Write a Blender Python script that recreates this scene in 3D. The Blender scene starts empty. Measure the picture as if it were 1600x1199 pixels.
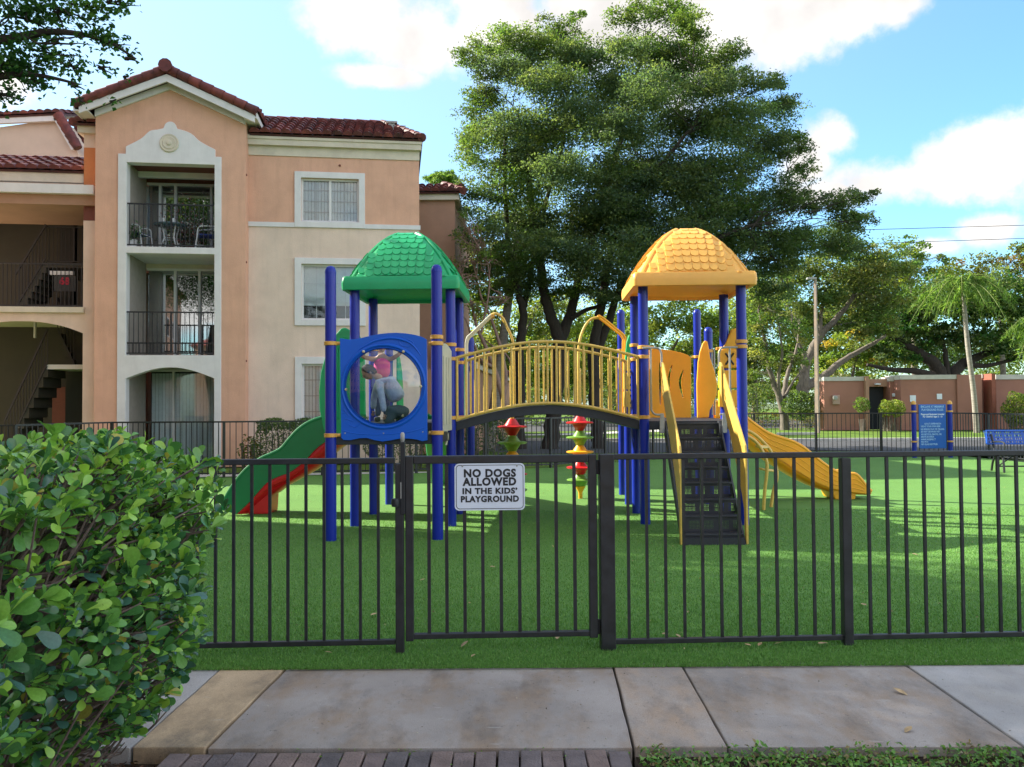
import bpy, math, random
import numpy as np
from mathutils import Vector, Matrix, Euler
from mathutils.geometry import tessellate_polygon
random.seed(7); RNG = np.random.default_rng(11)
D = bpy.data; SC = bpy.context.scene; COL = SC.collection
R = math.radians
# ------------------------------------------------------------------ camera, sky, sun, exposure
F = 1290.0; CX, CY = 800.0, 599.5; EYE = Vector((0, 0, 1.54))
PITCH, ROLL = R(1.443), R(-0.40)
CAMROT = Matrix.Rotation(R(90) + PITCH, 3, 'X') @ Matrix.Rotation(ROLL, 3, 'Z')
cam_d = D.cameras.new('camera'); cam = D.objects.new('camera', cam_d); COL.objects.link(cam)
cam.matrix_world = Matrix.Translation(EYE) @ CAMROT.to_4x4()
cam_d.sensor_width = 36; cam_d.lens = 36 * F / 1600; cam_d.clip_end = 3000; cam_d.clip_start = .05
SC.camera = cam
SUN_EL, SUN_TH = R(33), R(22)          # light travels to +X and a little towards the camera
to_sun = Vector((-math.cos(SUN_TH) * math.cos(SUN_EL), math.sin(SUN_TH) * math.cos(SUN_EL), math.sin(SUN_EL)))
sun_d = D.lights.new('sun', 'SUN'); sun_d.energy = 3.0; sun_d.angle = R(0.55); sun_d.color = (1, .93, .80)
sun = D.objects.new('sun', sun_d); COL.objects.link(sun)
sun.rotation_euler = to_sun.to_track_quat('Z', 'Y').to_euler(); sun.location = (-20, 10, 20)
SC.view_settings.view_transform = 'Standard'; SC.view_settings.look = 'None'
SC.view_settings.gamma = 1; SC.view_settings.use_curve_mapping = False
SC.view_settings.exposure = 2.25
SC.render.engine = 'CYCLES'
SC.cycles.use_denoising = True
SC.cycles.max_bounces = 6; SC.cycles.diffuse_bounces = 4; SC.cycles.glossy_bounces = 3
SC.cycles.transparent_max_bounces = 12; SC.cycles.transmission_bounces = 4
SC.cycles.sample_clamp_indirect = 6
SC.render.resolution_x, SC.render.resolution_y = 1024, 767

def ray(px, py):
    return CAMROT @ Vector(((px - CX) / F, -(py - CY) / F, -1))
def G(px, py, z=0.0):
    d = ray(px, py); t = (z - EYE.z) / d.z
    return EYE + d * t
def P(px, py, Y):
    d = ray(px, py); return EYE + d * (Y / d.y)
def XA(px, Y, py=640): return P(px, py, Y).x
def ZA(px, py, Y): return P(px, py, Y).z

world = D.worlds.new('World'); SC.world = world; world.use_nodes = True
wn = world.node_tree; wn.nodes.clear()
def WN(t, **k):
    n = wn.nodes.new(t)
    for a, b in k.items(): setattr(n, a, b)
    return n
def wl(a, b): wn.links.new(a, b)
sky = WN('ShaderNodeTexSky'); sky.sky_type = 'NISHITA'; sky.sun_disc = False
sky.sun_elevation = SUN_EL
sky.sun_rotation = math.atan2(to_sun.x, to_sun.y)
sky.air_density = 1.0; sky.dust_density = 1.0; sky.ozone_density = 1.0
tc = WN('ShaderNodeTexCoord')
def wmath(op, a, b=None, c=None):
    n = WN('ShaderNodeMath', operation=op)
    for i, v in enumerate((a, b, c)):
        if v is None: continue
        if isinstance(v, (int, float)): n.inputs[i].default_value = v
        else: wl(v, n.inputs[i])
    return n.outputs[0]
def blob(px, py, rx, ry):
    d = ray(px, py).normalized()
    s = WN('ShaderNodeVectorMath', operation='SUBTRACT'); wl(tc.outputs['Generated'], s.inputs[0]); s.inputs[1].default_value = d
    m = WN('ShaderNodeVectorMath', operation='MULTIPLY'); wl(s.outputs[0], m.inputs[0]); m.inputs[1].default_value = (F / rx, F / max(rx, ry), F / ry)
    l = WN('ShaderNodeVectorMath', operation='LENGTH'); wl(m.outputs[0], l.inputs[0])
    return wmath('SUBTRACT', 1.0, l.outputs['Value'])
BL = [(560, 20, 130, 62), (660, 60, 120, 70), (780, 40, 150, 85), (930, 30, 170, 100), (1090, 60, 150, 120), (1200, 40, 130, 80), (1330, 10, 90, 55), (1390, 10, 55, 38),
      (1290, 215, 62, 40), (1265, 255, 50, 36), (1380, 285, 120, 48), (1470, 275, 100, 52), (1550, 250, 100, 68), (1640, 240, 120, 78), (1300, 300, 70, 24), (1540, 362, 60, 30), (1465, 385, 50, 22),
      (600, 120, 90, 22), (20, 130, 55, 40)]
acc = None
for b in BL:
    v = blob(*b); acc = v if acc is None else wmath('MAXIMUM', acc, v)
acc = wmath('MAXIMUM', acc, -1.2)
nz = WN('ShaderNodeTexNoise'); nz.inputs['Scale'].default_value = 9.0; nz.inputs['Detail'].default_value = 9; nz.inputs['Roughness'].default_value = .62
wl(tc.outputs['Generated'], nz.inputs['Vector'])
n2 = WN('ShaderNodeTexNoise'); n2.inputs['Scale'].default_value = 2.3; n2.inputs['Detail'].default_value = 6; n2.inputs['Roughness'].default_value = .55
mp = WN('ShaderNodeMapping'); mp.inputs['Location'].default_value = (3.1, 1.7, .4); mp.inputs['Scale'].default_value = (1, 1, 2.2); wl(tc.outputs['Generated'], mp.inputs[0]); wl(mp.outputs[0], n2.inputs['Vector'])
f1 = wmath('ADD', wmath('MULTIPLY', acc, 1.0), wmath('MULTIPLY', wmath('SUBTRACT', nz.outputs['Fac'], .5), 2.3))
cl1 = WN('ShaderNodeMapRange', interpolation_type='SMOOTHSTEP'); wl(f1, cl1.inputs[0]); cl1.inputs[1].default_value = .02; cl1.inputs[2].default_value = .62
cl2 = WN('ShaderNodeMapRange', interpolation_type='SMOOTHSTEP'); wl(n2.outputs['Fac'], cl2.inputs[0]); cl2.inputs[1].default_value = .41; cl2.inputs[2].default_value = .54
# unseen broken cloud, thickened to add fill light; fades out towards the framed clouds
sep = WN('ShaderNodeSeparateXYZ'); wl(tc.outputs['Generated'], sep.inputs[0])
back = WN('ShaderNodeMapRange'); wl(sep.outputs[1], back.inputs[0]); back.inputs[1].default_value = .72; back.inputs[2].default_value = .45
cl = wmath('MAXIMUM', cl1.outputs[0], wmath('MULTIPLY', cl2.outputs[0], back.outputs[0]))
up = WN('ShaderNodeMapRange'); wl(sep.outputs[2], up.inputs[0]); up.inputs[1].default_value = 0.0; up.inputs[2].default_value = .08
cl = wmath('MULTIPLY', cl, up.outputs[0])
# thin veil: whitens the blue, more towards the sun side
dt = WN('ShaderNodeVectorMath', operation='DOT_PRODUCT'); wl(tc.outputs['Generated'], dt.inputs[0]); dt.inputs[1].default_value = to_sun
veil = WN('ShaderNodeMapRange', interpolation_type='SMOOTHSTEP'); wl(dt.outputs['Value'], veil.inputs[0]); veil.inputs[1].default_value = -.35; veil.inputs[2].default_value = 1.0; veil.inputs[3].default_value = .04; veil.inputs[4].default_value = .60
n3 = WN('ShaderNodeTexNoise'); n3.inputs['Scale'].default_value = 14; n3.inputs['Detail'].default_value = 5; wl(tc.outputs['Generated'], n3.inputs['Vector'])
shade = WN('ShaderNodeMapRange'); wl(n3.outputs['Fac'], shade.inputs[0]); shade.inputs[1].default_value = .3; shade.inputs[2].default_value = .7; shade.inputs[3].default_value = .78; shade.inputs[4].default_value = 1.08
cc = WN('ShaderNodeMix', data_type='RGBA', blend_type='MULTIPLY'); cc.inputs[0].default_value = 1; cc.inputs[6].default_value = (2.12, 2.04, 1.98, 1)
cloud_fill = WN('ShaderNodeMapRange', interpolation_type='SMOOTHSTEP'); wl(dt.outputs['Value'], cloud_fill.inputs[0]); cloud_fill.inputs[1].default_value = .15; cloud_fill.inputs[2].default_value = -.95; cloud_fill.inputs[3].default_value = 1.0; cloud_fill.inputs[4].default_value = 2.9   # unseen clouds behind the camera brightened to add fill light
wl(wmath('MULTIPLY', shade.outputs[0], cloud_fill.outputs[0]), cc.inputs[7])
hs = WN('ShaderNodeHueSaturation'); hs.inputs['Saturation'].default_value = 1.25; hs.inputs['Value'].default_value = .60; wl(sky.outputs[0], hs.inputs['Color'])
tn = WN('ShaderNodeMix', data_type='RGBA', blend_type='MULTIPLY'); tn.inputs[0].default_value = 1; wl(hs.outputs[0], tn.inputs[6]); tn.inputs[7].default_value = (.72, 1.0, 1.14, 1)
m1 = WN('ShaderNodeMix', data_type='RGBA'); wl(veil.outputs[0], m1.inputs[0]); wl(tn.outputs[2], m1.inputs[6]); m1.inputs[7].default_value = (1.42, 1.76, 2.02, 1)
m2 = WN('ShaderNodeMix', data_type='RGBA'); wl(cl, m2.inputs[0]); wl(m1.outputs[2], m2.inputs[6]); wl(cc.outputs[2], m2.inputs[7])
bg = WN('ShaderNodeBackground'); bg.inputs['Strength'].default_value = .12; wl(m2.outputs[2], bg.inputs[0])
wo = WN('ShaderNodeOutputWorld'); wl(bg.outputs[0], wo.inputs[0])

# ------------------------------------------------------------------ materials
def lin(r, g, b):
    f = lambda c: (c / 255) / 12.92 if c / 255 < .04045 else ((c / 255 + .055) / 1.055) ** 2.4
    return (f(r), f(g), f(b), 1)
MATS = {}
def mat(name, col, rough=.6, var=.12, scale=6, bump=0., bscale=60, spec=.5, metal=0, col2=None, stretch=(1, 1, 1), coat=0, detail=6, lo=.35, hi=.65, trans=0, obj=False, streak=0):
    if name in MATS: return MATS[name]
    m = D.materials.new(name); m.use_nodes = True; nt = m.node_tree; N = nt.nodes; L = nt.links
    bs = N['Principled BSDF']; bs.inputs['Roughness'].default_value = rough
    bs.inputs['Specular IOR Level'].default_value = spec; bs.inputs['Metallic'].default_value = metal
    bs.inputs['Coat Weight'].default_value = coat; bs.inputs['Coat Roughness'].default_value = .15
    t = N.new('ShaderNodeTexCoord'); mpn = N.new('ShaderNodeMapping'); mpn.inputs['Scale'].default_value = stretch
    if obj:
        L.new(t.outputs['Object'], mpn.inputs[0])
    else:
        g = N.new('ShaderNodeNewGeometry'); L.new(g.outputs['Position'], mpn.inputs[0])
    nz = N.new('ShaderNodeTexNoise'); nz.inputs['Scale'].default_value = scale; nz.inputs['Detail'].default_value = detail; nz.inputs['Roughness'].default_value = .62
    L.new(mpn.outputs[0], nz.inputs['Vector'])
    mr = N.new('ShaderNodeMapRange'); L.new(nz.outputs['Fac'], mr.inputs[0]); mr.inputs[1].default_value = lo; mr.inputs[2].default_value = hi
    mx = N.new('ShaderNodeMix'); mx.data_type = 'RGBA'; L.new(mr.outputs[0], mx.inputs[0])
    c = col[:3]
    a = col2[:3] if col2 else tuple(x * (1 - var) for x in c); b = c if col2 else tuple(min(1, x * (1 + var)) for x in c)
    mx.inputs[6].default_value = (*a, 1); mx.inputs[7].default_value = (*b, 1)
    if streak:      # rain streaks and grime patches that run down the wall
        ms_ = N.new('ShaderNodeMapping'); ms_.inputs['Scale'].default_value = (2.2, 2.2, .22); L.new(mpn.outputs[0], ms_.inputs[0])
        ns = N.new('ShaderNodeTexNoise'); ns.inputs['Scale'].default_value = 2.4; ns.inputs['Detail'].default_value = 7; ns.inputs['Roughness'].default_value = .7; L.new(ms_.outputs[0], ns.inputs['Vector'])
        rs_ = N.new('ShaderNodeMapRange'); L.new(ns.outputs['Fac'], rs_.inputs[0]); rs_.inputs[1].default_value = .50; rs_.inputs[2].default_value = .78; rs_.inputs[4].default_value = streak
        m3 = N.new('ShaderNodeMix'); m3.data_type = 'RGBA'; L.new(rs_.outputs[0], m3.inputs[0]); L.new(mx.outputs[2], m3.inputs[6]); m3.inputs[7].default_value = (*[x * .55 for x in c], 1); mx = m3
    L.new(mx.outputs[2], bs.inputs['Base Color'])
    rr = N.new('ShaderNodeMapRange'); L.new(nz.outputs['Fac'], rr.inputs[0]); rr.inputs[1].default_value = .3; rr.inputs[2].default_value = .7
    rv = .015 + .35 * var; rr.inputs[3].default_value = max(.03, rough - rv); rr.inputs[4].default_value = min(1, rough + rv); L.new(rr.outputs[0], bs.inputs['Roughness'])
    if bump:
        n2 = N.new('ShaderNodeTexNoise'); n2.inputs['Scale'].default_value = bscale; n2.inputs['Detail'].default_value = 5; L.new(mpn.outputs[0], n2.inputs['Vector'])
        bp = N.new('ShaderNodeBump'); bp.inputs['Strength'].default_value = min(1, bump); bp.inputs['Distance'].default_value = .01 * max(1, bump); L.new(n2.outputs['Fac'], bp.inputs['Height']); L.new(bp.outputs[0], bs.inputs['Normal'])
    if trans:
        tr = N.new('ShaderNodeBsdfTranslucent'); L.new(mx.outputs[2], tr.inputs[0])
        ms = N.new('ShaderNodeMixShader'); ms.inputs[0].default_value = trans
        L.new(bs.outputs[0], ms.inputs[1]); L.new(tr.outputs[0], ms.inputs[2]); L.new(ms.outputs[0], N['Material Output'].inputs[0])
    MATS[name] = m; return m
def leafmat(name, trans=.4, rough=.45, spec=.4):
    m = D.materials.new(name); m.use_nodes = True; nt = m.node_tree; N = nt.nodes; L = nt.links
    bs = N['Principled BSDF']; bs.inputs['Roughness'].default_value = rough; bs.inputs['Specular IOR Level'].default_value = spec
    at = N.new('ShaderNodeAttribute'); at.attribute_name = 'Col'; L.new(at.outputs['Color'], bs.inputs['Base Color'])
    tr = N.new('ShaderNodeBsdfTranslucent')
    hv = N.new('ShaderNodeMix'); hv.data_type = 'RGBA'; hv.blend_type = 'MULTIPLY'; hv.inputs[0].default_value = 1; hv.inputs[7].default_value = (1.35, 1.3, .55, 1)
    L.new(at.outputs['Color'], hv.inputs[6]); L.new(hv.outputs[2], tr.inputs[0])
    ms = N.new('ShaderNodeMixShader'); ms.inputs[0].default_value = trans
    L.new(bs.outputs[0], ms.inputs[1]); L.new(tr.outputs[0], ms.inputs[2]); L.new(ms.outputs[0], N['Material Output'].inputs[0])
    MATS[name] = m; return m
def glassmat(name, tint=(.9, .95, 1), fac=.12, rough=.02, refl=1.0):
    m = D.materials.new(name); m.use_nodes = True; nt = m.node_tree; N = nt.nodes; L = nt.links
    N.remove(N['Principled BSDF'])
    a = N.new('ShaderNodeBsdfTransparent'); a.inputs[0].default_value = (*tint, 1)
    g = N.new('ShaderNodeBsdfGlossy'); g.inputs['Roughness'].default_value = rough; g.inputs[0].default_value = (refl, refl, refl, 1)
    lw = N.new('ShaderNodeLayerWeight'); lw.inputs[0].default_value = .35
    ad = N.new('ShaderNodeMath'); ad.operation = 'ADD'; ad.inputs[1].default_value = fac; ad.use_clamp = True; L.new(lw.outputs['Fresnel'], ad.inputs[0])
    ms = N.new('ShaderNodeMixShader'); L.new(ad.outputs[0], ms.inputs[0]); L.new(a.outputs[0], ms.inputs[1]); L.new(g.outputs[0], ms.inputs[2])
    L.new(ms.outputs[0], N['Material Output'].inputs[0]); MATS[name] = m; return m

# ------------------------------------------------------------------ mesh helpers
class MB:
    def __init__(s): s.v = []; s.f = []
    def add(s, vs, fs):
        o = len(s.v); s.v += [tuple(x) for x in vs]; s.f += [tuple(i + o for i in q) for q in fs]; return s
    def box(s, x0, x1, y0, y1, z0, z1):
        return s.add([(x0,y0,z0),(x1,y0,z0),(x1,y1,z0),(x0,y1,z0),(x0,y0,z1),(x1,y0,z1),(x1,y1,z1),(x0,y1,z1)],
                     [(3,2,1,0),(4,5,6,7),(0,1,5,4),(1,2,6,5),(2,3,7,6),(3,0,4,7)])
    def bar(s, a, b, w, h=None, up=(0, 0, 1)):      # rectangular bar from a to b
        a = Vector(a); b = Vector(b); h = h or w; d = (b - a).normalized(); u = Vector(up)
        if abs(d.dot(u)) > .98: u = Vector((0, 1, 0))
        sx = d.cross(u).normalized() * w / 2; sz = sx.cross(d).normalized() * h / 2
        vs = [p + i * sx + j * sz for p in (a, b) for i, j in ((-1,-1),(1,-1),(1,1),(-1,1))]
        return s.add(vs, [(0,1,2,3),(7,6,5,4),(0,4,5,1),(1,5,6,2),(2,6,7,3),(3,7,4,0)])
    def tube(s, pts, r, n=8, cap=True):
        pts = [Vector(p) for p in pts]; rs = r if isinstance(r, (list, tuple)) else [r] * len(pts); o = len(s.v)
        prev = None
        for i, p in enumerate(pts):
            d = (pts[min(i + 1, len(pts) - 1)] - pts[max(i - 1, 0)]).normalized()
            if prev is None:
                u = Vector((0, 0, 1)) if abs(d.z) < .9 else Vector((1, 0, 0)); a = d.cross(u).normalized()
            else:
                a = (prev - d * prev.dot(d)).normalized()
            prev = a; b = d.cross(a)
            for k in range(n):
                t = 2 * math.pi * k / n; s.v.append(tuple(p + (a * math.cos(t) + b * math.sin(t)) * rs[i]))
        for i in range(len(pts) - 1):
            for k in range(n):
                k2 = (k + 1) % n; s.f.append((o + i*n + k, o + i*n + k2, o + (i+1)*n + k2, o + (i+1)*n + k))
        if cap:
            s.f.append(tuple(o + k for k in range(n))[::-1]); s.f.append(tuple(o + (len(pts)-1)*n + k for k in range(n)))
        return s
    def lathe(s, prof, c=(0, 0, 0), n=20):
        o = len(s.v); c = Vector(c)
        for r, z in prof:
            for k in range(n):
                t = 2 * math.pi * k / n; s.v.append((c.x + r * math.cos(t), c.y + r * math.sin(t), c.z + z))
        for i in range(len(prof) - 1):
            for k in range(n):
                k2 = (k + 1) % n; s.f.append((o + i*n + k, o + i*n + k2, o + (i+1)*n + k2, o + (i+1)*n + k))
        s.f.append(tuple(o + k for k in range(n))[::-1]); s.f.append(tuple(o + (len(prof)-1)*n + k for k in range(n)))
        return s
    def plate(s, loops, fn, d):
        """flat plate: loops of 2D points (first outer, others holes); fn maps (a,b)->3D; d = thickness vector"""
        d = Vector(d); base = [[Vector(fn(a, b)) for a, b in lp] for lp in loops]
        flat = [p for lp in base for p in lp]; tri = tessellate_polygon([[Vector((a, b, 0)) for a, b in lp] for lp in loops])
        o = len(s.v); n = len(flat); s.v += [tuple(p) for p in flat] + [tuple(p + d) for p in flat]
        for t in tri: s.f.append(tuple(o + i for i in t)); s.f.append(tuple(o + n + i for i in t)[::-1])
        k = 0
        for lp in base:
            m = len(lp)
            for i in range(m):
                j = (i + 1) % m; s.f.append((o + k + i, o + k + j, o + n + k + j, o + n + k + i))
            k += m
        return s
    def grid(s, fn, nu, nv):
        o = len(s.v)
        for i in range(nu + 1):
            for j in range(nv + 1): s.v.append(tuple(fn(i / nu, j / nv)))
        for i in range(nu):
            for j in range(nv):
                a = o + i * (nv + 1) + j; s.f.append((a, a + 1, a + nv + 2, a + nv + 1))
        return s
    def mesh(s, name, m, smooth=False):
        me = D.meshes.new(name); me.from_pydata(s.v, [], s.f); me.validate()
        import bmesh
        bm = bmesh.new(); bm.from_mesh(me); bmesh.ops.recalc_face_normals(bm, faces=bm.faces); bm.to_mesh(me); bm.free()
        if m: me.materials.append(m)
        if smooth:
            me.polygons.foreach_set('use_smooth', [True] * len(me.polygons))
            me.set_sharp_from_angle(angle=R(42))
        return me
    def obj(s, name, m, parent=None, smooth=False, bev=0, sub=0, label=None, kind=None):
        o = D.objects.new(name, s.mesh(name, m, smooth)); COL.objects.link(o)
        if parent is not None: o.parent = parent
        if bev:
            b = o.modifiers.new('bevel', 'BEVEL'); b.width = bev; b.segments = 2; b.limit_method = 'ANGLE'; b.angle_limit = R(35)
        if sub:
            b = o.modifiers.new('subdivision', 'SUBSURF'); b.levels = sub; b.render_levels = sub
        if label: o['label'] = label
        if kind: o['kind'] = kind
        return o
def inst(me, name, loc=(0, 0, 0), rot=None, parent=None, scale=None, mw=None):
    o = D.objects.new(name, me); COL.objects.link(o)
    if parent is not None: o.parent = parent
    if mw is not None: o.matrix_local = mw
    else:
        o.location = loc
        if rot is not None: o.rotation_euler = rot
        if scale is not None: o.scale = scale if hasattr(scale, '__len__') else (scale,) * 3
    return o
def tag(o, label, cat, group=None, kind=None):
    o['label'] = label; o['category'] = cat
    if group: o['group'] = group
    if kind: o['kind'] = kind
    return o
def thing(name, label, cat, loc=(0, 0, 0), rz=0, group=None):
    o = D.objects.new(name, None); COL.objects.link(o); o.location = loc; o.rotation_euler = (0, 0, rz); o.empty_display_size = .2
    return tag(o, label, cat, group)
def copy_tree(o, parent=None):
    c = o.copy(); COL.objects.link(c); c.parent = parent
    for ch in list(o.children): copy_tree(ch, c)
    return c
def text(name, body, size, m, parent, loc, rot=(R(90), 0, 0), bold=0, align='CENTER', sx=1, ext=.0006, spacing=1):
    c = D.curves.new(name, 'FONT'); c.body = body; c.size = size; c.align_x = align; c.align_y = 'CENTER'; c.offset = bold; c.extrude = ext; c.space_character = spacing
    c.materials.append(m); c.resolution_u = 3
    o = D.objects.new(name, c); COL.objects.link(o); o.parent = parent; o.location = loc; o.rotation_euler = rot; o.scale = (sx, 1, 1)
    return o
def arc(cx, cy, rx, ry, a0, a1, n):
    return [(cx + rx * math.cos(R(a0 + (a1 - a0) * i / n)), cy + ry * math.sin(R(a0 + (a1 - a0) * i / n))) for i in range(n + 1)]
def smoothpath(pts, n=6):                       # Catmull-Rom through points
    pts = [Vector(p) for p in pts]; out = []
    for i in range(len(pts) - 1):
        p0 = pts[max(0, i - 1)]; p1 = pts[i]; p2 = pts[i + 1]; p3 = pts[min(len(pts) - 1, i + 2)]
        for k in range(n):
            t = k / n
            out.append(.5 * ((2 * p1) + (p2 - p0) * t + (2*p0 - 5*p1 + 4*p2 - p3) * t*t + (3*p1 - p0 - 3*p2 + p3) * t**3))
    out.append(pts[-1]); return out
def flat(name, pts, z, m, kind='structure', parent=None):
    me = D.meshes.new(name); me.from_pydata([(p[0], p[1], z) for p in pts], [], [tuple(range(len(pts)))]); me.materials.append(m)
    o = D.objects.new(name, me); COL.objects.link(o)
    if parent: o.parent = parent
    else: o['kind'] = kind
    if me.polygons[0].normal.z < 0: me.flip_normals()
    return o
def quadcloud(name, pos, size, cols, m, parent=None, kind=None, upb=.35, aspect=.55, fold=.25, dirs=None, label=None):
    """many leaf-sized folded quads (numpy): pos Nx3, size N, cols Nx3"""
    n = len(pos); pos = np.asarray(pos, float); size = np.broadcast_to(np.asarray(size, float), (n,))[:, None]
    nrm = RNG.normal(size=(n, 3)); nrm[:, 2] = np.abs(nrm[:, 2]) + upb; nrm /= np.linalg.norm(nrm, axis=1)[:, None]
    a = RNG.normal(size=(n, 3)) if dirs is None else np.asarray(dirs, float) + RNG.normal(size=(n, 3)) * .25
    a -= nrm * np.sum(a * nrm, axis=1)[:, None]; a /= np.linalg.norm(a, axis=1)[:, None] + 1e-9
    b = np.cross(nrm, a)
    v = np.empty((n, 4, 3)); v[:, 0] = pos - a * size * .5; v[:, 2] = pos + a * size * .5 - nrm * size * .1
    v[:, 1] = pos + b * size * aspect * .5 + nrm * size * fold * .5; v[:, 3] = pos - b * size * aspect * .5 + nrm * size * fold * .5
    me = D.meshes.new(name); me.vertices.add(n * 4); me.vertices.foreach_set('co', v.reshape(-1))
    me.loops.add(n * 6); me.polygons.add(n * 2)
    idx = np.arange(n)[:, None] * 4 + np.array([0, 1, 2, 0, 2, 3])[None, :]
    me.loops.foreach_set('vertex_index', idx.reshape(-1).astype(np.int32))
    me.polygons.foreach_set('loop_start', (np.arange(n * 2) * 3).astype(np.int32))
    ca = me.color_attributes.new('Col', 'FLOAT_COLOR', 'POINT')
    cc = np.ones((n, 4, 4)); cc[:, :, :3] = np.asarray(cols)[:, None, :]; ca.data.foreach_set('color', cc.reshape(-1))
    me.update(calc_edges=True); me.materials.append(m)
    o = D.objects.new(name, me); COL.objects.link(o)
    if parent is not None: o.parent = parent
    if kind: o['kind'] = kind
    if label: o['label'] = label
    return o
# ------------------------------------------------------------------ palette
M_TURF = mat('turf_base', (.035, .115, .025), .95, col2=(.018, .07, .016), scale=1.6, bump=1.0, bscale=110, spec=.15)
M_BLADE = leafmat('turf_blade', .25, .55, .3)
M_CONC = None
M_BRICK = mat('paver', (.20, .155, .15), .85, col2=(.12, .10, .105), scale=5, bump=.8, bscale=90, spec=.2)
M_SOIL = mat('soil', (.05, .035, .025), .95, col2=(.02, .015, .012), scale=9, bump=1, bscale=40, spec=.1)
M_LAWN = mat('lawn', (.13, .20, .035), .95, col2=(.06, .12, .02), scale=1.2, bump=1, bscale=30, spec=.1)
M_ASPH = mat('asphalt', (.075, .077, .082), .85, col2=(.05, .05, .054), scale=2, bump=.5, bscale=120, spec=.3)
M_KERB = mat('kerb_concrete', (.50, .48, .44), .8, var=.2, scale=3, bump=.3)
M_FENCE = mat('fence_paint', (.019, .021, .025), .40, var=.22, scale=14, bump=.08, bscale=250, spec=.5)
M_BLUE = mat('blue_powder_coat', (.006, .022, .30), .30, var=.03, scale=3, spec=.4)
M_PANB = mat('blue_plastic', (.002, .10, .56), .40, var=.04, scale=3, bump=.1, bscale=150, spec=.35)
M_GREEN = mat('green_plastic', (.012, .40, .145), .36, var=.06, scale=3, bump=.1, bscale=150, trans=.12)
M_GREEND = mat('dark_green_plastic', (.012, .20, .065), .36, var=.06, scale=3, bump=.1, bscale=150, trans=.1)
M_YEL = mat('yellow_plastic', (.95, .55, .12), .38, var=.05, scale=3, bump=.1, bscale=150, trans=.22)
M_ORG = mat('amber_plastic', (.95, .48, .025), .36, var=.05, scale=3, bump=.1, bscale=150, trans=.22)
M_RAIL = mat('yellow_powder_coat', (.62, .42, .085), .38, var=.12, scale=20, bump=.1, bscale=120)
M_CLAMP = mat('clamp_yellow', (.66, .34, .06), .42, var=.15, scale=25)
M_RED = mat('red_plastic', (.62, .012, .018), .34, var=.08, scale=4, trans=.1)
M_LIME = mat('lime_plastic', (.19, .38, .06), .36, var=.08, scale=4, trans=.15)
M_DECK = mat('deck_vinyl', (.020, .024, .032), .5, var=.2, scale=20, bump=.3, bscale=200)
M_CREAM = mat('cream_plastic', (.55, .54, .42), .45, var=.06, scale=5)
M_GREY = mat('grey_pipe', (.32, .32, .30), .4, var=.12, scale=20)
M_BOLT = mat('bolt_cap', (.60, .52, .30), .4)
M_WHITE = mat('sign_white', (.68, .74, .84), .35, var=.03)
M_BLACK = mat('sign_black', (.012, .014, .018), .5)

# weathered concrete slab with stains
def concrete(name, base, stain, amount):
    m = D.materials.new(name); m.use_nodes = True; nt = m.node_tree; N = nt.nodes; L = nt.links
    bs = N['Principled BSDF']; bs.inputs['Roughness'].default_value = .88; bs.inputs['Specular IOR Level'].default_value = .25
    g = N.new('ShaderNodeNewGeometry')
    def noise(sc, det, rough=.6, st=(1, 1, 1)):
        mp_ = N.new('ShaderNodeMapping'); mp_.inputs['Scale'].default_value = st; L.new(g.outputs['Position'], mp_.inputs[0])
        n = N.new('ShaderNodeTexNoise'); n.inputs['Scale'].default_value = sc; n.inputs['Detail'].default_value = det; n.inputs['Roughness'].default_value = rough; L.new(mp_.outputs[0], n.inputs['Vector']); return n.outputs['Fac']
    def rng(s, a, b, c=0., d=1.):
        r = N.new('ShaderNodeMapRange'); L.new(s, r.inputs[0]); r.inputs[1].default_value = a; r.inputs[2].default_value = b; r.inputs[3].default_value = c; r.inputs[4].default_value = d; return r.outputs[0]
    def mix(f, a, b, mode='MIX'):
        x = N.new('ShaderNodeMix'); x.data_type = 'RGBA'; x.blend_type = mode
        (L.new(f, x.inputs[0]) if not isinstance(f, float) else setattr(x.inputs[0], 'default_value', f))
        for i, c in ((6, a), (7, b)):
            if isinstance(c, tuple): x.inputs[i].default_value = (*c, 1)
            else: L.new(c, x.inputs[i])
        return x.outputs[2]
    c = mix(rng(noise(1.3, 5), .35, .65), tuple(x * .78 for x in base), tuple(x * 1.12 for x in base))
    c = mix(rng(noise(2.2, 7, .65, (1.6, .8, 1)), .44, .66, 0, amount), c, stain)
    c = mix(rng(noise(3.4, 7, .7, (1, .5, 1)), .5, .68, 0, amount * .65), c, (.09, .088, .085))
    c = mix(rng(noise(9, 3, .5, (.5, 2.2, 1)), .70, .74, 0, .35), c, (.48, .47, .45))
    c = mix(rng(noise(38, 2), .66, .75, 0, .5), c, (.10, .09, .08))
    c = mix(.55, c, mix(rng(noise(230, 2), .32, .68), (.62, .62, .62), (1.25, 1.25, 1.25)), 'MULTIPLY')
    L.new(c, bs.inputs['Base Color'])
    h = N.new('ShaderNodeMath'); h.operation = 'ADD'; L.new(noise(240, 3), h.inputs[0]); L.new(noise(14, 4), h.inputs[1])
    bp = N.new('ShaderNodeBump'); bp.inputs['Strength'].default_value = .5; bp.inputs['Distance'].default_value = .003; L.new(h.outputs[0], bp.inputs['Height']); L.new(bp.outputs[0], bs.inputs['Normal'])
    return m
M_CONC = concrete('concrete_grey', (.36, .325, .30), (.30, .21, .135), .7)
M_CONC_T = concrete('concrete_tan', (.52, .39, .25), (.24, .19, .13), .9)
M_CONC_B = concrete('concrete_bluish', (.42, .41, .405), (.38, .34, .28), .3)

# ------------------------------------------------------------------ ground
flat('ground', [(-700, -300), (700, -300), (700, 900), (-700, 900)], -.16, mat('earth', (.08, .12, .03), .95, col2=(.05, .07, .02), scale=.2, bump=.5))
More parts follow.
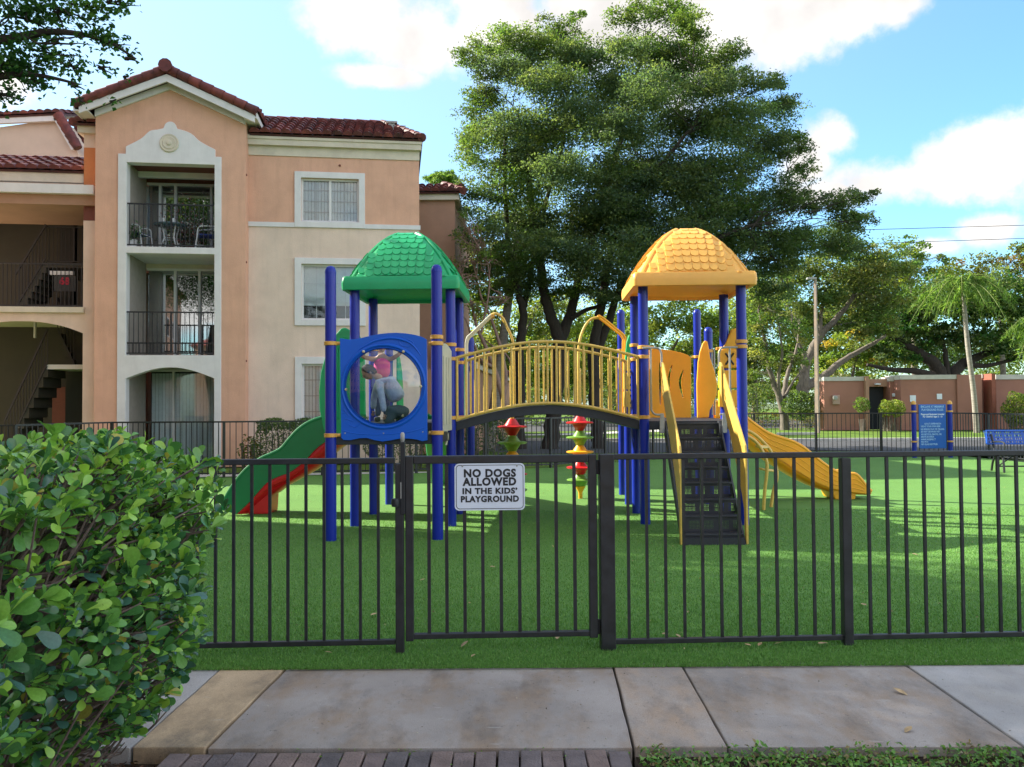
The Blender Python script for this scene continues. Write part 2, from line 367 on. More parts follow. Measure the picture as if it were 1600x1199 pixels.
# near fence line  y = 5.20 + .042 x ; turf edge a little in front of it
TE = lambda x: 4.93 + .012 * x
far_feet = [(-13.2, 15.6), (XA(24, 15.9), 15.9), (XA(175, 18.2), 18.2), (XA(350, 17.9), 17.9), (XA(650, 18.7), 18.7), (XA(860, 20.0), 20.0), (XA(1020, 22.7), 22.7), (XA(1178, 25.3), 25.3), (XA(1480, 23.9), 23.9), (XA(1620, 20.2), 20.2), (16.5, 17.2)]
turf_pts = [(-13.5, TE(-13.5)), (16.8, TE(16.8))] + [(p[0], p[1] + .06) for p in far_feet[::-1]]
# turf: artificial grass, two-scale colour
def turfmat():
    m = D.materials.new('turf'); m.use_nodes = True; nt = m.node_tree; N = nt.nodes; L = nt.links
    bs = N['Principled BSDF']; bs.inputs['Roughness'].default_value = .8; bs.inputs['Specular IOR Level'].default_value = .2
    g = N.new('ShaderNodeNewGeometry')
    def noise(sc, det=4, st=(1, 1, 1)):
        mp_ = N.new('ShaderNodeMapping'); mp_.inputs['Scale'].default_value = st; L.new(g.outputs['Position'], mp_.inputs[0])
        n = N.new('ShaderNodeTexNoise'); n.inputs['Scale'].default_value = sc; n.inputs['Detail'].default_value = det; L.new(mp_.outputs[0], n.inputs['Vector']); return n.outputs['Fac']
    def mix(f, a, b, lo=.35, hi=.65):
        r = N.new('ShaderNodeMapRange'); L.new(f, r.inputs[0]); r.inputs[1].default_value = lo; r.inputs[2].default_value = hi
        x = N.new('ShaderNodeMix'); x.data_type = 'RGBA'; L.new(r.outputs[0], x.inputs[0])
        for i, c in ((6, a), (7, b)):
            if isinstance(c, tuple): x.inputs[i].default_value = (*c, 1)
            else: L.new(c, x.inputs[i])
        return x.outputs[2]
    fine = mix(noise(75, 3, (1, .7, 1)), (.075, .18, .038), (.18, .35, .08), .36, .64)
    fine = mix(noise(180, 2), fine, (.11, .23, .08), .62, .74)
    broad = mix(noise(.9, 5), (.068, .18, .038), (.11, .25, .055))
    x = N.new('ShaderNodeMix'); x.data_type = 'RGBA'; x.inputs[0].default_value = .6; L.new(broad, x.inputs[6]); L.new(fine, x.inputs[7])
    L.new(x.outputs[2], bs.inputs['Base Color'])
    bp = N.new('ShaderNodeBump'); bp.inputs['Strength'].default_value = 1; bp.inputs['Distance'].default_value = .02; L.new(noise(75, 3, (1, .7, 1)), bp.inputs['Height']); L.new(bp.outputs[0], bs.inputs['Normal'])
    return m
flat('turf', turf_pts, 0, turfmat())
# grass blades: dense near the camera, thinning out
def turf_blades(n, y0, y1, h, w):
    y = y0 + (y1 - y0) * RNG.random(n) ** 1.7; half = y * .68 + .3; x = (RNG.random(n) * 2 - 1) * half
    k = (x > -2.4 - (y - 4.9)) ; x, y = x[k], y[k]; n = len(x)
    wv = .5 + .5 * np.sin(x * 9) * np.sin(y * 11)
    pos = np.stack([x, y, np.zeros(n)], 1); a = RNG.random(n) * 6.283; hh = h * (.6 + .6 * RNG.random(n))
    t = RNG.random(n) * 6.283; lean = hh * (.25 + .5 * RNG.random(n))
    v = np.empty((n, 3, 3)); off = np.stack([np.cos(a), np.sin(a), 0 * a], 1) * w * .5
    v[:, 0] = pos - off; v[:, 1] = pos + off; v[:, 2] = pos + np.stack([np.cos(t) * lean, np.sin(t) * lean, hh], 1)
    me = D.meshes.new('turf_blades'); me.vertices.add(n * 3); me.vertices.foreach_set('co', v.reshape(-1)); me.loops.add(n * 3); me.polygons.add(n)
    me.loops.foreach_set('vertex_index', np.arange(n * 3, dtype=np.int32)); me.polygons.foreach_set('loop_start', (np.arange(n) * 3).astype(np.int32))
    c = np.array([(.12, .29, .06), (.165, .35, .08), (.10, .235, .055), (.23, .38, .12)])[RNG.choice(4, n, p=[.38, .33, .22, .07])] * (.8 + .4 * RNG.random((n, 1)))
    ca = me.color_attributes.new('Col', 'FLOAT_COLOR', 'POINT'); cc = np.ones((n, 3, 4)); cc[:, :, :3] = c[:, None, :]; ca.data.foreach_set('color', cc.reshape(-1))
    me.update(calc_edges=True); me.materials.append(M_BLADE)
    o = D.objects.new('turf_blades', me); COL.objects.link(o)
    tag(o, 'short green artificial grass blades across the playground floor', 'grass', kind='stuff')
turf_blades(360000, 4.86, 12.0, .017, .0055)

# sidewalk: slabs with open joints
walk = thing('sidewalk', 'concrete sidewalk of grey and tan slabs in front of the fence', 'sidewalk'); walk['kind'] = 'structure'; del walk['category']
ZS = -.006
def joint(xb, xf):           # ground points at the back edge and front edge for a joint
    return G(xb, 1036 - .005 * xb + 3, ZS), G(xf, 1169 - .002 * (xf - 300), ZS)
J = [joint(20, -420), joint(355, 205), joint(455, 322), joint(957, 990), joint(1062, 1138), joint(1405, 1600), joint(1760, 2090)]
slabm = [M_CONC_B, M_CONC_T, M_CONC, concrete('concrete_mottled', (.38, .33, .29), (.42, .29, .19), .7), M_CONC, M_CONC_B]
for i in range(6):
    (b0, f0), (b1, f1) = J[i], J[i + 1]; g = .006
    b0, f0, b1, f1 = [Vector((p.x, p.y, 0)) for p in (b0, f0, b1, f1)]
    # extend the back edge under the turf and add wandering to the joint edge
    def edge(a, b, s):
        return [(a.lerp(b, t) + Vector((s + .004 * math.sin(t * 17 + i * 3) * (0 < t < 1), 0, 0))) for t in (0, .2, .4, .6, .8, 1)]
    L_, R_ = edge(f0, b0, g), edge(b1, f1, -g)
    for q in (L_[-1], R_[0]): q.y += .10
    lp = [(p.x, p.y) for p in L_] + [(p.x, p.y) for p in R_]
    dz = (0, .004, -.003, .003, -.002, .002)[i]
    MB().plate([lp], lambda a, b: (a, b, ZS + dz), (0, 0, -.11)).obj('slab', slabm[i], walk, bev=.006)
YF = G(800, 1169, ZS).y
# mulch bed under the hedge and planting bed to the right
flat('mulch_bed', [(-9, -2), (-1.15, -2), (G(300, 1199, 0).x * 1.0, 3.3), (-1.28, YF + .02), (-9, YF + .02)], -.075, M_SOIL)
flat('planting_bed', [(.52, -2), (6, -2), (6, YF + .02), (.545, YF + .02)], -.05, M_SOIL)
# paver path: bricks in a soldier course then running bond, laid towards the camera
path = thing('paver_path', 'brick paver path running from the sidewalk towards the camera', 'path'); path['kind'] = 'structure'; del path['category']
flat('joint_sand', [(-1.33, -1.2), (.50, -1.2), (.50, YF - .004), (-1.33, YF - .004)], -.045, M_SOIL, parent=path)
bw, bl_ = .098, .196
bm_ = MB().box(-bw/2 + .004, bw/2 - .004, -bl_/2 + .004, bl_/2 - .004, -.05, 0); 
bmeshes = []
for k, cc in enumerate([(.23, .18, .17), (.19, .16, .16), (.26, .195, .175), (.165, .145, .148)]):
    bmeshes.append(bm_.mesh('brick', mat('paver_%d' % k, cc, .85, col2=tuple(x * .62 for x in cc), scale=7, bump=.8, bscale=90, spec=.2)))
x0p = G(300, 1172, 0).x
nb = 0
for row in range(7):
    xx = x0p - .1 + bw / 2
    while xx < .50:
        yy = YF - .012 - bl_ / 2 - row * bl_
        off = .0 if row == 0 else (.5 * bl_ * ((int(round((xx) / bw)) % 2)))
        o = inst(bmeshes[random.choices(range(4), [4, 3, 2, 3])[0]], 'brick', (xx + random.uniform(-.002, .002), yy - off * (row > 0) , -.012 + random.uniform(-.005, .004)), (random.uniform(-.012, .012), random.uniform(-.012, .012), random.uniform(-.02, .02)), path)
        b = o.modifiers.new('bevel', 'BEVEL'); b.width = .005; b.segments = 2
        xx += bw; nb += 1
# ground cover right, weeds in joints
M_WEED = leafmat('weed_leaf', .35, .5)
def scatter(name, label, cat, n, xr, yr, zr, size, pal, keep=None, kind='stuff'):
    x = RNG.uniform(*xr, n); y = RNG.uniform(*yr, n)
    if keep is not None:
        k = keep(x, y); x, y = x[k], y[k]; n = len(x)
    hump = .5 + .5 * np.sin(x * 7.3 + np.sin(y * 9) * 1.5) * np.cos(y * 8.1)
    z = zr[0] + (zr[1] - zr[0]) * RNG.random(n) * (.35 + .65 * hump)
    c = np.array(pal)[RNG.choice(len(pal), n)] * RNG.uniform(.7, 1.3, (n, 1))
    o = quadcloud(name, np.stack([x, y, z], 1), size * RNG.uniform(.5, 1.3, n), c, M_WEED, upb=.6)
    return tag(o, label, cat, kind=kind)
edgey = YF - .03
scatter('ground_cover', 'low leafy green ground cover in front of the sidewalk', 'plants', 17000, (.54, 3.2), (2.6, YF + .03), (-.045, .045), .025,
        [(.10, .26, .05), (.16, .36, .07), (.08, .19, .045), (.22, .38, .11), (.26, .21, .11)], lambda x, y: (y < edgey + .03 * np.sin(x * 13) + .015 * np.sin(x * 41)) & (x > .56 + .03 * np.sin(y * 40)))
scatter('mulch_chips', 'reddish brown leaf litter under the big hedge', 'mulch', 9000, (-4.2, -1.1), (2.0, YF), (-.075, -.05), .03,
        [(.10, .05, .035), (.16, .07, .05), (.05, .035, .03), (.22, .12, .08), (.09, .06, .04)], lambda x, y: x < -1.17 - .12 * (YF - y))
scatter('joint_weeds', 'tiny weeds sprouting between the pavers and the sidewalk', 'weeds', 1100, (-1.0, .55), (3.35, YF + .015), (-.03, .012), .014,
        [(.14, .30, .05), (.20, .36, .08)], lambda x, y: (np.abs(y - YF) < .012) & (np.sin(x * 23) > .1) | (np.abs(((x - x0p + .1) / bw) % 1 - .0) < .08) & (np.sin(x * 31 + y * 50) > .55))
# fallen leaves on turf and sidewalk
M_DEAD = mat('dry_leaf', (.42, .30, .16), .8, var=.3, scale=30)
dl = MB(); lp = [(0, -.03), (.013, -.012), (.016, .008), (.006, .028), (0, .036), (-.006, .028), (-.016, .008), (-.013, -.012)]
dl.add([(a, b, .004 + abs(a) * .35 + b * b * 3) for a, b in lp], [tuple(range(8))]); dlm = dl.mesh('fallen_leaf', M_DEAD)
for k, (px, py) in enumerate([(1040, 996), (1060, 999), (1168, 1013), (1188, 1012), (1218, 1011), (1285, 1012), (512, 1025), (727, 1012), (740, 1030), (1405, 1081), (1420, 1140), (870, 1000), (905, 790), (1130, 930), (990, 880), (660, 910), (770, 890), (1430, 870), (1560, 880), (1245, 760), (450, 780), (1500, 800), (585, 965), (1350, 950)]):
    g = G(px, py); o = inst(dlm, 'fallen_leaf', (g.x, g.y, .018 if py < 1034 else -.004), (random.uniform(-.3, .3), random.uniform(-.3, .3), random.uniform(0, 6)), scale=random.uniform(.7, 1.3))
    tag(o, 'small dry tan leaf lying on the ' + ('turf' if py < 1034 else 'concrete sidewalk'), 'leaf', 'fallen leaves on the ' + ('turf' if py < 1034 else 'sidewalk'))

scatter('turf_debris', 'scattered tiny dry leaf bits and specks on the artificial turf', 'debris', 900, (-5, 9), (5.0, 17.5), (.014, .022), .020, [(.38, .30, .16), (.24, .18, .09), (.45, .42, .25), (.16, .12, .06)])
scatter('walk_debris', 'scattered tiny specks of grit and leaf on the sidewalk', 'debris', 160, (-1.5, 3.6), (3.72, 4.9), (-.003, .0), .010, [(.30, .24, .16), (.12, .10, .08), (.5, .48, .4)])
# ------------------------------------------------------------------ near fence and gate
LY = lambda x: 5.205 + .042 * x
def onl(px): 
    x = XA(px, 5.2); y = LY(x); return XA(px, y), y
def seg(name, label, pxs, posts, top, bot, bars, railh=.036, barw=.0175, x_end=None):
    """one fence run along the near line, built in world coordinates under an Empty"""
    xa, ya = onl(pxs[0]); xb, yb = onl(pxs[1]); ang = math.atan2(yb - ya, xb - xa); Ln = math.hypot(xb - xa, yb - ya)
    t = thing(name, label, 'fence', (xa, ya, 0), ang)
    MB().box(0, Ln, -.019, .019, top - railh, top).obj('top_rail', M_FENCE, t, bev=.005)
    MB().box(0, Ln, -.016, .016, bot - .016, bot + .016).obj('bottom_rail', M_FENCE, t, bev=.004)
    me = MB().box(-barw/2, barw/2, -barw/2, barw/2, bot + .016, top - railh).mesh('picket', M_FENCE)
    for px in bars:
        x, y = onl(px); inst(me, 'picket', (math.hypot(x - xa, y - ya) * (1 if x > xa else -1), 0, 0), (0, 0, random.uniform(-.01, .01)), t)
    for px, w, h in posts:
        x, y = onl(px); u = math.hypot(x - xa, y - ya) * (1 if x > xa else -1)
        MB().box(u - w/2, u + w/2, -w/2, w/2, -.05, h).obj('post', M_FENCE, t, bev=.005)
    return t
seg('metal_fence', 'black metal fence left of the gate, half hidden by the big hedge', (278, 617), [(278, .052, 1.21), (624, .052, 1.176)], 1.212, .07,
    [281 + 28.15 * k for k in range(0, 12) if 281 + 28.15 * k < 600] )
seg('metal_fence', 'long black metal fence right of the gate with a post in the middle', (957, 1790), [(946, .092, 1.222), (1318, .060, 1.182), (1690, .060, 1.182)], 1.222, .045,
    [x for x in [979.5 + 28.85 * k for k in range(0, 28)] if abs(x - 1318) > 13 and abs(x - 1690) > 13 and x < 1780])
# gate
xa, ya = onl(633); xb, yb = onl(930.5); GA = math.atan2(yb - ya, xb - xa); GL = math.hypot(xb - xa, yb - ya)
gate = thing('metal_gate', 'closed black metal gate carrying the white no dogs sign', 'gate', (xa, ya, 0), GA)
MB().box(0, .05, -.025, .025, .075, 1.222).obj('stile', M_FENCE, gate, bev=.005)
MB().box(GL - .052, GL, -.025, .025, .075, 1.222).obj('stile', M_FENCE, gate, bev=.005)
MB().box(.05, GL - .052, -.024, .024, 1.172, 1.221).obj('top_rail', M_FENCE, gate, bev=.005)
MB().box(.05, GL - .052, -.020, .020, .085, .118).obj('bottom_rail', M_FENCE, gate, bev=.004)
me = MB().box(-.0105, .0105, -.0105, .0105, .118, 1.172).mesh('picket', M_FENCE)
for px in (669.5, 697, 725, 753, 781.5, 810, 839, 867.5, 896):
    x, y = onl(px); inst(me, 'picket', (math.hypot(x - xa, y - ya), 0, 0), None, gate)
for z in (1.14, .14):
    MB().box(GL, GL + .016, -.012, .012, z - .045, z + .045).obj('hinge', M_BLACK, gate, bev=.002)
lt = MB().box(-.03, .0, -.03, .015, .86, 1.31).obj('latch', M_BLACK, gate, bev=.004)
MB().lathe([(.008, .0), (.013, .01), (.013, .05), (.006, .06)], (-.016, -.006, 1.31), 10).obj('pull_knob', M_GREY, lt, True)
MB().lathe([(.004, -.028), (.024, -.024), (.027, 0), (.024, .024), (.004, .028)], (-.058, -.035, .935), 14).obj('striker', M_FENCE, lt, True)
MB().box(-.028, -.022, -.033, -.03, .96, 1.06).obj('latch_plate', M_GREY, lt)
# sign on the gate
sg = P(765, 762, ya - .055); SW, SH = .438, .292
sign = thing('gate_sign', 'white rectangular no dogs allowed sign with black border on the gate', 'sign', (sg.x, LY(sg.x) - .034, sg.z), GA)
def rrect(w, h, r, n=6):
    o = []
    for cx, cy, a in ((w/2 - r, h/2 - r, 0), (-w/2 + r, h/2 - r, 90), (-w/2 + r, -h/2 + r, 180), (w/2 - r, -h/2 + r, 270)): o += arc(cx, cy, r, r, a, a + 90, n)
    return o
MB().plate([rrect(SW, SH, .028)], lambda a, b: (a, 0, b), (0, .003, 0)).obj('sign_plate', M_WHITE, sign)
MB().plate([rrect(SW - .018, SH - .018, .022), rrect(SW - .025, SH - .025, .019)], lambda a, b: (a, -.0012, b), (0, .001, 0)).obj('border_line', M_BLACK, sign)
for s, z, w, sz in (('NO DOGS', .083, .325, .066), ('ALLOWED', .030, .335, .066), ("IN THE KIDS\u2019", -.027, .342, .049), ('PLAYGROUND', -.077, .362, .051)):
    t = text('lettering', s, sz, M_BLACK, sign, (0, -.0012, z), bold=.0030 * sz / .066, spacing=1.12)
    bpy.context.view_layer.update(); t.scale.x = w / t.dimensions.x
for x in (-.17, .17):
    MB().lathe([(.006, 0), (.006, .002), (.003, .004)], (0, 0, 0), 10).obj('screw', M_GREY, sign, True).matrix_local = Matrix.Translation((x, -.001, SH/2 - .016)) @ Matrix.Rotation(R(90), 4, 'X')

# ------------------------------------------------------------------ perimeter fence (far)
pk = MB().box(-.008, .008, -.008, .008, .06, 1.19).mesh('picket', M_FENCE)
pst = MB().box(-.028, .028, -.028, .028, -.1, 1.21).mesh('post', M_FENCE)
flab = ['perimeter fence stretch standing behind the top of the hedge', 'perimeter fence stretch before the arched stair entrance', 'perimeter fence stretch in front of the arched ground floor patio and green slide',
        'perimeter fence stretch seen behind the left play tower posts', 'perimeter fence stretch seen below the arched bridge', 'perimeter fence stretch behind the spinner stack nearer the stairs', 'perimeter fence stretch seen beside the black play stairs',
        'perimeter fence stretch between the yellow slide and the blue rules sign', 'perimeter fence stretch behind the blue park bench at the right edge', 'perimeter fence stretch running nearer past the right edge']
npk = 0
for i in range(len(far_feet) - 1):
    a = Vector((*far_feet[i], 0)); b = Vector((*far_feet[i + 1], 0)); L_ = (b - a).length; ang = math.atan2(b.y - a.y, b.x - a.x)
    t = thing('perimeter_fence', flab[i], 'fence', a, ang, 'dark perimeter fence around the playground')
    MB().box(0, L_, -.016, .016, 1.185, 1.22).obj('top_rail', M_FENCE, t)
    MB().box(0, L_, -.014, .014, .07, .10).obj('bottom_rail', M_FENCE, t)
    n = max(1, round(L_ / .125)); big = max(1, round(L_ / 2.0))
    for k in range(1, n):
        npk += 1; inst(pk, 'picket', (L_ * k / n, 0, 0), None, t)
    for k in range(big if i < len(far_feet) - 2 else big + 1):
        inst(pst, 'post', (L_ * k / big, 0, 0), None, t)
print('far pickets', npk)
# ------------------------------------------------------------------ play structure
PS = thing('play_structure', 'large blue, green and yellow play structure with two domed towers and an arched bridge', 'play structure')
def foot(px, py): g = G(px, py); return Vector((g.x, g.y, 0))
PR = .0635
def post(px, py, top, dome=True):
    f = foot(px, py); prof = [(PR, -.05), (PR, top - .09), (PR + .002, top - .088), (PR + .002, top - .072), (PR * .97, top - .05), (PR * .8, top - .022), (PR * .5, top - .006), (.004, top)] if dome else [(PR, -.05), (PR, top)]
    MB().lathe(prof, f, 28).obj('post', M_BLUE, PS, True); return f
L1 = post(517, 845, 3.146); L2 = post(684, 843, 3.16)
L3 = post(555, 822, 3.05, False); L4 = post(705.5, 822, 3.05, False); L5 = post(584, 803.5, 3.05, False); L6 = post(719, 803, 3.05, False)
L7 = post(608.5, 788, 2.56); L8 = post(736, 787.5, 2.60)
R1 = post(1008.5, 819, 3.05, False); R2 = post(1162.5, 820, 3.05, False); R3 = post(995, 802, 3.05, False); R4 = post(1135, 803, 3.05, False)
R5 = post(983, 788, 2.15); R6 = post(973, 773, 3.14); R7 = post(1092.5, 772, 3.14); R8 = post(1110, 788, 2.70)
RH = [L3, L4, L5, L6]; 

def clamp(f, z, d=None, ln=.12):
    m = MB().lathe([(PR + .002, -.024), (PR + .012, -.020), (PR + .012, .020), (PR + .002, .024)], (f.x, f.y, z), 24)
    if d is not None:
        d = Vector(d).normalized(); a = Vector((f.x, f.y, z)) + d * (PR); m.tube([a, a + d * ln], .021, 8)
    m.obj('clamp', M_CLAMP, PS, True)

def dome_roof(c, ang, name, m, sgn_mat, halfw, z0):
    """square domed plastic roof with raised fish-scale shingles"""
    t = D.objects.new(name, None)
    band, rise = .165, .70
    def surf(x, y):
        p = 4.2; w = (abs(x)**p + abs(y)**p) ** (1/p); w = min(w, 1.0)
        rr = 1 - w ** 1.9
        return halfw * x, halfw * y, z0 + band + rise * (rr ** .98)
    mb = MB(); n = 48
    def fn(u, v):
        x, y = u*2 - 1, v*2 - 1
        # circle-to-square so that the rim is even
        w = max(abs(x), abs(y)); r = w; 
        return surf(x * (.985 + .015 * (1 - w)), y * (.985 + .015 * (1 - w)))
    mb.grid(fn, n, n)
    # band with rounded corners, flaring slightly, and an inner soffit lip
    def ring(h, rad, z): return [(q[0], q[1], z) for q in rrect(2*h, 2*h, rad, 5)]
    rings = [ring(halfw * .985, .05, z0 + band + .012), ring(halfw * 1.005, .05, z0 + band - .012), ring(halfw * 1.015, .05, z0 + band * .5), ring(halfw * 1.005, .05, z0 + .008), ring(halfw * .985, .045, z0), ring(halfw * .93, .04, z0 + .004), ring(halfw * .91, .04, z0 + .05)]
    o = len(mb.v); k = len(rings[0])
    for rg in rings: mb.v += rg
    for i in range(len(rings) - 1):
        for j in range(k):
            mb.f.append((o + i*k + j, o + i*k + (j+1) % k, o + (i+1)*k + (j+1) % k, o + (i+1)*k + j))
    # closed underside, recessed vault
    mb.grid(lambda u, v: (halfw * .91 * (u*2-1), halfw * .91 * (v*2-1), z0 + .05 + .10 * math.sin(math.pi * min(1, 2.5 * min(u, v, 1-u, 1-v)) / 2)), 10, 10)
    roof = mb.obj(name, m, PS, True); roof.location = (c.x, c.y, 0); roof.rotation_euler = (0, 0, ang)
    # raised hip ridges
    for sx, sy in ((1, 1), (1, -1), (-1, 1), (-1, -1)):
        pts = [Vector(surf(sx * w * .93, sy * w * .93)) + Vector((0, 0, -.012)) for w in [i / 12 for i in range(2, 13)]]
        MB().tube(pts, .036, 8).obj('ridge', m, roof, True)
    # shingle: a tilted half-round scale, thick at its lower edge
    sw, sh = .106, .108
    pr = [(-.5, .5), (-.5, .05), (-.47, -.15), (-.38, -.32), (-.2, -.45), (0, -.5), (.2, -.45), (.38, -.32), (.47, -.15), (.5, .05), (.5, .5)]
    s = MB(); nn = len(pr)
    s.v = [(a * sw * .97, b * sh, .004 * (.5 - b) + .004) for a, b in pr] + [(a * sw * 1.02, b * sh * 1.03, -.006) for a, b in pr]
    s.f = [tuple(range(nn))] + [(i, (i+1) % nn, nn + (i+1) % nn, nn + i) for i in range(nn)]
    sm = s.mesh('shingle', m, True)
    rows = 8
    for face in range(4):
        fr = Matrix.Rotation(face * math.pi / 2, 4, 'Z')
        # walk down the slope at equal surface distance
        ws = []; acc = 0; prev = None
        for i in range(201):
            w = i / 200; q = Vector(surf(0, -w))
            if prev is not None: acc += (q - prev).length
            prev = q; ws.append((acc, w))
        total = acc
        for r in range(rows):
            sd = .19 + (total - .28) * r / (rows - 1)
            w = next(b for a, b in ws if a >= sd)
            width = 2 * halfw * w * .86 - .05; cnt = max(2, int(round(width / sw)))
            if (cnt + r) % 2: cnt -= 0
            for j in range(cnt):
                xx = (j - (cnt - 1) / 2) * sw + (.5 * sw * (r % 2) - .25 * sw)
                if abs(xx) > halfw * w * .90 - sw * .60: continue
                p = Vector(surf(xx / halfw, -w)); e = .01
                pu = Vector(surf(xx / halfw, -w + e)) - Vector(surf(xx / halfw, -w - e)); pu.normalize(); px_ = Vector((1, 0, 0)); nrm = px_.cross(pu).normalized()
                mw = fr @ Matrix.Translation(p + nrm * .004) @ Matrix((px_, pu, nrm)).transposed().to_4x4()
                inst(sm, 'shingle', parent=roof, mw=mw)
    return roof
YAW = -R(2.1)
cL = (L3 + L4 + L5 + L6) / 4; cR = (R1 + R2 + R3 + R4) / 4
ro = dome_roof(cL, YAW, 'green_roof', M_GREEN, None, .745, 3.0)
ro = dome_roof(cR, YAW, 'yellow_roof', M_YEL, None, .765, 3.01)

# decks
DZ = 1.315
def deck(fs, z, ex=.02, th=.11):
    c = sum(fs, Vector()) / len(fs); loop = [(p.x + (p.x - c.x) * ex / .6, p.y + (p.y - c.y) * ex / .6) for p in fs]
    MB().plate([loop], lambda a, b: (a, b, z - th), (0, 0, th)).obj('deck', M_DECK, PS, bev=.008)
deck([L3, L4, L6, L5], DZ); deck([L1, L2, L4, L3], 1.20, 0); deck([L5, L6, L8, L7], DZ, 0)
deck([R1, R2, R4, R3], DZ); deck([R3, R4, R8, R5], DZ, 0); deck([R5, R8 + Vector((.0, .0, 0)), R7, R6], DZ, 0)

# porthole panel on the front of the left tower
yp = L1.y - .0
def PL_(px, py): p = P(px, py, yp); return (p.x, p.z)
outline = []
top = [(532, 529), (545, 531), (556, 530.5), (568, 528), (580, 525), (593, 522.5), (607, 521), (620, 520.5), (635, 521.5), (650, 524), (660, 527), (667, 531)]
bot = [(668, 688), (660, 689.5), (652, 687), (640, 685.5), (625, 685.5), (610, 688.5), (598, 690), (586, 688), (574, 684.5), (562, 685), (548, 688), (537, 687.5), (534, 684)]
outline = [PL_(*q) for q in top] + [PL_(*q) for q in bot]
ctr = PL_(600, 604); rad = .445
hole = arc(ctr[0], ctr[1], rad, rad, 0, -360, 48)[:-1]
pan = MB().plate([outline, hole], lambda a, b: (a, yp - .03, b), (0, .06, 0)).obj('porthole_panel', M_PANB, PS, bev=.012)
# embossed rim, swooshes and small emblem of raised lines
def ringtube(r, rt, y, n=56, name='rim', m=M_PANB, par=None, flatx=1):
    MB().tube([(ctr[0] + r * math.cos(t), y, ctr[1] + r * math.sin(t)) for t in [2 * math.pi * i / n for i in range(n + 1)]], rt, 8).obj(name, m, par, True)
ringtube(rad + .028, .020, yp - .028, par=pan, name='rim')
ringtube(rad - .002, .014, yp - .020, par=pan, name='rim')
sw_ = smoothpath([(*PL_(560, 548), 0), (*PL_(585, 534), 0), (*PL_(615, 529), 0), (*PL_(642, 537), 0), (*PL_(658, 556), 0)], 6)
MB().tube([(p[0], yp - .030, p[1]) for p in sw_], [.004 + .012 * math.sin(math.pi * i / (len(sw_) - 1)) for i in range(len(sw_))], 8).obj('embossing', M_PANB, pan, True)
sw_ = smoothpath([(*PL_(624, 534), 0), (*PL_(636, 531), 0), (*PL_(646, 536), 0), (*PL_(640, 542), 0), (*PL_(628, 540), 0), (*PL_(624, 534), 0)], 4)
MB().tube([(p[0], yp - .030, p[1]) for p in sw_], .006, 6).obj('embossing', M_PANB, pan, True)
for a, b in (((536, 646), (556, 640)), ((540, 654), (552, 658)), ((552, 658), (562, 650)), ((546, 664), (556, 668)), ((556, 668), (566, 660)), ((538, 640), (546, 650))):
    p, q = PL_(*a), PL_(*b); MB().tube([(p[0], yp - .031, p[1]), (q[0], yp - .031, q[1])], .005, 6).obj('embossing', M_PANB, pan, True)
sw_ = smoothpath([(*PL_(536, 673), 0), (*PL_(560, 678), 0), (*PL_(600, 679), 0), (*PL_(640, 675), 0), (*PL_(664, 668), 0)], 5)
MB().tube([(p[0], yp - .029, p[1]) for p in sw_], .006, 6).obj('embossing', M_PANB, pan, True)
for px, py in ((569, 550), (631, 550), (542, 609), (658, 604), (575, 653), (630, 650)):
    p = PL_(px, py); o = MB().lathe([(.017, 0), (.016, .010), (.010, .018), (.002, .020)], (0, 0, 0), 14).obj('bolt_cap', M_BOLT, pan, True)
    o.matrix_local = Matrix.Translation((p[0], yp - .042, p[1])) @ Matrix.Rotation(R(90), 4, 'X')
for px, py in ((540, 677), (600, 677), (661, 675)):
    p = PL_(px, py); o = MB().lathe([(.008, 0), (.007, .004), (.002, .006)], (0, 0, 0), 10).obj('screw', M_GREY, pan, True)
    o.matrix_local = Matrix.Translation((p[0], yp - .03, p[1])) @ Matrix.Rotation(R(90), 4, 'X')
M_BUB = glassmat('bubble_plastic', (.86, .92, .95), .03, .03, .8)
bb = MB(); prof = [(rad * math.sin(a), rad * .36 * math.cos(a)) for a in [math.pi / 2 * i / 10 for i in range(11)]][::-1]
n = 48; 
for r, h in prof:
    for k in range(n):
        t = 2 * math.pi * k / n; bb.v.append((ctr[0] + r * math.cos(t), yp - .01 - h, ctr[1] + r * math.sin(t)))
for i in range(len(prof) - 1):
    for k in range(n): bb.f.append((i*n + k, i*n + (k+1) % n, (i+1)*n + (k+1) % n, (i+1)*n + k))
bb.obj('bubble_window', M_BUB, pan, True)

zc = lambda px, py, f: ZA(px, py, f.y)
clamp(L1, zc(517, 537, L1), (1, 0, 0), .05); clamp(L2, zc(684, 527, L2)); clamp(L2, zc(684, 537, L2), (-1, 0, 0), .03)
clamp(L1, 1.20, (1, 0, 0), .05); clamp(L2, 1.22, (-1, 0, 0), .03)
clamp(L4, zc(705, 539, L4)); clamp(L4, zc(705, 561, L4), (1, 0, 0), .05); clamp(L4, zc(705, 653, L4), (1, 0, 0), .05)
clamp(L6, zc(719, 547, L6)); clamp(L6, zc(719, 567, L6), (1, 0, 0), .05); clamp(L6, zc(719, 652, L6), (1, 0, 0), .05); clamp(L8, zc(736, 553, L8), (1, 0, 0), .03)
for f in (L3, L5): clamp(f, 2.33, (-1, 0, 0), .05)
clamp(R1, zc(1005, 543, R1), (1, 0, 0), .07); clamp(R1, zc(1005, 558, R1), (-1, 0, 0), .05); clamp(R1, zc(1008, 652, R1), (-1, 0, 0), .06)
clamp(R3, zc(993, 540, R3)); clamp(R3, zc(993, 562, R3), (-1, 0, 0), .04); clamp(R3, zc(993, 650, R3), (-1, 0, 0), .04)
clamp(R2, zc(1160, 534, R2)); clamp(R2, zc(1160, 542, R2), (-1, 0, 0), .02); clamp(R4, zc(1132, 545, R4), (-1, 0, 0), .05)
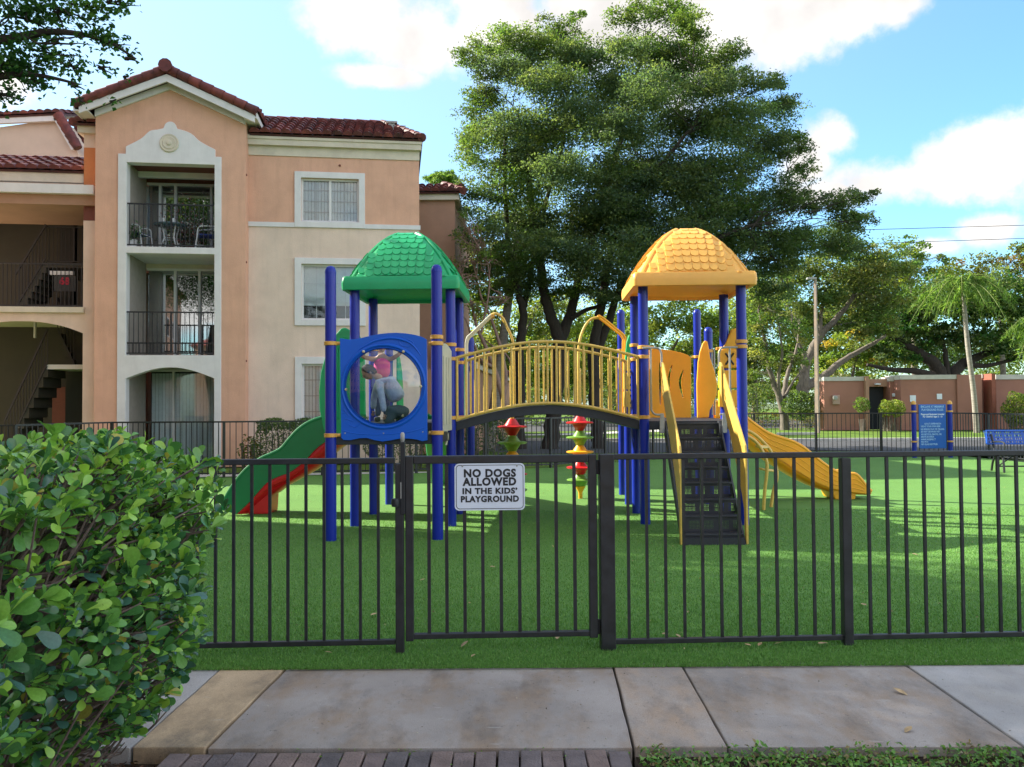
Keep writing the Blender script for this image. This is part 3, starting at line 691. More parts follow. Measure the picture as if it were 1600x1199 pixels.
clamp(R7, zc(1091, 558, R7), (-1, 0, 0), .03); clamp(R8, zc(1108, 549, R8), (1, 0, 0), .03); clamp(R6, zc(973, 548, R6), (-1, 0, 0), .02)

# cream side barrier between L2 and L4 (seen almost edge-on) and another between L6 and L8
def sidepanel(a, b, z0, z1, m, name, th=.03, bulge=.06, n=10):
    d = (b - a); d.z = 0; L_ = d.length; d.normalize(); s = Vector((-d.y, d.x, 0))
    lo = [(PR + .02, z0)] + [(L_ - PR - .02, z0)] + [(PR + .02 + (L_ - 2*PR - .04) * (1 - i / n), z1 + bulge * math.sin(math.pi * i / n)) for i in range(n + 1)]
    return MB().plate([lo], lambda u, z: a + d * u + s * (-th/2) + Vector((0, 0, z)), s * th).obj(name, m, PS, bev=.01)
o = sidepanel(L2, L4, 1.22, 2.22, M_CREAM, 'side_barrier', .05)
for k in range(3):
    q = L2.lerp(L4, .3 + .2 * k); MB().box(q.x + .026, q.x + .034, q.y - .02, q.y + .02, 1.3, 2.12).obj('rib', M_CREAM, o, bev=.004)
MB().tube(smoothpath([(L4.x - .06, L4.y - .25, 1.24), (L4.x - .03, L4.y - .25, 1.16), (L4.x - .05, L4.y - .25, 1.04)], 5), .018, 8).obj('bracket', M_CREAM, PS, True)

# arched bridge
def brz(t): return math.sin(math.pi * min(max(t, 0), 1)) 
Lb, Rb = L4, R1
def brp(t, y, z): return (Lb.x + PR + (Rb.x - Lb.x - 2*PR) * t, y + (Rb.y - Lb.y) * t, z)
BZ0, BRISE = 1.34, .205
def curve(y, z, rise, n=24, t0=0, t1=1): return [brp(t0 + (t1-t0)*i/n, y, z + rise * brz(t0 + (t1-t0)*i/n)) for i in range(n + 1)]
bridge = MB()
n = 26; ya_, yb_ = L4.y + .02, L6.y - .02
for i in range(n + 1):
    t = i / n; z = BZ0 + BRISE * brz(t); x, _, _ = brp(t, 0, 0); dy = (Rb.y - Lb.y) * t
    for y, zz in ((ya_, z), (yb_, z), (yb_, z - .115), (ya_, z - .115)): bridge.v.append((x, y + dy, zz - .02))
for i in range(n):
    for j in range(4): bridge.f.append((i*4 + j, i*4 + (j+1) % 4, (i+1)*4 + (j+1) % 4, (i+1)*4 + j))
bridge.f += [(0, 1, 2, 3), (n*4+3, n*4+2, n*4+1, n*4)]
br = bridge.obj('arched_bridge', M_DECK, PS, bev=.004)
for side, y in ((0, ya_ - .035), (1, yb_ + .035)):
    MB().tube(curve(y, BZ0 + .005, BRISE), .020, 8).obj('bottom_rail', M_RAIL, br, True)
    zt = ZA(705, 560, L4.y) if side == 0 else ZA(712, 566, L6.y)
    MB().tube([brp(-.05, y, zt - .02), brp(-.02, y, zt - .008)] + curve(y, zt, .205), .020, 8).obj('hand_rail', M_RAIL, br, True)
    N = 20
    for k in range(N + 1):
        t = (k + .15) / (N + .3)
        MB().tube([brp(t, y, BZ0 + BRISE * brz(t)), brp(t, y, zt + .205 * brz(t))], .0145 if k not in (0, N) else .017, 8, False).obj('baluster', M_RAIL, br, True)

# climbing arches with stacked saucer spinners behind the bridge
def stack(px, fy, label, zs, cols, foot_col):
    f = foot(px, fy); r0 = .095
    st = MB().tube([(f.x, f.y, 0), (f.x, f.y, 2.12)], .030, 12).obj('climbing_pole', M_RAIL, PS, True)
    for z, c in zip(zs, cols):
        prof = [(.045, -.135), (.062, -.125), (.105, -.055), (.125, -.02), (.20, -.016), (.222, -.004), (.222, .010), (.20, .018), (.118, .026), (.095, .06), (.055, .115), (.048, .125)]
        MB().lathe(prof, (f.x, f.y, z), 28).obj('saucer', c, st, True)
    MB().lathe([(.035, 0), (.035, .10), (.05, .13), (.09, .2)], (f.x, f.y, 0), 16).obj('base_cone', foot_col, st, True)
    return f

f1 = stack(801, 793, '', [1.20, .965, .73, .495, .26], [M_RED, M_LIME, M_ORG, M_RED, M_LIME], M_ORG)
f2 = stack(907, 779, '', [1.23, .99, .755, .50, .30], [M_RED, M_LIME, M_ORG, M_RED, M_LIME], M_ORG)
def archrail(f, pxs, m, ys, r=.019):
    for y in ys:
        pts = [P(px, py, f.y) for px, py in pxs]; pts = [Vector((p.x, y, p.z)) for p in pts]
        MB().tube(smoothpath(pts, 5), r, 8).obj('arch_tube', m, PS, True)
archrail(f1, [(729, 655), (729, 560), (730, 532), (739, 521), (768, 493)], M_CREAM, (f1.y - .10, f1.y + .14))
archrail(f1, [(768, 493), (776, 491), (786, 498), (792, 511), (801, 532), (803, 560), (804, 650)], M_RAIL, (f1.y - .04,))
archrail(f1, [(766, 494), (772, 490), (782, 493), (790, 506)], M_RAIL, (f1.y + .05,), .022)
archrail(f2, [(904, 650), (904, 560), (906, 532), (914, 510), (924, 499), (936, 496)], M_RAIL, (f2.y - .04, f2.y + .05))
archrail(f2, [(934, 496), (940, 498), (960, 514), (974, 527), (975, 545), (975, 650)], M_ORG, (f2.y - .13, f2.y + .12))
for f, px in ((f1, 770), (f2, 935)):
    p = P(px, 495, f.y); MB().tube([(p.x, f.y - .13, p.z), (p.x, f.y + .15, p.z)], .024, 10).obj('arch_sleeve', M_CLAMP, PS, True)

# left slide: green outside wall, red bed, hood panels
S_Y0, S_Y1 = 11.70, 12.30
def s_xz(px, py, Y=S_Y0): p = P(px, py, Y); return Vector((p.x, 0, p.z))
tops = smoothpath([s_xz(*q) for q in ((560, 652), (520, 651), (500, 654), (482, 661), (466, 672), (452, 687), (440, 701), (426, 709), (408, 717), (388, 731), (370, 751), (355, 774), (345, 796))], 5)
bots = smoothpath([s_xz(*q) for q in ((560, 668), (520, 684), (503, 694), (492, 703), (482, 714), (468, 727), (452, 738), (436, 744), (420, 752), (406, 766), (394, 780), (382, 792), (370, 803))], 5)
beds = smoothpath([s_xz(*q) for q in ((560, 684), (540, 692), (520, 706), (507, 719), (492, 732), (474, 743), (456, 753), (440, 762), (428, 771), (416, 778), (402, 788), (392, 797), (384, 804))], 5)
n = len(tops)
def slide(name, tops, bots, beds, y0, y1, mw, mb_, par=PS, th=.02):
    s = D.objects.new(name, None); 
    # chute: from wall bottoms round under the bed
    ch = MB(); rows = []
    for i in range(len(tops)):
        a, b = bots[i], beds[i]; row = []
        for (fy, fz) in ((0, 0), (.05, .45), (.18, .85), (.35, 1), (.65, 1), (.82, .85), (.95, .45), (1, 0)):
            row.append((a.x + (b.x - a.x) * fz, y0 + (y1 - y0) * fy, a.z + (b.z - a.z) * fz))
        rows.append(row)
    m = len(rows[0]); ch.v = [v for r in rows for v in r]
    for i in range(len(rows) - 1):
        for j in range(m - 1): ch.f.append((i*m + j, i*m + j + 1, (i+1)*m + j + 1, (i+1)*m + j))
    ob = ch.obj(name, mb_, par, True)
    sol = ob.modifiers.new('thickness', 'SOLIDIFY'); sol.thickness = th; sol.offset = 0
    for y in (y0, y1):
        w = MB()
        for i in range(len(tops)):
            for dy in (-.022, .022):
                w.v.append((tops[i].x, y + dy, tops[i].z)); w.v.append((bots[i].x, y + dy, bots[i].z - .005))
        for i in range(len(tops) - 1):
            o = i * 4
            for q in ((0, 1), (1, 3), (3, 2), (2, 0)): w.f.append((o + q[0], o + q[1], o + 4 + q[1], o + 4 + q[0]))
        w.f += [(0, 1, 3, 2), tuple(len(w.v) - 4 + k for k in (2, 3, 1, 0))]
        w.obj('side_wall', mw, ob, True)
        MB().tube([Vector((p.x, y, p.z)) for p in tops], .030, 8).obj('rim', mw, ob, True)
    return ob
sl = slide('wave_slide', tops, bots, beds, S_Y0, S_Y1, M_GREEND, M_RED)
for k, off in enumerate((.06, .12)):      # moulding lines along the red underside
    MB().tube([Vector((p.x + .01 * k, S_Y0 + .015 + .05 * k, p.z + (b.z - p.z) * (.55 + .3 * k))) for p, b in zip(bots[8:-4], beds[8:-4])], .008, 6).obj('moulding_line', M_RED, sl, True)
fx = s_xz(400, 790)
MB().plate([[(s_xz(384, 802).x, 0), (s_xz(418, 802).x, 0), (s_xz(420, 770).x, .30), (s_xz(396, 778).x, .24)]], lambda a, b: (a, S_Y0 + .08, b), (0, .44, 0)).obj('foot', M_RED, sl, bev=.02)
hood = [(548, 690), (512, 690), (505, 668), (500, 640), (499, 612), (502, 582), (509, 556), (518, 536), (526, 522), (533, 514), (540, 512), (548, 517), (554, 527), (558, 540), (560, 690)]
for y, w in ((S_Y0 - .03, .05), (S_Y1 + .0, .05)):
    MB().plate([[(s_xz(*q).x, s_xz(*q).z) for q in hood]], lambda a, b: (a, y, b), (0, w, 0)).obj('slide_hood', M_GREEN, PS, bev=.018)
p = s_xz(528, 600); MB().tube([(p.x, S_Y0 - .035, 1.35), (p.x, S_Y0 - .035, 2.35), (p.x + .12, S_Y0 - .035, 2.5)], .018, 8).obj('hood_rib', M_GREEN, PS, True)
MB().tube([(L5.x, S_Y0, 2.35), (L5.x, S_Y1, 2.35)], .03, 10).obj('sit_bar', M_RED, PS, True)
# small red slide lip at the far left end
# green slide leaving the back of the left tower
gs = [Vector((0, L7.y + (15.3 - L7.y) * t, 1.30 * (1 - t) ** 1.25 + .10)) for t in [i / 14 for i in range(15)]]
c = MB(); m = 7; gx = XA(668, 15.3) + .33
for i, q in enumerate(gs):
    xc = -1.12 + (gx + 1.12) * i / 14
    for a, h in ((-.30, .26), (-.27, .08), (-.16, .01), (0, -.02), (.16, .01), (.27, .08), (.30, .26)): c.v.append((xc + a, q.y, q.z + h - .05))
for i in range(14):
    for j in range(m - 1): c.f.append((i*m + j, i*m + j + 1, (i+1)*m + j + 1, (i+1)*m + j))
o = c.obj('rear_slide', M_GREEND, PS, True); s_ = o.modifiers.new('thickness', 'SOLIDIFY'); s_.thickness = .03
# green curved hood over the rear slide opening, seen through the porthole and between the posts

for x in (L7.x + .12, L8.x - .12):
    MB().plate([[(L7.y - .05, 1.3), (L7.y + .5, 1.3), (L7.y + .5, 1.75), (L7.y + .35, 2.1), (L7.y + .15, 2.28), (L7.y - .05, 2.33)]], lambda a, b: (x, a, b), (.04, 0, 0)).obj('slide_hood', M_GREEN, PS, bev=.015)

# right side: stairs with perforated risers
sy = [9.05, 9.22, 9.42, 9.62, 9.82, 10.0, 10.2, 10.40]; sz = [.112, .286, .448, .62, .783, .955, 1.117, 1.29]
def stx(Y): k = (Y - 9.0) / 1.4; return (1.862 + .072 * k, 2.51 + .085 * k)
def perf():
    m = D.materials.new('perforated_steel'); m.use_nodes = True; nt = m.node_tree; N = nt.nodes; L = nt.links
    bs = N['Principled BSDF']; bs.inputs['Base Color'].default_value = (.022, .026, .034, 1); bs.inputs['Roughness'].default_value = .5
    g = N.new('ShaderNodeNewGeometry'); sp = N.new('ShaderNodeSeparateXYZ'); L.new(g.outputs['Position'], sp.inputs[0])
    def M(op, a, b=None):
        n = N.new('ShaderNodeMath'); n.operation = op
        for i, v in enumerate((a, b)):
            if v is None: continue
            if isinstance(v, (int, float)): n.inputs[i].default_value = v
            else: L.new(v, n.inputs[i])
        return n.outputs[0]
    def cell(s, p): return M('SUBTRACT', M('FRACT', M('DIVIDE', s, p)), .5)
    p_ = .0155
    cx = cell(sp.outputs[0], p_); cz = cell(sp.outputs[2], p_)
    d = M('SQRT', M('ADD', M('MULTIPLY', cx, cx), M('MULTIPLY', cz, cz))); hole = M('LESS_THAN', d, .25)
    bx = M('LESS_THAN', M('FRACT', M('DIVIDE', M('ADD', sp.outputs[0], .02), .165)), .68)
    bz = M('LESS_THAN', M('ABSOLUTE', M('SUBTRACT', M('FRACT', M('DIVIDE', M('SUBTRACT', sp.outputs[2], .112), .1683)), .46)), .27)
    f = M('MULTIPLY', hole, M('MULTIPLY', bx, bz))
    tr = N.new('ShaderNodeBsdfTransparent'); ms = N.new('ShaderNodeMixShader'); L.new(f, ms.inputs[0]); L.new(bs.outputs[0], ms.inputs[1]); L.new(tr.outputs[0], ms.inputs[2]); L.new(ms.outputs[0], N['Material Output'].inputs[0])
    return m
M_PERF = perf()
stair = MB().plate([[(8.99, 0), (9.16, 0), (10.50, 1.20), (10.50, DZ), (10.36, DZ)] + []], lambda a, b: (stx(a)[0] - .02, a, b), (.02, 0, 0)).obj('staircase', M_DECK, PS)
MB().plate([[(8.99, 0), (9.16, 0), (10.50, 1.20), (10.50, DZ), (10.36, DZ)]], lambda a, b: (stx(a)[1], a, b), (.02, 0, 0)).obj('stringer', M_DECK, stair)
for k in range(8):
    x0, x1 = stx(sy[k]); nxt = sy[k + 1] if k < 7 else 10.47
    MB().box(x0, x1, sy[k] - .012, nxt + .01, sz[k] - .022, sz[k]).obj('tread', M_DECK, stair, bev=.004)
    zl = sz[k - 1] if k else .0
    MB().box(x0 + .002, x1 - .002, sy[k] + .004, sy[k] + .007, zl, sz[k] - .022).obj('riser', M_PERF, stair)
MB().box(stx(9)[0], stx(9)[1], 8.985, 9.0, 0, .075).obj('riser', M_DECK, stair)
for s in (0, 1):
    X = lambda Y: stx(Y)[s] + (-.045 if s == 0 else .022)
    lo = [(9.0, .0), (9.0, 1.00), (9.03, 1.075), (9.12, 1.14), (10.32, 2.03), (10.42, 2.06), (10.44, 1.98), (10.44, 1.72), (9.8, 1.15), (9.5, .86), (9.2, .52), (9.11, .38), (9.07, 0)]
    o = MB().plate([lo], lambda a, b: (X(a), a, b), (.024, 0, 0)).obj('handrail_panel', M_RAIL, stair, bev=.006)
    x = X(10.4) - (.02 if s == 0 else -.03)
    MB().plate([[(x - .03, DZ - .15), (x + .03, DZ - .15), (x + .03, DZ + .0), (x + .02, DZ + .10), (x - .02, DZ + .10), (x - .03, DZ)]], lambda a, b: (a, 10.30, b), (0, .012, 0)).obj('bracket', M_GREY, stair, bev=.004)
    # grey grab loop
    sg_ = 1 if s == 0 else -1; x = X(10.42); xo = x - sg_ * .135
    MB().tube(smoothpath([(x, 10.42, 2.0), (x, 10.42, 2.16), (x - sg_ * .03, 10.42, 2.225), (x - sg_ * .08, 10.42, 2.24), (xo - sg_ * .10, 10.42, 2.24)], 4), .013, 8).obj('grab_rail', M_GREY, PS, True)
    MB().tube(smoothpath([(xo, 10.42, 2.235), (xo, 10.42, 1.95), (xo, 10.42, 1.5), (xo + sg_ * .01, 10.42, 1.44), (xo + sg_ * .05, 10.42, 1.40), (x, 10.42, 1.395)], 4), .013, 8).obj('grab_rail', M_GREY, PS, True)
for dx in (.035, .075):
    MB().tube([(R8.x + dx, R8.y - .05, 1.36), (R8.x + dx, R8.y - .05, 2.34), (R8.x - .0, R8.y - .03, 2.40)], .013, 8).obj('grab_rail', M_GREY, PS, True)

# yellow back barrier with three curved slots
yb = (R3.y + R8.y) / 2 + .15
def YB(px, py): p = P(px, py, yb); return (p.x, p.z)
out = [YB(*q) for q in ((1012, 653), (1012, 547), (1022, 545), (1035, 546), (1050, 548), (1064, 551), (1075, 555), (1080, 559), (1080, 653))]
def slot(c0, c1, c2, w):
    a = smoothpath([Vector((*YB(*c0), 0)), Vector((*YB(*c1), 0)), Vector((*YB(*c2), 0))], 5); L_, R_ = [], []
    for i, p in enumerate(a):
        k = w * (.35 + .65 * math.sin(math.pi * i / (len(a) - 1))); L_.append((p.x - k, p.y)); R_.append((p.x + k, p.y))
    return L_ + R_[::-1]
MB().plate([out, slot((1031, 567), (1032, 600), (1032, 633), .020), slot((1050, 571), (1046, 590), (1047, 612), .018), slot((1068, 578), (1063, 598), (1068, 622), .022)], lambda a, b: (a, yb, b), (0, .05, 0)).obj('barrier_panel', M_ORG, PS, bev=.012)
# tapering slide-entry panels
def YP(Y): return lambda px, py: (lambda p: (p.x, p.z))(P(px, py, Y))
q = YP(R8.y - .12); sh = [(1090, 653), (1089, 600), (1091, 566), (1094, 549), (1098, 537), (1102, 532), (1106, 534), (1108, 545), (1110, 560), (1117, 580), (1121, 600), (1120, 618), (1114, 632), (1109, 642), (1108, 653)]
MB().plate([[q(*k) for k in sh]], lambda a, b: (a, R8.y - .12, b), (0, .05, 0)).obj('entry_panel', M_ORG, PS, bev=.014)
q = YP(R8.y + .5); sh = [(1114, 653), (1114, 634), (1122, 632), (1138, 634), (1140, 653)]
MB().plate([[q(*k) for k in sh]], lambda a, b: (a, R8.y + .5, b), (0, .05, 0)).obj('entry_panel', M_ORG, PS, bev=.012)
# noughts-and-crosses panels: blocks turning on a bar
M_GLYPH = mat('game_black', (.015, .012, .01), .5)
def game(Y, xl, xr, ytop, rows, marks, name, m):
    qq = YP(Y); fr = None
    for k, (a, b) in enumerate(rows):
        x0, z1 = qq(xl, a); x1, z0 = qq(xr, b)
        bl = MB().box(x0, x1, Y, Y + .09, z0 + .008, z1 - .008).obj('game_block', m, PS, bev=.012)
        g = marks[k]; cx, cz = (x0 + x1) / 2, (z0 + z1) / 2; r = min(z1 - z0, .30) * .30
        if g == 'O': MB().tube([(cx + r * .8 * math.cos(t), Y - .002, cz + r * math.sin(t)) for t in [2 * math.pi * i / 20 for i in range(21)]], .012, 6).obj('mark', M_GLYPH, bl, True)
        if g == 'X':
            for s in (1, -1): MB().tube([(cx - r*.7, Y - .002, cz - s*r), (cx + r*.7, Y - .002, cz + s*r)], .014, 6).obj('mark', M_GLYPH, bl, True)
        if g == ')': MB().tube([(cx - r*.2 + r * .8 * math.cos(t), Y - .002, cz + r * math.sin(t)) for t in [-1.2 + 2.4 * i / 12 for i in range(13)]], .012, 6).obj('mark', M_GLYPH, bl, True)
Yg = R5.y - .3
game(Yg, 975, 990, 560, [(563, 580), (582, 609), (611, 637)], [')', ')', ')'], 'a', M_RAIL)
game(R4.y - .1, 1124, 1156, 545, [(546, 576), (578, 607), (609, 637)], ['X', ' ', ' '], 'b', M_ORG)
q = YP(R4.y - .05); sh = [(1126, 548), (1133, 537), (1138, 525), (1142, 516), (1148, 513), (1153, 516), (1156, 525), (1156, 548)]
MB().plate([[q(*k) for k in sh]], lambda a, b: (a, R4.y - .08, b), (0, .06, 0)).obj('panel_crest', M_ORG, PS, bev=.015)
q = YP(R5.y + .1); sh = [(977, 653), (977, 560), (979, 535), (983, 523), (987, 527), (990, 540), (991, 653)]
MB().plate([[q(*k) for k in sh]], lambda a, b: (a, R5.y + .1, b), (0, .06, 0)).obj('green_barrier', M_GREEN, PS, bev=.015)

# right wave slide
T_Y0, T_Y1 = 13.05, 13.62
xz = lambda px, py: s_xz(px, py, T_Y0)
tp = smoothpath([xz(*q) for q in ((1118, 628), (1150, 640), (1170, 656), (1186, 668), (1202, 678), (1222, 685), (1240, 691), (1256, 700), (1272, 713), (1290, 727), (1306, 737), (1322, 741), (1338, 742), (1352, 758), (1361, 768))], 5)
bt = smoothpath([xz(*q) for q in ((1118, 650), (1150, 662), (1168, 682), (1184, 694), (1200, 706), (1216, 716), (1232, 726), (1250, 738), (1266, 748), (1282, 756), (1298, 762), (1314, 765), (1330, 768), (1346, 770), (1360, 772))], 5)
bd = smoothpath([xz(*q) for q in ((1118, 664), (1150, 678), (1168, 694), (1184, 706), (1200, 718), (1214, 727), (1230, 737), (1248, 748), (1264, 756), (1280, 763), (1296, 768), (1313, 771), (1330, 773), (1346, 774), (1358, 774))], 5)
sr = slide('wave_slide', tp, bt, bd, T_Y0, T_Y1, M_ORG, M_ORG)
for k in range(3):
    MB().tube([Vector((a.x, T_Y0 - .022, a.z + (b.z - a.z) * (.3 + .27 * k))) for a, b in zip(tp[14:-6], bt[14:-6])], .007, 6).obj('moulding_line', M_ORG, sr, True)
x0 = xz(1303, 780).x; x1 = xz(1338, 780).x
MB().plate([[(x0 + .03, 0), (x1, 0), (x1 + .03, .16), (x0 - .05, .20)]], lambda a, b: (a, T_Y0 + .03, b), (0, .5, 0)).obj('foot', M_ORG, sr, bev=.02)
# curved climber with rungs on the right side
cy = 12.2
c1 = smoothpath([Vector((P(*q, cy).x, cy, max(0, P(*q, cy).z))) for q in ((1150, 668), (1168, 673), (1183, 682), (1198, 697), (1205, 707), (1212, 727), (1214, 747), (1208, 770), (1205, 800))], 4)
c0 = smoothpath([Vector((P(*q, cy - .32).x, cy - .32, max(0, P(*q, cy - .32).z))) for q in ((1140, 676), (1168, 682), (1183, 693), (1192, 707), (1198, 723), (1198, 740), (1195, 767), (1193, 800))], 4)
cl_ = MB().tube(c1, .024, 10).obj('curved_climber', M_RAIL, PS, True); MB().tube(c0, .024, 10).obj('climber_tube', M_RAIL, cl_, True)
for py, ww in ((737, .09), (700, .05), (762, .0)):
    if ww == 0: continue
    a = min(c0, key=lambda p: abs(p.z - ZA(1190, py, cy - .32))); b = min(c1, key=lambda p: abs(p.z - ZA(1190, py, cy)))
    MB().tube(smoothpath([a + Vector((.0, 0, .0)), a + Vector((-ww, .04, .02)), (a + b) / 2 + Vector((-ww * 1.4, 0, .02)), b + Vector((-ww, -.04, .02)), b], 4), .015, 8).obj('rung', M_RAIL, cl_, True)
    MB().tube([a, b], .015, 8).obj('rung', M_RAIL, cl_, True)

# ------------------------------------------------------------------ children playing on the left tower
M_SKIN = mat('skin', (.42, .24, .16), .5, var=.05, spec=.4); M_HAIR = mat('dark_hair', (.018, .012, .010), .6)
M_SHIRT = mat('pale_blue_shirt', (.36, .45, .56), .85, var=.12, scale=18, bump=.6, bscale=25); M_TROU = mat('dark_trousers', (.045, .075, .10), .9, var=.15, scale=18, bump=.4, bscale=30)
M_PINK = mat('pink_top', (.72, .06, .22), .8, var=.08); M_DEN = mat('denim', (.05, .07, .14), .85); M_SHOE = mat('shoe', (.03, .03, .035), .6)
def skin(name, nodes, edges, m, parent, sub=2):
    me = D.meshes.new(name); me.from_pydata([n[0] for n in nodes], edges, []); me.materials.append(m)
    o = D.objects.new(name, me); COL.objects.link(o); o.parent = parent
    md = o.modifiers.new('skin', 'SKIN'); md.use_smooth_shade = True
    ly = me.skin_vertices[0] if len(me.skin_vertices) else None
    if ly is None:
        import bmesh; bm = bmesh.new(); bm.from_mesh(me); bm.verts.layers.skin.verify(); bm.to_mesh(me); bm.free(); ly = me.skin_vertices[0]
    for i, n in enumerate(nodes):
        r = n[1]; ly.data[i].radius = r if isinstance(r, tuple) else (r, r); ly.data[i].use_root = (i == 0)
    s = o.modifiers.new('subdivision', 'SUBSURF'); s.levels = sub; s.render_levels = sub
    return o
def head(c, r, fwd, parent, hair=True):
    fwd = Vector(fwd).normalized(); up = Vector((0, 0, 1)); up = (up - fwd * up.dot(fwd)).normalized(); sd = fwd.cross(up)
    Mx = Matrix((sd, fwd, up)).transposed().to_4x4(); Mx.translation = Vector(c)
    def ell(cx, cy, cz, rx, ry, rz, n=14, fy=None, cut=None):
        mb = MB(); mb.grid(lambda u, v: (cx + rx * math.sin(math.pi * v) * math.cos(2*math.pi*u), cy + ry * math.sin(math.pi * v) * math.sin(2*math.pi*u), cz + rz * math.cos(math.pi * v)), n, n)
        return mb
    h = ell(0, 0, 0, r * .80, r * .92, r * 1.05)
    for v in range(len(h.v)):
        x, y, z = h.v[v]
        if z < 0: x *= 1 + .28 * z / r; y = y * (1 + .12 * z / r) + .06 * r
        h.v[v] = (x, y, z)
    o = h.obj('head', M_SKIN, parent, True); o.matrix_local = Mx
    for nm, args, m in (('nose', (0, r * .95, -.12 * r, r * .11, r * .15, r * .16), M_SKIN), ('ear', (r * .80, 0, -.05 * r, r * .08, r * .16, r * .22), M_SKIN), ('ear', (-r * .80, 0, -.05 * r, r * .08, r * .16, r * .22), M_SKIN),
                        ('eye', (r * .3, r * .84, .05 * r, r * .09, r * .06, r * .06), M_HAIR), ('eye', (-r * .3, r * .84, .05 * r, r * .09, r * .06, r * .06), M_HAIR), ('mouth', (0, r * .86, -.45 * r, r * .20, r * .05, r * .05), M_PINK)):
        ell(*args, n=8).obj(nm, m, o, True)
    hh = MB(); hh.grid(lambda u, v: (r * .90 * math.sin(math.pi * .62 * v) * math.cos(2*math.pi*u), -.10 * r + r * 1.0 * math.sin(math.pi * .62 * v) * math.sin(2*math.pi*u) * (1 if math.sin(2*math.pi*u) < 0 else .86), .06 * r + r * 1.13 * math.cos(math.pi * .62 * v) * (1) + (.30 * r * v if math.sin(2*math.pi*u) > 0 else -.25 * r * v)), 20, 10)
    q = hh.obj('hair', M_HAIR, o, True); md = q.modifiers.new('thickness', 'SOLIDIFY'); md.thickness = .012
    return o
def hand(c, d, r, parent):
    """palm with four fingers and a thumb, slightly curled"""
    d = Vector(d).normalized(); c = Vector(c); s = d.cross(Vector((0, 1, 0))).normalized(); n_ = s.cross(d)
    nodes = [(c, (r * .8, r * .5)), (c + d * r * 2.0, (r * 1.05, r * .5))]; edges = [(0, 1)]
    o = skin('hand', nodes, edges, M_SKIN, parent, 1)
    for k, ln in enumerate((1.5, 1.8, 1.7, 1.3)):
        b = c + d * r * 1.8 + s * r * (.75 - .5 * k)
        MB().tube([b, b + d * r * ln * .6 + n_ * r * .1, b + d * r * ln + n_ * r * .45], [r * .27, r * .25, r * .18], 6).obj('finger', M_SKIN, parent, True)
    b = c + d * r * .6 + s * r * .8; MB().tube([b, b + d * r * .7 + s * r * .6, b + d * r * 1.4 + s * r * .7], [r * .3, r * .28, r * .2], 6).obj('thumb', M_SKIN, parent, True)
py_ = 10.02
c_ = lambda px, py, dy=0: Vector((P(px, py, py_ + dy).x, py_ + dy, P(px, py, py_ + dy).z))
hip = c_(622, 632); k1 = thing('person', 'child in pale blue long sleeves bending down behind the round bubble window', 'person', (hip.x, hip.y, 1.2))
off = Vector((hip.x, hip.y, 1.2)); l_ = lambda px, py, dy=0: c_(px, py, dy) - off
fl = lambda px, dy: Vector((P(px, 660, py_ + dy).x, py_ + dy, 1.22)) - off
skin('trousers', [(l_(622, 634), .125), (l_(612, 646, -.08), .075), (l_(606, 662, -.12), .058), (fl(618, -.05) + Vector((0, 0, .10)), .045), (l_(630, 646, .12), .075), (l_(622, 660, .10), .058), (fl(634, .16) + Vector((0, 0, .10)), .045)],
     [(0, 1), (1, 2), (2, 3), (0, 4), (4, 5), (5, 6)], M_TROU, k1)
skin('shirt', [(l_(624, 628), (.115, .12)), (l_(616, 612), (.125, .12)), (l_(606, 597), (.13, .105)), (l_(597, 592), (.09, .075)), (l_(593, 604, -.13), .052), (l_(597, 624, -.16), .044), (l_(600, 645, -.16), .040), (l_(590, 604, .13), .052), (l_(584, 622, .17), .044), (l_(583, 640, .17), .038)],
     [(0, 1), (1, 2), (2, 3), (3, 4), (4, 5), (5, 6), (3, 7), (7, 8), (8, 9)], M_SHIRT, k1)
skin('neck', [(l_(598, 592), .05), (l_(588, 588), .042), (l_(580, 586), .042)], [(0, 1), (1, 2)], M_SKIN, k1, 1)
head(l_(576, 582), .088, (-.75, -.35, -.55), k1)
hand(l_(600, 647, -.16), (.05, 0, -1), .019, k1); hand(l_(583, 642, .17), (-.05, 0, -1), .019, k1)
for px, dy in ((618, -.05), (634, .16)):
    b = fl(px, dy); MB().box(b.x - .12, b.x + .05, b.y - .035, b.y + .035, b.z - .02, b.z + .07).obj('shoe', M_SHOE, k1, bev=.02, sub=1)
py_ = 11.25
k2b = c_(597, 600); k2 = thing('person', 'child in a bright pink top standing with arms spread behind the bubble window', 'person', (k2b.x, py_, DZ)); off = Vector((k2b.x, py_, DZ))
X0 = Vector((0, 0, 0))
v3 = lambda x, z, y=0: Vector((x, y, z))
skin('top', [(v3(0, .58), (.115, .085)), (v3(0, .72), (.12, .085)), (v3(0, .83), (.125, .07)), (v3(0, .88), (.05, .045))], [(0, 1), (1, 2), (2, 3)], M_PINK, k2)
skin('body', [(v3(0, .86), .045), (v3(0, .94), .042), (v3(-.12, .85), .036), (v3(-.24, .88, -.05), .030), (v3(-.33, .95, -.08), .024), (v3(.12, .85), .036), (v3(.22, .90, -.05), .030), (v3(.30, .97, -.08), .024)], [(0, 1), (0, 2), (2, 3), (3, 4), (0, 5), (5, 6), (6, 7)], M_SKIN, k2)
skin('trousers', [(v3(0, .55), (.11, .085)), (v3(-.06, .32), .06), (v3(-.06, .07), .045), (v3(.06, .32), .06), (v3(.06, .07), .045)], [(0, 1), (1, 2), (0, 3), (3, 4)], M_DEN, k2)
head(v3(0, 1.03), .085, (0, -1, -.1), k2)
hand(v3(-.34, .96, -.08), (-.6, 0, .6), .017, k2); hand(v3(.31, .98, -.08), (.6, 0, .6), .017, k2)
for x in (-.06, .06): MB().box(x - .035, x + .035, -.12, .05, 0, .07).obj('shoe', M_SHOE, k2, bev=.02, sub=1)

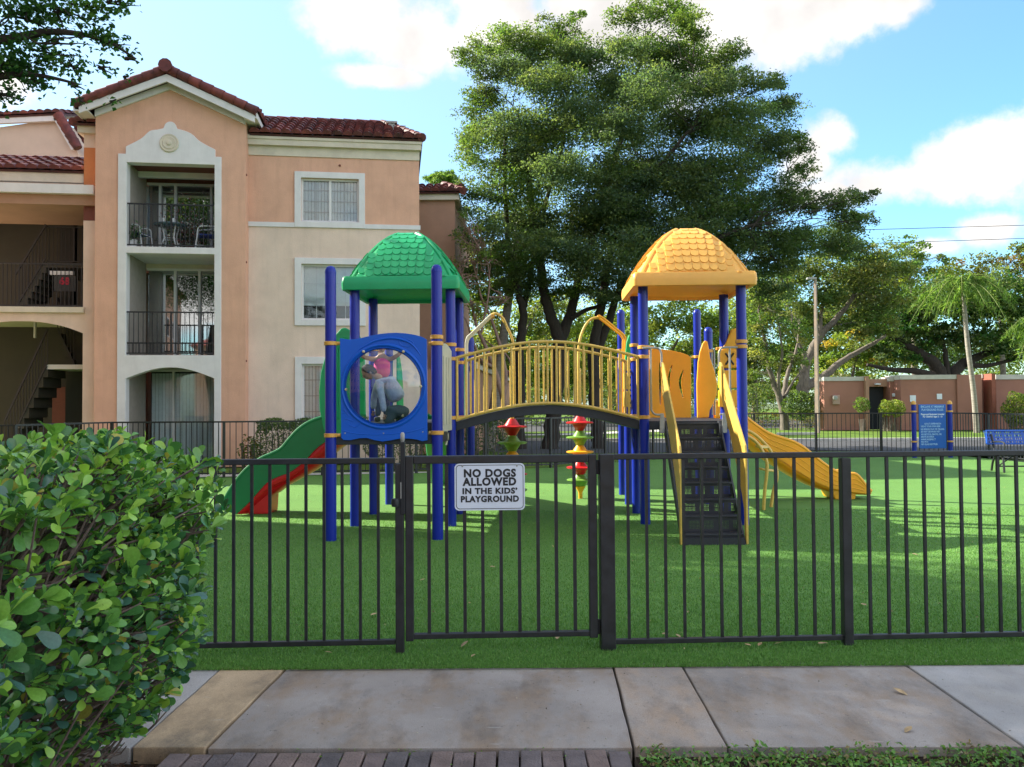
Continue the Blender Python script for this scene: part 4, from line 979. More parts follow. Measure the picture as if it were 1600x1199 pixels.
# ------------------------------------------------------------------ rules sign
ry = G(1429, 716).y
a = foot(1429, 715.5); b = foot(1497.5, 716.5); b.y = a.y + .02
rs = thing('rules_sign', 'blue playground rules board between two blue posts with yellow caps', 'sign', (a.x, a.y, 0), math.atan2(b.y - a.y, b.x - a.x)); W_ = (b - a).length
sc_ = lambda px: (XA(px, a.y, 680) - a.x); zz = lambda py: ZA(1465, py, a.y)
for u in (0, W_):
    ps = MB().lathe([(.062, 0), (.062, zz(632))], (u, 0, 0), 20).obj('post', M_BLUE, rs, True)
    MB().lathe([(.068, 0), (.068, .03), (.062, .055), (.045, .085), (.02, .10), (.004, .104)], (u, 0, zz(632)), 20).obj('cap', M_CLAMP, ps, True)
    for py in (643, 690): MB().lathe([(.066, -.022), (.078, -.018), (.078, .018), (.066, .022)], (u, 0, zz(py)), 20).obj('clamp', M_CLAMP, ps, True)
bx0, bx1 = sc_(1428), sc_(1491)
bx0, bx1 = W_ * .135, W_ * .885
brd = MB().box(bx0, bx1, -.02, .02, zz(701), zz(632)).obj('board', mat('rules_blue', (.004, .10, .45), .4, var=.03), rs, bev=.008)
M_RW = mat('rules_white', (.62, .70, .82), .5); M_RL = mat('rules_lightblue', (.30, .50, .78), .5)
cx = (bx0 + bx1) / 2; bwid = bx1 - bx0; zt = zz(632); H_ = zz(632) - zz(701)
rows = [('ENCLAVE AT MIRAMAR', .055, .86, M_RL, 0), ('PLAYGROUND RULES', .125, .80, M_RL, 0), ('Playground Equipment Intended', .225, .86, M_RW, 0), ('For Children Ages 5 - 12', .28, .72, M_RW, 0),
        ('ADULT SUPERVISION', .44, .62, M_RL, 0), ('USE AT YOUR OWN RISK', .50, .72, M_RL, 1), ('NO ROUGH PLAY OR YELLING', .565, .86, M_RL, 1), ('DO NOT USE WHEN WET', .62, .70, M_RL, 1), ('NO BICYCLE, SKATES, OR', .68, .76, M_RL, 1), ('SKATE BOARDS', .735, .48, M_RL, 1), ('HAVE RESPECT', .795, .54, M_RL, 1), ('NO PETS', .85, .26, M_RL, 1), ('NO GLASS BOTTLES', .905, .60, M_RL, 1)]
for s, fz, w, m, al in rows:
    t = text('lettering', s, .085 if fz < .2 else .062, m, rs, (cx, -.0225, zt - fz * H_), bold=.0022, spacing=1.05)
    bpy.context.view_layer.update(); t.scale.x = w * bwid / t.dimensions.x
    if al: t.location.x = bx0 + .06 * bwid + w * bwid / 2

# park bench at the right edge
M_TBL = mat('bench_blue', (.004, .075, .40), .35, var=.05)
ty = 18.0; bx_ = XA(1550, ty, 735)
pt = thing('park_bench', 'blue perforated metal park bench with dark curved legs at the right edge', 'bench', (bx_, ty, 0), R(-5))
def perfpanel(name, x0, x1, a0, a1, fn, th, nx, na):
    cells = []
    for i in range(nx):
        if i % 5 == 4: continue
        for j in range(na):
            cx = x0 + (x1 - x0) * (i + .5) / nx; cy = a0 + (a1 - a0) * (j + .5) / na; w = (x1 - x0) / nx * .5; h = (a1 - a0) / na * .6
            cells.append([(cx - w/2, cy - h/2), (cx - w/2, cy + h/2), (cx + w/2, cy + h/2), (cx + w/2, cy - h/2)])
    return MB().plate([[(x0, a0), (x1, a0), (x1, a1), (x0, a1)]] + cells, fn, th).obj(name, M_TBL, pt)
bk = lambda a, b: (a, .20 + (b - .58) * .45, b)
o = perfpanel('backrest', 0, 1.8, .60, .88, bk, (0, .012, 0), 44, 4)
MB().tube([bk(0, .60), bk(.05, .88), bk(1.8, .88), bk(1.8, .60), bk(0, .60)], .02, 8).obj('rim', M_TBL, o, True)
o = perfpanel('seat', 0, 1.8, -.24, .18, lambda a, b: (a, b, .43 - .03 * math.cos(b * 6)), (0, 0, .012), 44, 5)
MB().tube([(0, -.24, .42), (1.8, -.24, .42), (1.8, .18, .42), (0, .18, .42), (0, -.24, .42)], .022, 8).obj('rim', M_TBL, o, True)
for x in (.14, 1.66):
    MB().tube(smoothpath([(x, -.24, 0), (x, -.20, .30), (x, -.10, .40), (x, .12, .40), (x, .19, .55), (x, .30, .80)], 4), .024, 8).obj('leg', M_FENCE, pt, True)
    MB().tube(smoothpath([(x, .32, 0), (x, .24, .22), (x, .08, .39)], 4), .024, 8).obj('leg', M_FENCE, pt, True)
    MB().tube(smoothpath([(x, -.26, .42), (x, -.27, .62), (x, -.10, .66), (x, .22, .64)], 4), .018, 8).obj('armrest', M_FENCE, pt, True)
MB().tube([(.14, .0, .12), (1.66, .0, .12)], .016, 8).obj('stretcher', M_FENCE, pt, True)
for x, x2 in ((.14, .5), (1.66, 1.3)): MB().tube([(x, .02, .12), (x2, .0, .39)], .014, 6).obj('brace', M_FENCE, pt, True)
# ------------------------------------------------------------------ apartment building (left)
BA = R(8.0); BP = P(265, 500, 20.8); BP = Vector((BP.x, BP.y, 0)); bu_ = Vector((math.cos(BA), math.sin(BA), 0)); bv_ = Vector((-math.sin(BA), math.cos(BA), 0))
def bl2(px, py, off=0.):
    o = BP + bv_ * off; d = ray(px, py); t = (o - EYE).dot(bv_) / d.dot(bv_); p = EYE + d * t
    return ((p - BP).dot(bu_), p.z)
bU = lambda px, off=0., py=420: bl2(px, py, off)[0]
bZ = lambda px, py, off=0.: bl2(px, py, off)[1]
M_PEACH = mat('peach_stucco', (.66, .385, .275), .9, streak=.28, var=.07, scale=1.5, bump=.5, bscale=45, spec=.2)
M_BEIGE = mat('beige_stucco', (.72, .57, .475), .9, streak=.25, var=.07, scale=1.5, bump=.5, bscale=45, spec=.2)
M_TRIM = mat('trim_paint', (.68, .67, .68), .75, streak=.2, var=.05, scale=3, spec=.3)
M_CRTR = mat('cream_trim', (.60, .54, .44), .75, var=.08, scale=3, spec=.3)
M_BRN = mat('brown_stucco', (.38, .225, .155), .9, var=.08, scale=1.5, bump=.4, bscale=45, spec=.2)
M_DORG = mat('deep_orange_stucco', (.50, .20, .085), .9, var=.08, scale=2, bump=.4, bscale=45, spec=.2)
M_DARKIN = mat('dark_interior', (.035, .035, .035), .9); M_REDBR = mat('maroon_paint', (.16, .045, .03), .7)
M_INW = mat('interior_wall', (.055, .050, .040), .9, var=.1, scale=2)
TILEC = [mat('roof_tile_%d' % i, c, .62, col2=tuple(x * .45 for x in c), scale=5, bump=.3, bscale=60, spec=.4) for i, c in enumerate([(.17, .042, .040), (.13, .035, .034), (.22, .055, .046), (.09, .028, .028)])]
M_GL = glassmat('window_glass', (.93, .96, .97), .0, .03)
M_GLD = glassmat('door_glass', (.55, .62, .62), .30, .02)
M_BLIND = mat('blind_white', (.75, .77, .76), .7, var=.05, trans=.15); M_RAILB = mat('railing_black', (.018, .019, .022), .5)
AB = thing('apartment_building', 'three storey peach and beige apartment building with red tile roof and stacked balconies', 'building', BP, BA)
def tile_mesh(w, l, r0=.5):
    m = MB(); n = 6; rows = []
    for y, s in ((0, 1.08), (l * 1.06, .86)):
        for k in range(n + 1):
            t = math.pi * k / n; m.v.append((w * .5 * s * math.cos(t) * .92, y, w * .42 * s * math.sin(t) + (.03 if y == 0 else .0)))
    for k in range(n): m.f.append((k, k + 1, n + 2 + k, n + 1 + k))
    m.f.append(tuple(range(n + 1)))
    return [m.mesh('tile', c, True) for c in TILEC]
TM = tile_mesh(.27, .40)
def tile_roof(parent, origin, ud, sd, W_, L_, cols=None, rows=None, limit=None, keep=None, nm='roof'):
    """origin = lower left eave corner; ud across the slope, sd up the slope"""
    ud = Vector(ud).normalized(); sd = Vector(sd).normalized(); nn = ud.cross(sd).normalized()
    if nn.z < 0: nn = -nn
    o = Vector(origin); cols = cols or max(1, round(W_ / .27)); rows = rows or max(1, round(L_ / .40))
    mb = MB()
    if keep is None:
        q = [o, o + ud * W_, o + ud * W_ + sd * L_, o + sd * L_]
    else: q = keep['poly']
    mb.v = [tuple(p) for p in q] + [tuple(p - nn * .06) for p in q]; k = len(q)
    mb.f = [tuple(range(k)), tuple(range(2*k - 1, k - 1, -1))] + [(i, (i+1) % k, k + (i+1) % k, k + i) for i in range(k)]
    rf = mb.obj(nm, TILEC[3], parent)
    base = Matrix((ud, sd, nn)).transposed().to_4x4()
    if base.to_3x3().determinant() < 0: base = Matrix((-ud, sd, nn)).transposed().to_4x4()
    for j in range(rows):
        for i in range(cols):
            p = o + ud * (W_ * (i + .5) / cols) + sd * (L_ * j / rows - .04)
            if keep and not keep['test']((i + .5) / cols, (j + .5) / rows): continue
            mw = base.copy(); mw.translation = p + nn * .012 + Vector((0, 0, random.uniform(-.006, .006)))
            inst(random.choices(TM, [4, 3, 2, 2])[0], 'tile', parent=rf, mw=mw @ Matrix.Rotation(random.uniform(-.03, .03), 4, 'Z'))
    return rf
def caps(parent, pts, m=None, r=.13, step=.36, nm='ridge_tile'):
    """overlapping round cap tiles along a line"""
    a, b = Vector(pts[0]), Vector(pts[1]); L_ = (b - a).length; n = max(1, round(L_ / step)); d = (b - a).normalized()
    me = [MB().tube([(0, 0, 0), (0, step * 1.12, 0)], [r * 1.12, r * .9], 10).mesh('cap', c, True) for c in TILEC[:3]]
    q = d.to_track_quat('Y', 'Z').to_matrix().to_4x4()
    for k in range(n):
        mw = Matrix.Translation(a + d * (L_ * k / n)) @ q; inst(random.choice(me), nm, parent=parent, mw=mw)
def wallrect(name, u0, u1, v0, v1, z0, z1, m, par=AB, bev=0): return MB().box(u0, u1, v0, v1, z0, z1).obj(name, m, par, bev=bev)

# gable bay -----------------------------------------------------
gl, gr = bU(148), bU(383.5)
zl, zr, za = bZ(148, 158), bZ(383, 171), bZ(265, 116)
ga = bU(265)
tl, tr = bU(184.5), bU(346); ol, or_ = bU(198), bU(335.5)
h = lambda px, py: bl2(px, py)
mid_t = [(tl + .03, 0), (tl + .03, h(190, 250)[1]), (tr - .03, h(340, 254)[1]), (tr - .03, 0)]
outer = [(gl, 0), (gl, zl - .28), (ga, za - .28), (gr, zr - .28), (gr, 0)] + mid_t[::-1]
MB().plate([outer], lambda a, b: (a, 0, b), (0, .2, 0)).obj('gable_wall', M_PEACH, AB)
# trim surround with shaped crest and three openings
zt = lambda px, py: bl2(px, py)
cz = (bZ(184, 240) + bZ(346, 247)) / 2
crest = [(tl, 0), (tl, cz), (bU(196.5), cz), (bU(196.5), cz + .17)]
crest += [(p.x, p.y) for p in smoothpath([Vector((bU(197), cz + .19, 0)), Vector((bU(210), cz + .30, 0)), Vector((bU(222), cz + .42, 0)), Vector((bU(234), cz + .60, 0)), Vector((bU(245), cz + .64, 0)), Vector((bU(255), cz + .68, 0))], 4)]
ccx = bU(266); crest += [(ccx + .15 * math.cos(R(a)), cz + .70 + .16 * math.sin(R(a))) for a in range(170, 5, -20)]
crest += [(p.x, p.y) for p in smoothpath([Vector((bU(277), cz + .68, 0)), Vector((bU(288), cz + .64, 0)), Vector((bU(300), cz + .56, 0)), Vector((bU(311), cz + .40, 0)), Vector((bU(324), cz + .28, 0)), Vector((bU(336), cz + .19, 0))], 4)]
crest += [(bU(336.5), cz + .17), (bU(336.5), cz), (tr, cz), (tr, 0)]
Z3t = (bZ(198, 254) + bZ(335, 259)) / 2; Z3b = (bZ(198, 385) + bZ(335, 388.5)) / 2; Z2t = (bZ(198, 396) + bZ(335, 398)) / 2; Z2b = (bZ(198, 555) + bZ(335, 556)) / 2; Z1s = bZ(198, 592); Z1a = bZ(265, 574.5)
sp_ = or_ - ol
a1 = [(ol + sp_ * i / 16, Z1s + (Z1a - Z1s) * math.sin(math.pi * i / 16)) for i in range(17)]
outer = crest + [(or_, 0)] + a1[::-1] + [(ol, 0)]
MB().plate([outer, [(ol, Z2b), (ol, Z2t), (or_, Z2t), (or_, Z2b)], [(ol, Z3b), (ol, Z3t), (or_, Z3t), (or_, Z3b)]], lambda a, b: (a, -.05, b), (0, .30, 0)).obj('balcony_surround', M_TRIM, AB, bev=.01)
md_ = MB().lathe([(.235, 0), (.235, .025), (.215, .045), (.19, .035), (.165, .035), (.15, .055), (.12, .05), (.07, .05), (.06, .075), (.02, .085)], (0, 0, 0), 32).obj('medallion', M_CRTR, AB, True)
mz = bZ(265, 225); md_.matrix_local = Matrix.Translation((bU(265), -.05, mz)) @ Matrix.Rotation(R(90), 4, 'X')
# rake boards, two stepped layers, and roof
for k, (dz, th, v0) in enumerate(((-.24, .17, -.07), (-.13, .19, -.34))):
    x0 = gl - (.0 if k == 0 else .28); x1 = gr + (.0 if k == 0 else .28); sl_ = (za - zr) / (gr - ga); sll = (za - zl) / (ga - gl)
    zA = za + dz; zL = zA - (ga - x0) * sll; zR = zA - (x1 - ga) * sl_
    MB().plate([[(x0, zL), (ga, zA), (x1, zR), (x1, zR - th), (ga, zA - th), (x0, zL - th)]], lambda a, b: (a, v0, b), (0, .07 if k == 0 else .06, 0)).obj('rake_board', M_TRIM, AB, bev=.006)
slp = (za - zr) / (gr - ga); ov = .34; zrdg = za - .04
for s in (1, -1):
    ex = ga + s * ((gr - ga) + ov); ez = zrdg - slp * ((gr - ga) + ov)
    d = Vector((ga - ex, 0, zrdg - ez)); 
    ud = Vector((0, 1, 0)); tile_roof(AB, (ex, -.34, ez), ud, d, 6.3, d.length, cols=23, rows=5, nm='gable_roof')
    caps(AB, ((ex, -.34, ez + .03), (ga, -.34, zrdg + .05)), r=.11, step=.32, nm='rake_tile')
    MB().box(min(ex, ex - s * ov), max(ex, ex - s * ov), -.33, 6, ez - .13, ez - .10).obj('soffit', M_TRIM, AB)
    MB().box(min(ex, ex - s * .03), max(ex, ex - s * .03), -.34, 6, ez - .15, ez - .0).obj('fascia', M_TRIM, AB)
caps(AB, ((ga, -.50, zrdg + .08), (ga, 6.0, zrdg + .08)), r=.15)
# bay side walls, floors, balcony interiors
DB = 1.7
for u in (gl, gr - .2): wallrect('side_wall', u, u + .2, .2, 6.0, 0, zr - .28, M_PEACH)
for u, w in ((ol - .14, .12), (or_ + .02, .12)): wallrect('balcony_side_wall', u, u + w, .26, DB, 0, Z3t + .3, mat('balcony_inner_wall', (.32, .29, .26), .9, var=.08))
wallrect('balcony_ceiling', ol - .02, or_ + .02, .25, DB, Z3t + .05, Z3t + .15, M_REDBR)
wallrect('ceiling_beam', ol - .02, or_ + .02, .95, 1.08, Z3t - .10, Z3t + .05, M_TRIM)
wallrect('balcony_floor', ol - .02, or_ + .02, .25, DB, Z2t + .02, Z3b - .01, M_TRIM)
wallrect('balcony_floor', ol - .02, or_ + .02, .25, DB, Z2b - .16, Z2b - .01, M_TRIM)
wallrect('patio_ceiling', ol - .02, or_ + .02, .25, DB, Z2b - .26, Z2b - .17, M_CRTR)
def slider(z0, z1, mull, wallm, name='sliding_door', blinds=None, hdr=None, gm=None):
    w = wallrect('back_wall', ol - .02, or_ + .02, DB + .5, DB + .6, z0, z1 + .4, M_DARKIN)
    wallrect('door_header', ol - .02, or_ + .02, DB, DB + .12, hdr if hdr else z1, z1 + .42, wallm)
    f = MB(); zt_ = hdr if hdr else z1
    f.box(ol, or_, DB - .04, DB + .04, zt_ - .06, zt_); f.box(ol, or_, DB - .04, DB + .04, z0, z0 + .05)
    for u in mull: f.box(u - .03, u + .03, DB - .04, DB + .04, z0 + .05, zt_ - .06)
    fr = f.obj(name, M_TRIM, AB)
    MB().box(ol + .03, or_ - .03, DB + .045, DB + .055, z0 + .05, zt_ - .06).obj('glass', gm or M_GLD, fr)
    if blinds:
        a, b = blinds; n = int((b - a) / .09)
        sm = MB().box(-.040, .040, -.004, .004, z0 + .06, zt_ - .10).mesh('blind_slat', M_BLIND)
        for k in range(n): inst(sm, 'blind_slat', (a + .045 + .09 * k, DB + .14, 0), (0, 0, R(18 + random.uniform(-6, 6))), fr)
    return fr
hd3 = ZA(265, 286, 22.3); fr3 = slider(Z3b, Z3t, [bU(204, DB), bU(250, DB), bU(274, DB), bU(330, DB)], M_REDBR, hdr=bZ(265, 287, DB))
MB().box(bU(207, DB), bU(231, DB), DB + .16, DB + .2, Z3b, bZ(265, 290, DB)).obj('curtain', M_BLIND, fr3)
slider(Z2b, Z2t, [bU(202, DB), bU(274, DB), bU(312, DB)], M_CRTR, hdr=bZ(265, 420, DB))
slider(.03, Z1a, [bU(200, DB), bU(272, DB)], M_CRTR, blinds=(ol + .1, or_ - .02), hdr=Z1a + .02, gm=M_GL)
wallrect('tan_door', bU(205, DB), bU(243, DB), DB + .3, DB + .34, Z2b, bZ(265, 425, DB), mat('tan_panel', (.30, .20, .13), .7))
def railing(zb, zt_, u0, u1, v, par=AB, n=18, ins=None):
    t = MB().box(u0, u1, v - .02, v + .02, zt_ - .035, zt_).obj('balcony_railing', M_RAILB, par)
    MB().box(u0, u1, v - .015, v + .015, zb, zb + .03).obj('lower_rail', M_RAILB, t)
    me = MB().box(-.008, .008, -.008, .008, zb + .03, zt_ - .035).mesh('baluster', M_RAILB)
    for k in range(n + 1): inst(me, 'baluster', (u0 + (u1 - u0) * (k + .5) / (n + 1), v, 0), None, t)
    MB().box((u0 + u1) / 2 - .02, (u0 + u1) / 2 + .02, v - .02, v + .02, zb, zt_).obj('rail_post', M_RAILB, t)
    return t
railing(Z3b + .04, (bZ(198, 317) + bZ(335, 320)) / 2, ol, or_, .02)
railing(Z2b + .04, (bZ(198, 486.5) + bZ(335, 487.5)) / 2, ol, or_, .02)
rl = railing(Z2b + .04, Z2b + .33, ol, or_, .06, n=24)

# wing to the right ----------------------------------------------
WV = .45; wl_, wr = gr - .3, bU(655.5, WV)
zc0 = (bZ(390, 214, WV) + bZ(655, 223, WV)) / 2; zf = (bZ(390, 228, WV) + bZ(655, 237, WV)) / 2; zfr = (bZ(390, 242, WV) + bZ(655, 252, WV)) / 2; zb1 = (bZ(390, 346.5, WV) + bZ(655, 353, WV)) / 2; zb0 = (bZ(390, 353, WV) + bZ(655, 362, WV)) / 2
zb0 = zb1 - .12
wins = [((460.5, 570.5), (268, 272, 348.5, 350), (470.5, 561), (278, 281, 347, 348)), ((460.5, 571), (403, 405, 509.5, 509), (471, 562), (413, 414, 500.5, 500)), ((461, 571), (558, 558, 690, 690), (471.5, 562), (569, 569, 668, 668))]
H = []
for (a, b), (t0, t1, b0, b1), (c, d), (u0, u1, v0, v1) in wins:
    H.append((bU(a, WV), bU(b, WV), (bZ(a, t0, WV) + bZ(b, t1, WV)) / 2, (bZ(a, b0, WV) + bZ(b, b1, WV)) / 2, bU(c, WV), bU(d, WV), (bZ(c, u0, WV) + bZ(d, u1, WV)) / 2, (bZ(c, v0, WV) + bZ(d, v1, WV)) / 2))
def rc(u0, u1, z1, z0): return [(u0, z0), (u0, z1), (u1, z1), (u1, z0)]
o0, o1, o2 = [rc(x[4], x[5], x[6], x[7]) for x in H]
# the top window reaches down to the belt: wall pieces above and below the belt
up_ = [(wl_, zb1), (wl_, zc0), (wr, zc0), (wr, zb1), (H[0][5], zb1), (H[0][5], H[0][6]), (H[0][4], H[0][6]), (H[0][4], zb1)]
MB().plate([up_], lambda a, b: (a, WV, b), (0, .2, 0)).obj('upper_wall', M_PEACH, AB)
MB().plate([rc(wl_, wr, zb1, 0), o1, o2], lambda a, b: (a, WV, b), (0, .2, 0)).obj('lower_wall', M_BEIGE, AB)
wallrect('belt_band', wl_, H[0][0], WV - .035, WV, zb0, zb1, M_TRIM); wallrect('belt_band', H[0][1], wr + .03, WV - .035, WV, zb0, zb1, M_TRIM)
wallrect('frieze', wl_, wr + .01, WV - .03, WV, zfr, zf, M_CRTR); wallrect('fascia', wl_ + .3, wr + .06, WV - .14, WV - .02, zf, zc0, M_CRTR); 
wallrect('fascia_lip', wl_ + .3, wr + .08, WV - .17, WV - .141, zc0 - .09, zc0 + .01, M_CRTR)
for k, x in enumerate(H):
    t = MB().plate([rc(x[0], x[1], x[2], x[3] if k else zb0 - .0), rc(x[4], x[5], x[6], x[7])], lambda a, b: (a, WV - .05, b), (0, .06, 0)).obj('window_trim', M_TRIM, AB, bev=.006)
    f = MB().plate([rc(x[4], x[5], x[6], x[7]), rc(x[4] + .05, x[5] - .05, x[6] - .05, x[7] + .05)], lambda a, b: (a, WV + .06, b), (0, .05, 0))
    um = (x[4] + x[5]) / 2; f.box(um - .03, um + .03, WV + .055, WV + .10, x[7] + .05, x[6] - .05)
    w = f.obj('window', M_TRIM, AB)
    MB().box(x[4] + .05, x[5] - .05, WV + .115, WV + .12, x[7] + .05, x[6] - .05).obj('pane', M_GL, w)
    g = MB()
    nz_ = {0: 4, 1: 3, 2: 4}[k]; nu = {0: 4, 1: 4, 2: 4}[k]
    for i in range(1, nz_): z = x[7] + (x[6] - x[7]) * i / nz_; g.box(x[4] + .05, x[5] - .05, WV + .125, WV + .135, z - .008, z + .008)
    for i in range(1, nu):
        if i * 2 == nu: continue
        u = x[4] + (x[5] - x[4]) * i / nu; g.box(u - .008, u + .008, WV + .126, WV + .134, x[7] + .05, x[6] - .05)
    g.obj('muntin', M_TRIM if k == 1 else M_GREY, w)
    sm = MB().box(-.038, .038, -.003, .003, x[7] + .04, x[6] - .04).mesh('blind_slat', M_BLIND)
    n = int((x[5] - x[4]) / .085)
    if k != 1:
        for i in range(n): inst(sm, 'blind_slat', (x[4] + .04 + .085 * i, WV + .175, 0), (0, 0, R(14 + random.uniform(-5, 5))), w)
    else:
        MB().box(x[4], x[5], WV + .2, WV + .21, x[7] + .40, x[6]).obj('roller_blind', M_BLIND, w)
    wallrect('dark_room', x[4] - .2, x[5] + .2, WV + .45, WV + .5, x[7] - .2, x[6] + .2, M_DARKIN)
wallrect('end_wall', wr - .2, wr, WV + .2, 7.0, 0, zc0, M_BRN)
wallrect('rear_wall', -9, wr, 7.0, 7.2, 0, zc0, M_BRN)
# wing roof: front slope, hipped at the right end
ez = zc0 + .03; ev = WV - .20; rise_ = (bZ(500, 191.5, 2.6) - ez); dep = 2.6 - ev
W_ = wr + .10 - (gr + .05); SL = math.hypot(dep, rise_); sd = Vector((0, dep, rise_)); u0 = gr + .05; hipu = 1.1
poly = [Vector((u0, ev, ez)), Vector((wr + .10, ev, ez)), Vector((wr + .10 - hipu, ev + dep, ez + rise_)), Vector((u0, ev + dep, ez + rise_))]
tile_roof(AB, (u0, ev, ez), (1, 0, 0), sd, W_, SL, cols=17, keep={'poly': poly, 'test': lambda a, b: a * W_ < W_ - hipu * b - .05}, nm='wing_roof')
caps(AB, ((wr + .08, ev, ez + .05), (wr + .10 - hipu, ev + dep, ez + rise_ + .05)), r=.11)
caps(AB, ((u0, ev + dep, ez + rise_ + .03), (wr + .10 - hipu, ev + dep, ez + rise_ + .03)), r=.10)
MB().add([(wr + .10, ev, ez), (wr + .10, 7.3, ez), (wr + .10 - hipu, 7.3 - dep, ez + rise_), (wr + .10 - hipu, ev + dep, ez + rise_)], [(0, 1, 2, 3)]).add([(u0, ev + dep, ez + rise_ - .02), (wr + .22 - hipu, ev + dep, ez + rise_ - .02), (wr + .22 - hipu, 7.3, ez + rise_ - .02), (u0, 7.3, ez + rise_ - .02)], [(0, 1, 2, 3)]).obj('hip_roof', TILEC[1], AB)
for px, py, hgt in ((612, 200, .30), (625, 207, .30), (503, 201, .16), (514, 200, .20), (519, 201, .20)):
    u, z = bl2(px, py, 1.75); v = 1.75
    if hgt > .25:
        vt = MB().box(u - .09, u + .09, v - .09, v + .09, z - .2, z + .10).obj('roof_vent', M_GREY, AB)
        MB().box(u - .16, u + .16, v - .13, v + .13, z + .10, z + .16).obj('vent_hood', M_GREY, vt, bev=.01)
    else: MB().tube([(u, v, z - .2), (u, v, z + .08)], .045, 10).obj('vent_pipe', M_GREY, AB, True)
for px, py in ((384.5, 272), (384.5, 409), (384, 564), (531, 259)):
    u, z = bl2(px, py, WV if px > 500 else 0); MB().lathe([(.03, 0), (.03, .02), (.01, .03)], (0, 0, 0), 8).obj('wall_fitting', M_REDBR, AB, True).matrix_local = Matrix.Translation((u if px > 500 else gr, (WV if px > 500 else .1), z)) @ Matrix.Rotation(R(90), 4, 'X')

# stair tower left ------------------------------------------------
TV = .5; e1 = bU(147.5, TV) + .05; e0 = bU(130, TV)
wallrect('pilaster', e0, e1 + .3, TV, TV + .4, 0, bZ(139, 345, TV), M_BEIGE)
wallrect('pilaster_head', e0, e1 + .3, TV, TV + .4, bZ(139, 345, TV) + .0, bZ(139, 318, TV), M_REDBR)
wallrect('pilaster_upper', e0, e1 + .3, TV, TV + .6, bZ(139, 300, TV), bZ(139, 231, TV), M_DORG)
wallrect('pilaster_upper', e0, e1 + .3, TV, TV + .6, bZ(139, 231, TV), bZ(139, 210, TV), M_BEIGE)
wallrect('eave_fascia', e0 - .12, e1 + .1, TV - .12, TV + .6, bZ(139, 210, TV), bZ(139, 198, TV), M_CRTR)
zt0 = bZ(139, 198, TV)
tile_roof(AB, (e0 - .2, TV - .2, zt0 + .02), (1, 0, 0), (0, 1, .35), e1 - e0 + .3, .9, cols=2, rows=2, nm='pilaster_roof')
caps(AB, ((e0 - .2, TV - .2, zt0 + .04), (e0 - .2, TV + .7, zt0 + .34)), r=.1, step=.3)
lu = bU(-220, TV)
wallrect('sun_band', lu, e1, TV - .25, TV + 2.5, bZ(60, 301, TV - .25), bZ(60, 287, TV - .25), M_TRIM)
wallrect('beam', lu, e1 + .0, TV - .1, TV + 2.4, bZ(60, 319, TV - .1), bZ(60, 301.5, TV - .1) - .003, M_BRN)
wallrect('fascia', lu, e0 - .01, TV + .05, TV + .2, bZ(60, 283, TV), bZ(60, 268, TV), M_CRTR)
wallrect('soffit', lu, e0 - .01, TV + .2, TV + 3, bZ(60, 287, TV), bZ(60, 284, TV), M_REDBR)
lz = bZ(60, 267, TV); 
tile_roof(AB, (bU(-120, TV), TV - .0, lz + .02), (1, 0, 0), (0, 1, .42), e0 - bU(-120, TV) - .02, 2.1, nm='low_roof')
# second floor slab and arched screen below it
zs1 = bZ(60, 480, TV); zs0 = bZ(60, 489, TV)
wallrect('landing_edge', lu, e0 + .05, TV - .10, TV + .2, zs0, zs1, M_CRTR, bev=.01)
wallrect('landing_slab', lu, e0 + .05, TV + .2, TV + 4.0, zs0, zs1, M_CRTR)
aL, aR = bU(-62, TV), e0; az = bZ(40, 502, TV); as_ = bZ(130, 521, TV)
ap = [(aL + (aR - aL) * i / 20, as_ + (az - as_) * (1 - abs(2 * i / 20 - 1) ** 2.2)) for i in range(21)]
MB().plate([[(lu, zs0), (e0, zs0)] + ap[::-1] + [(aL, 0), (lu, 0)]], lambda a, b: (a, TV, b), (0, .25, 0)).obj('arch_wall', M_BEIGE, AB)
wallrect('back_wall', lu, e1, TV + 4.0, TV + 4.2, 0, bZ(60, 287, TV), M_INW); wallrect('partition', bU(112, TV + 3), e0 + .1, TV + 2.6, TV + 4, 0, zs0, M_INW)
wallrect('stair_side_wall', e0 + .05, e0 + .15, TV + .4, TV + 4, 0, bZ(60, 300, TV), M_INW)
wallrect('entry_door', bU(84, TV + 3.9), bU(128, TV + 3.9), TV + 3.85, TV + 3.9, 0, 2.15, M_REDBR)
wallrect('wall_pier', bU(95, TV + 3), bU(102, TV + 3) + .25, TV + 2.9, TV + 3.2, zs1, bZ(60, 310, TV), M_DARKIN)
def flight(name, ua, za_, ub, zb_, v0, v1, n, par=AB):
    """a flight of stairs with side panel railing, from (ua,za) to (ub,zb)"""
    st = MB()
    for k in range(n):
        x0 = ua + (ub - ua) * k / n; x1 = ua + (ub - ua) * (k + 1) / n; z = za_ + (zb_ - za_) * (k + 1) / n
        st.box(min(x0, x1), max(x0, x1), v0, v1, z - .30, z)
    o = st.obj(name, M_INW, par)
    hgt = 1.0; t = MB().bar((ua, v0 - .03, za_ + hgt), (ub, v0 - .03, zb_ + hgt), .04, .05).obj('stair_rail', M_RAILB, o)
    MB().bar((ua, v0 - .03, za_ + .1), (ub, v0 - .03, zb_ + .1), .03, .04).obj('stair_rail', M_RAILB, o)
    bs = MB(); nb_ = int(abs(ub - ua) / .075)
    for k in range(nb_ + 1):
        x = ua + (ub - ua) * k / nb_; z = za_ + (zb_ - za_) * k / nb_; bs.box(x - .009, x + .009, v0 - .04, v0 - .02, z + .08, z + hgt)
    q = bs.obj('balusters', M_RAILB, o); q['kind'] = 'stuff'
    return o
flight('stair_flight', bU(10, TV + 1.2), .2, bU(76, TV + 1.2), bZ(70, 572, TV + 1.2), TV + 1.2, TV + 2.4, 9)
zl1 = bZ(85, 570, TV + 1.2)
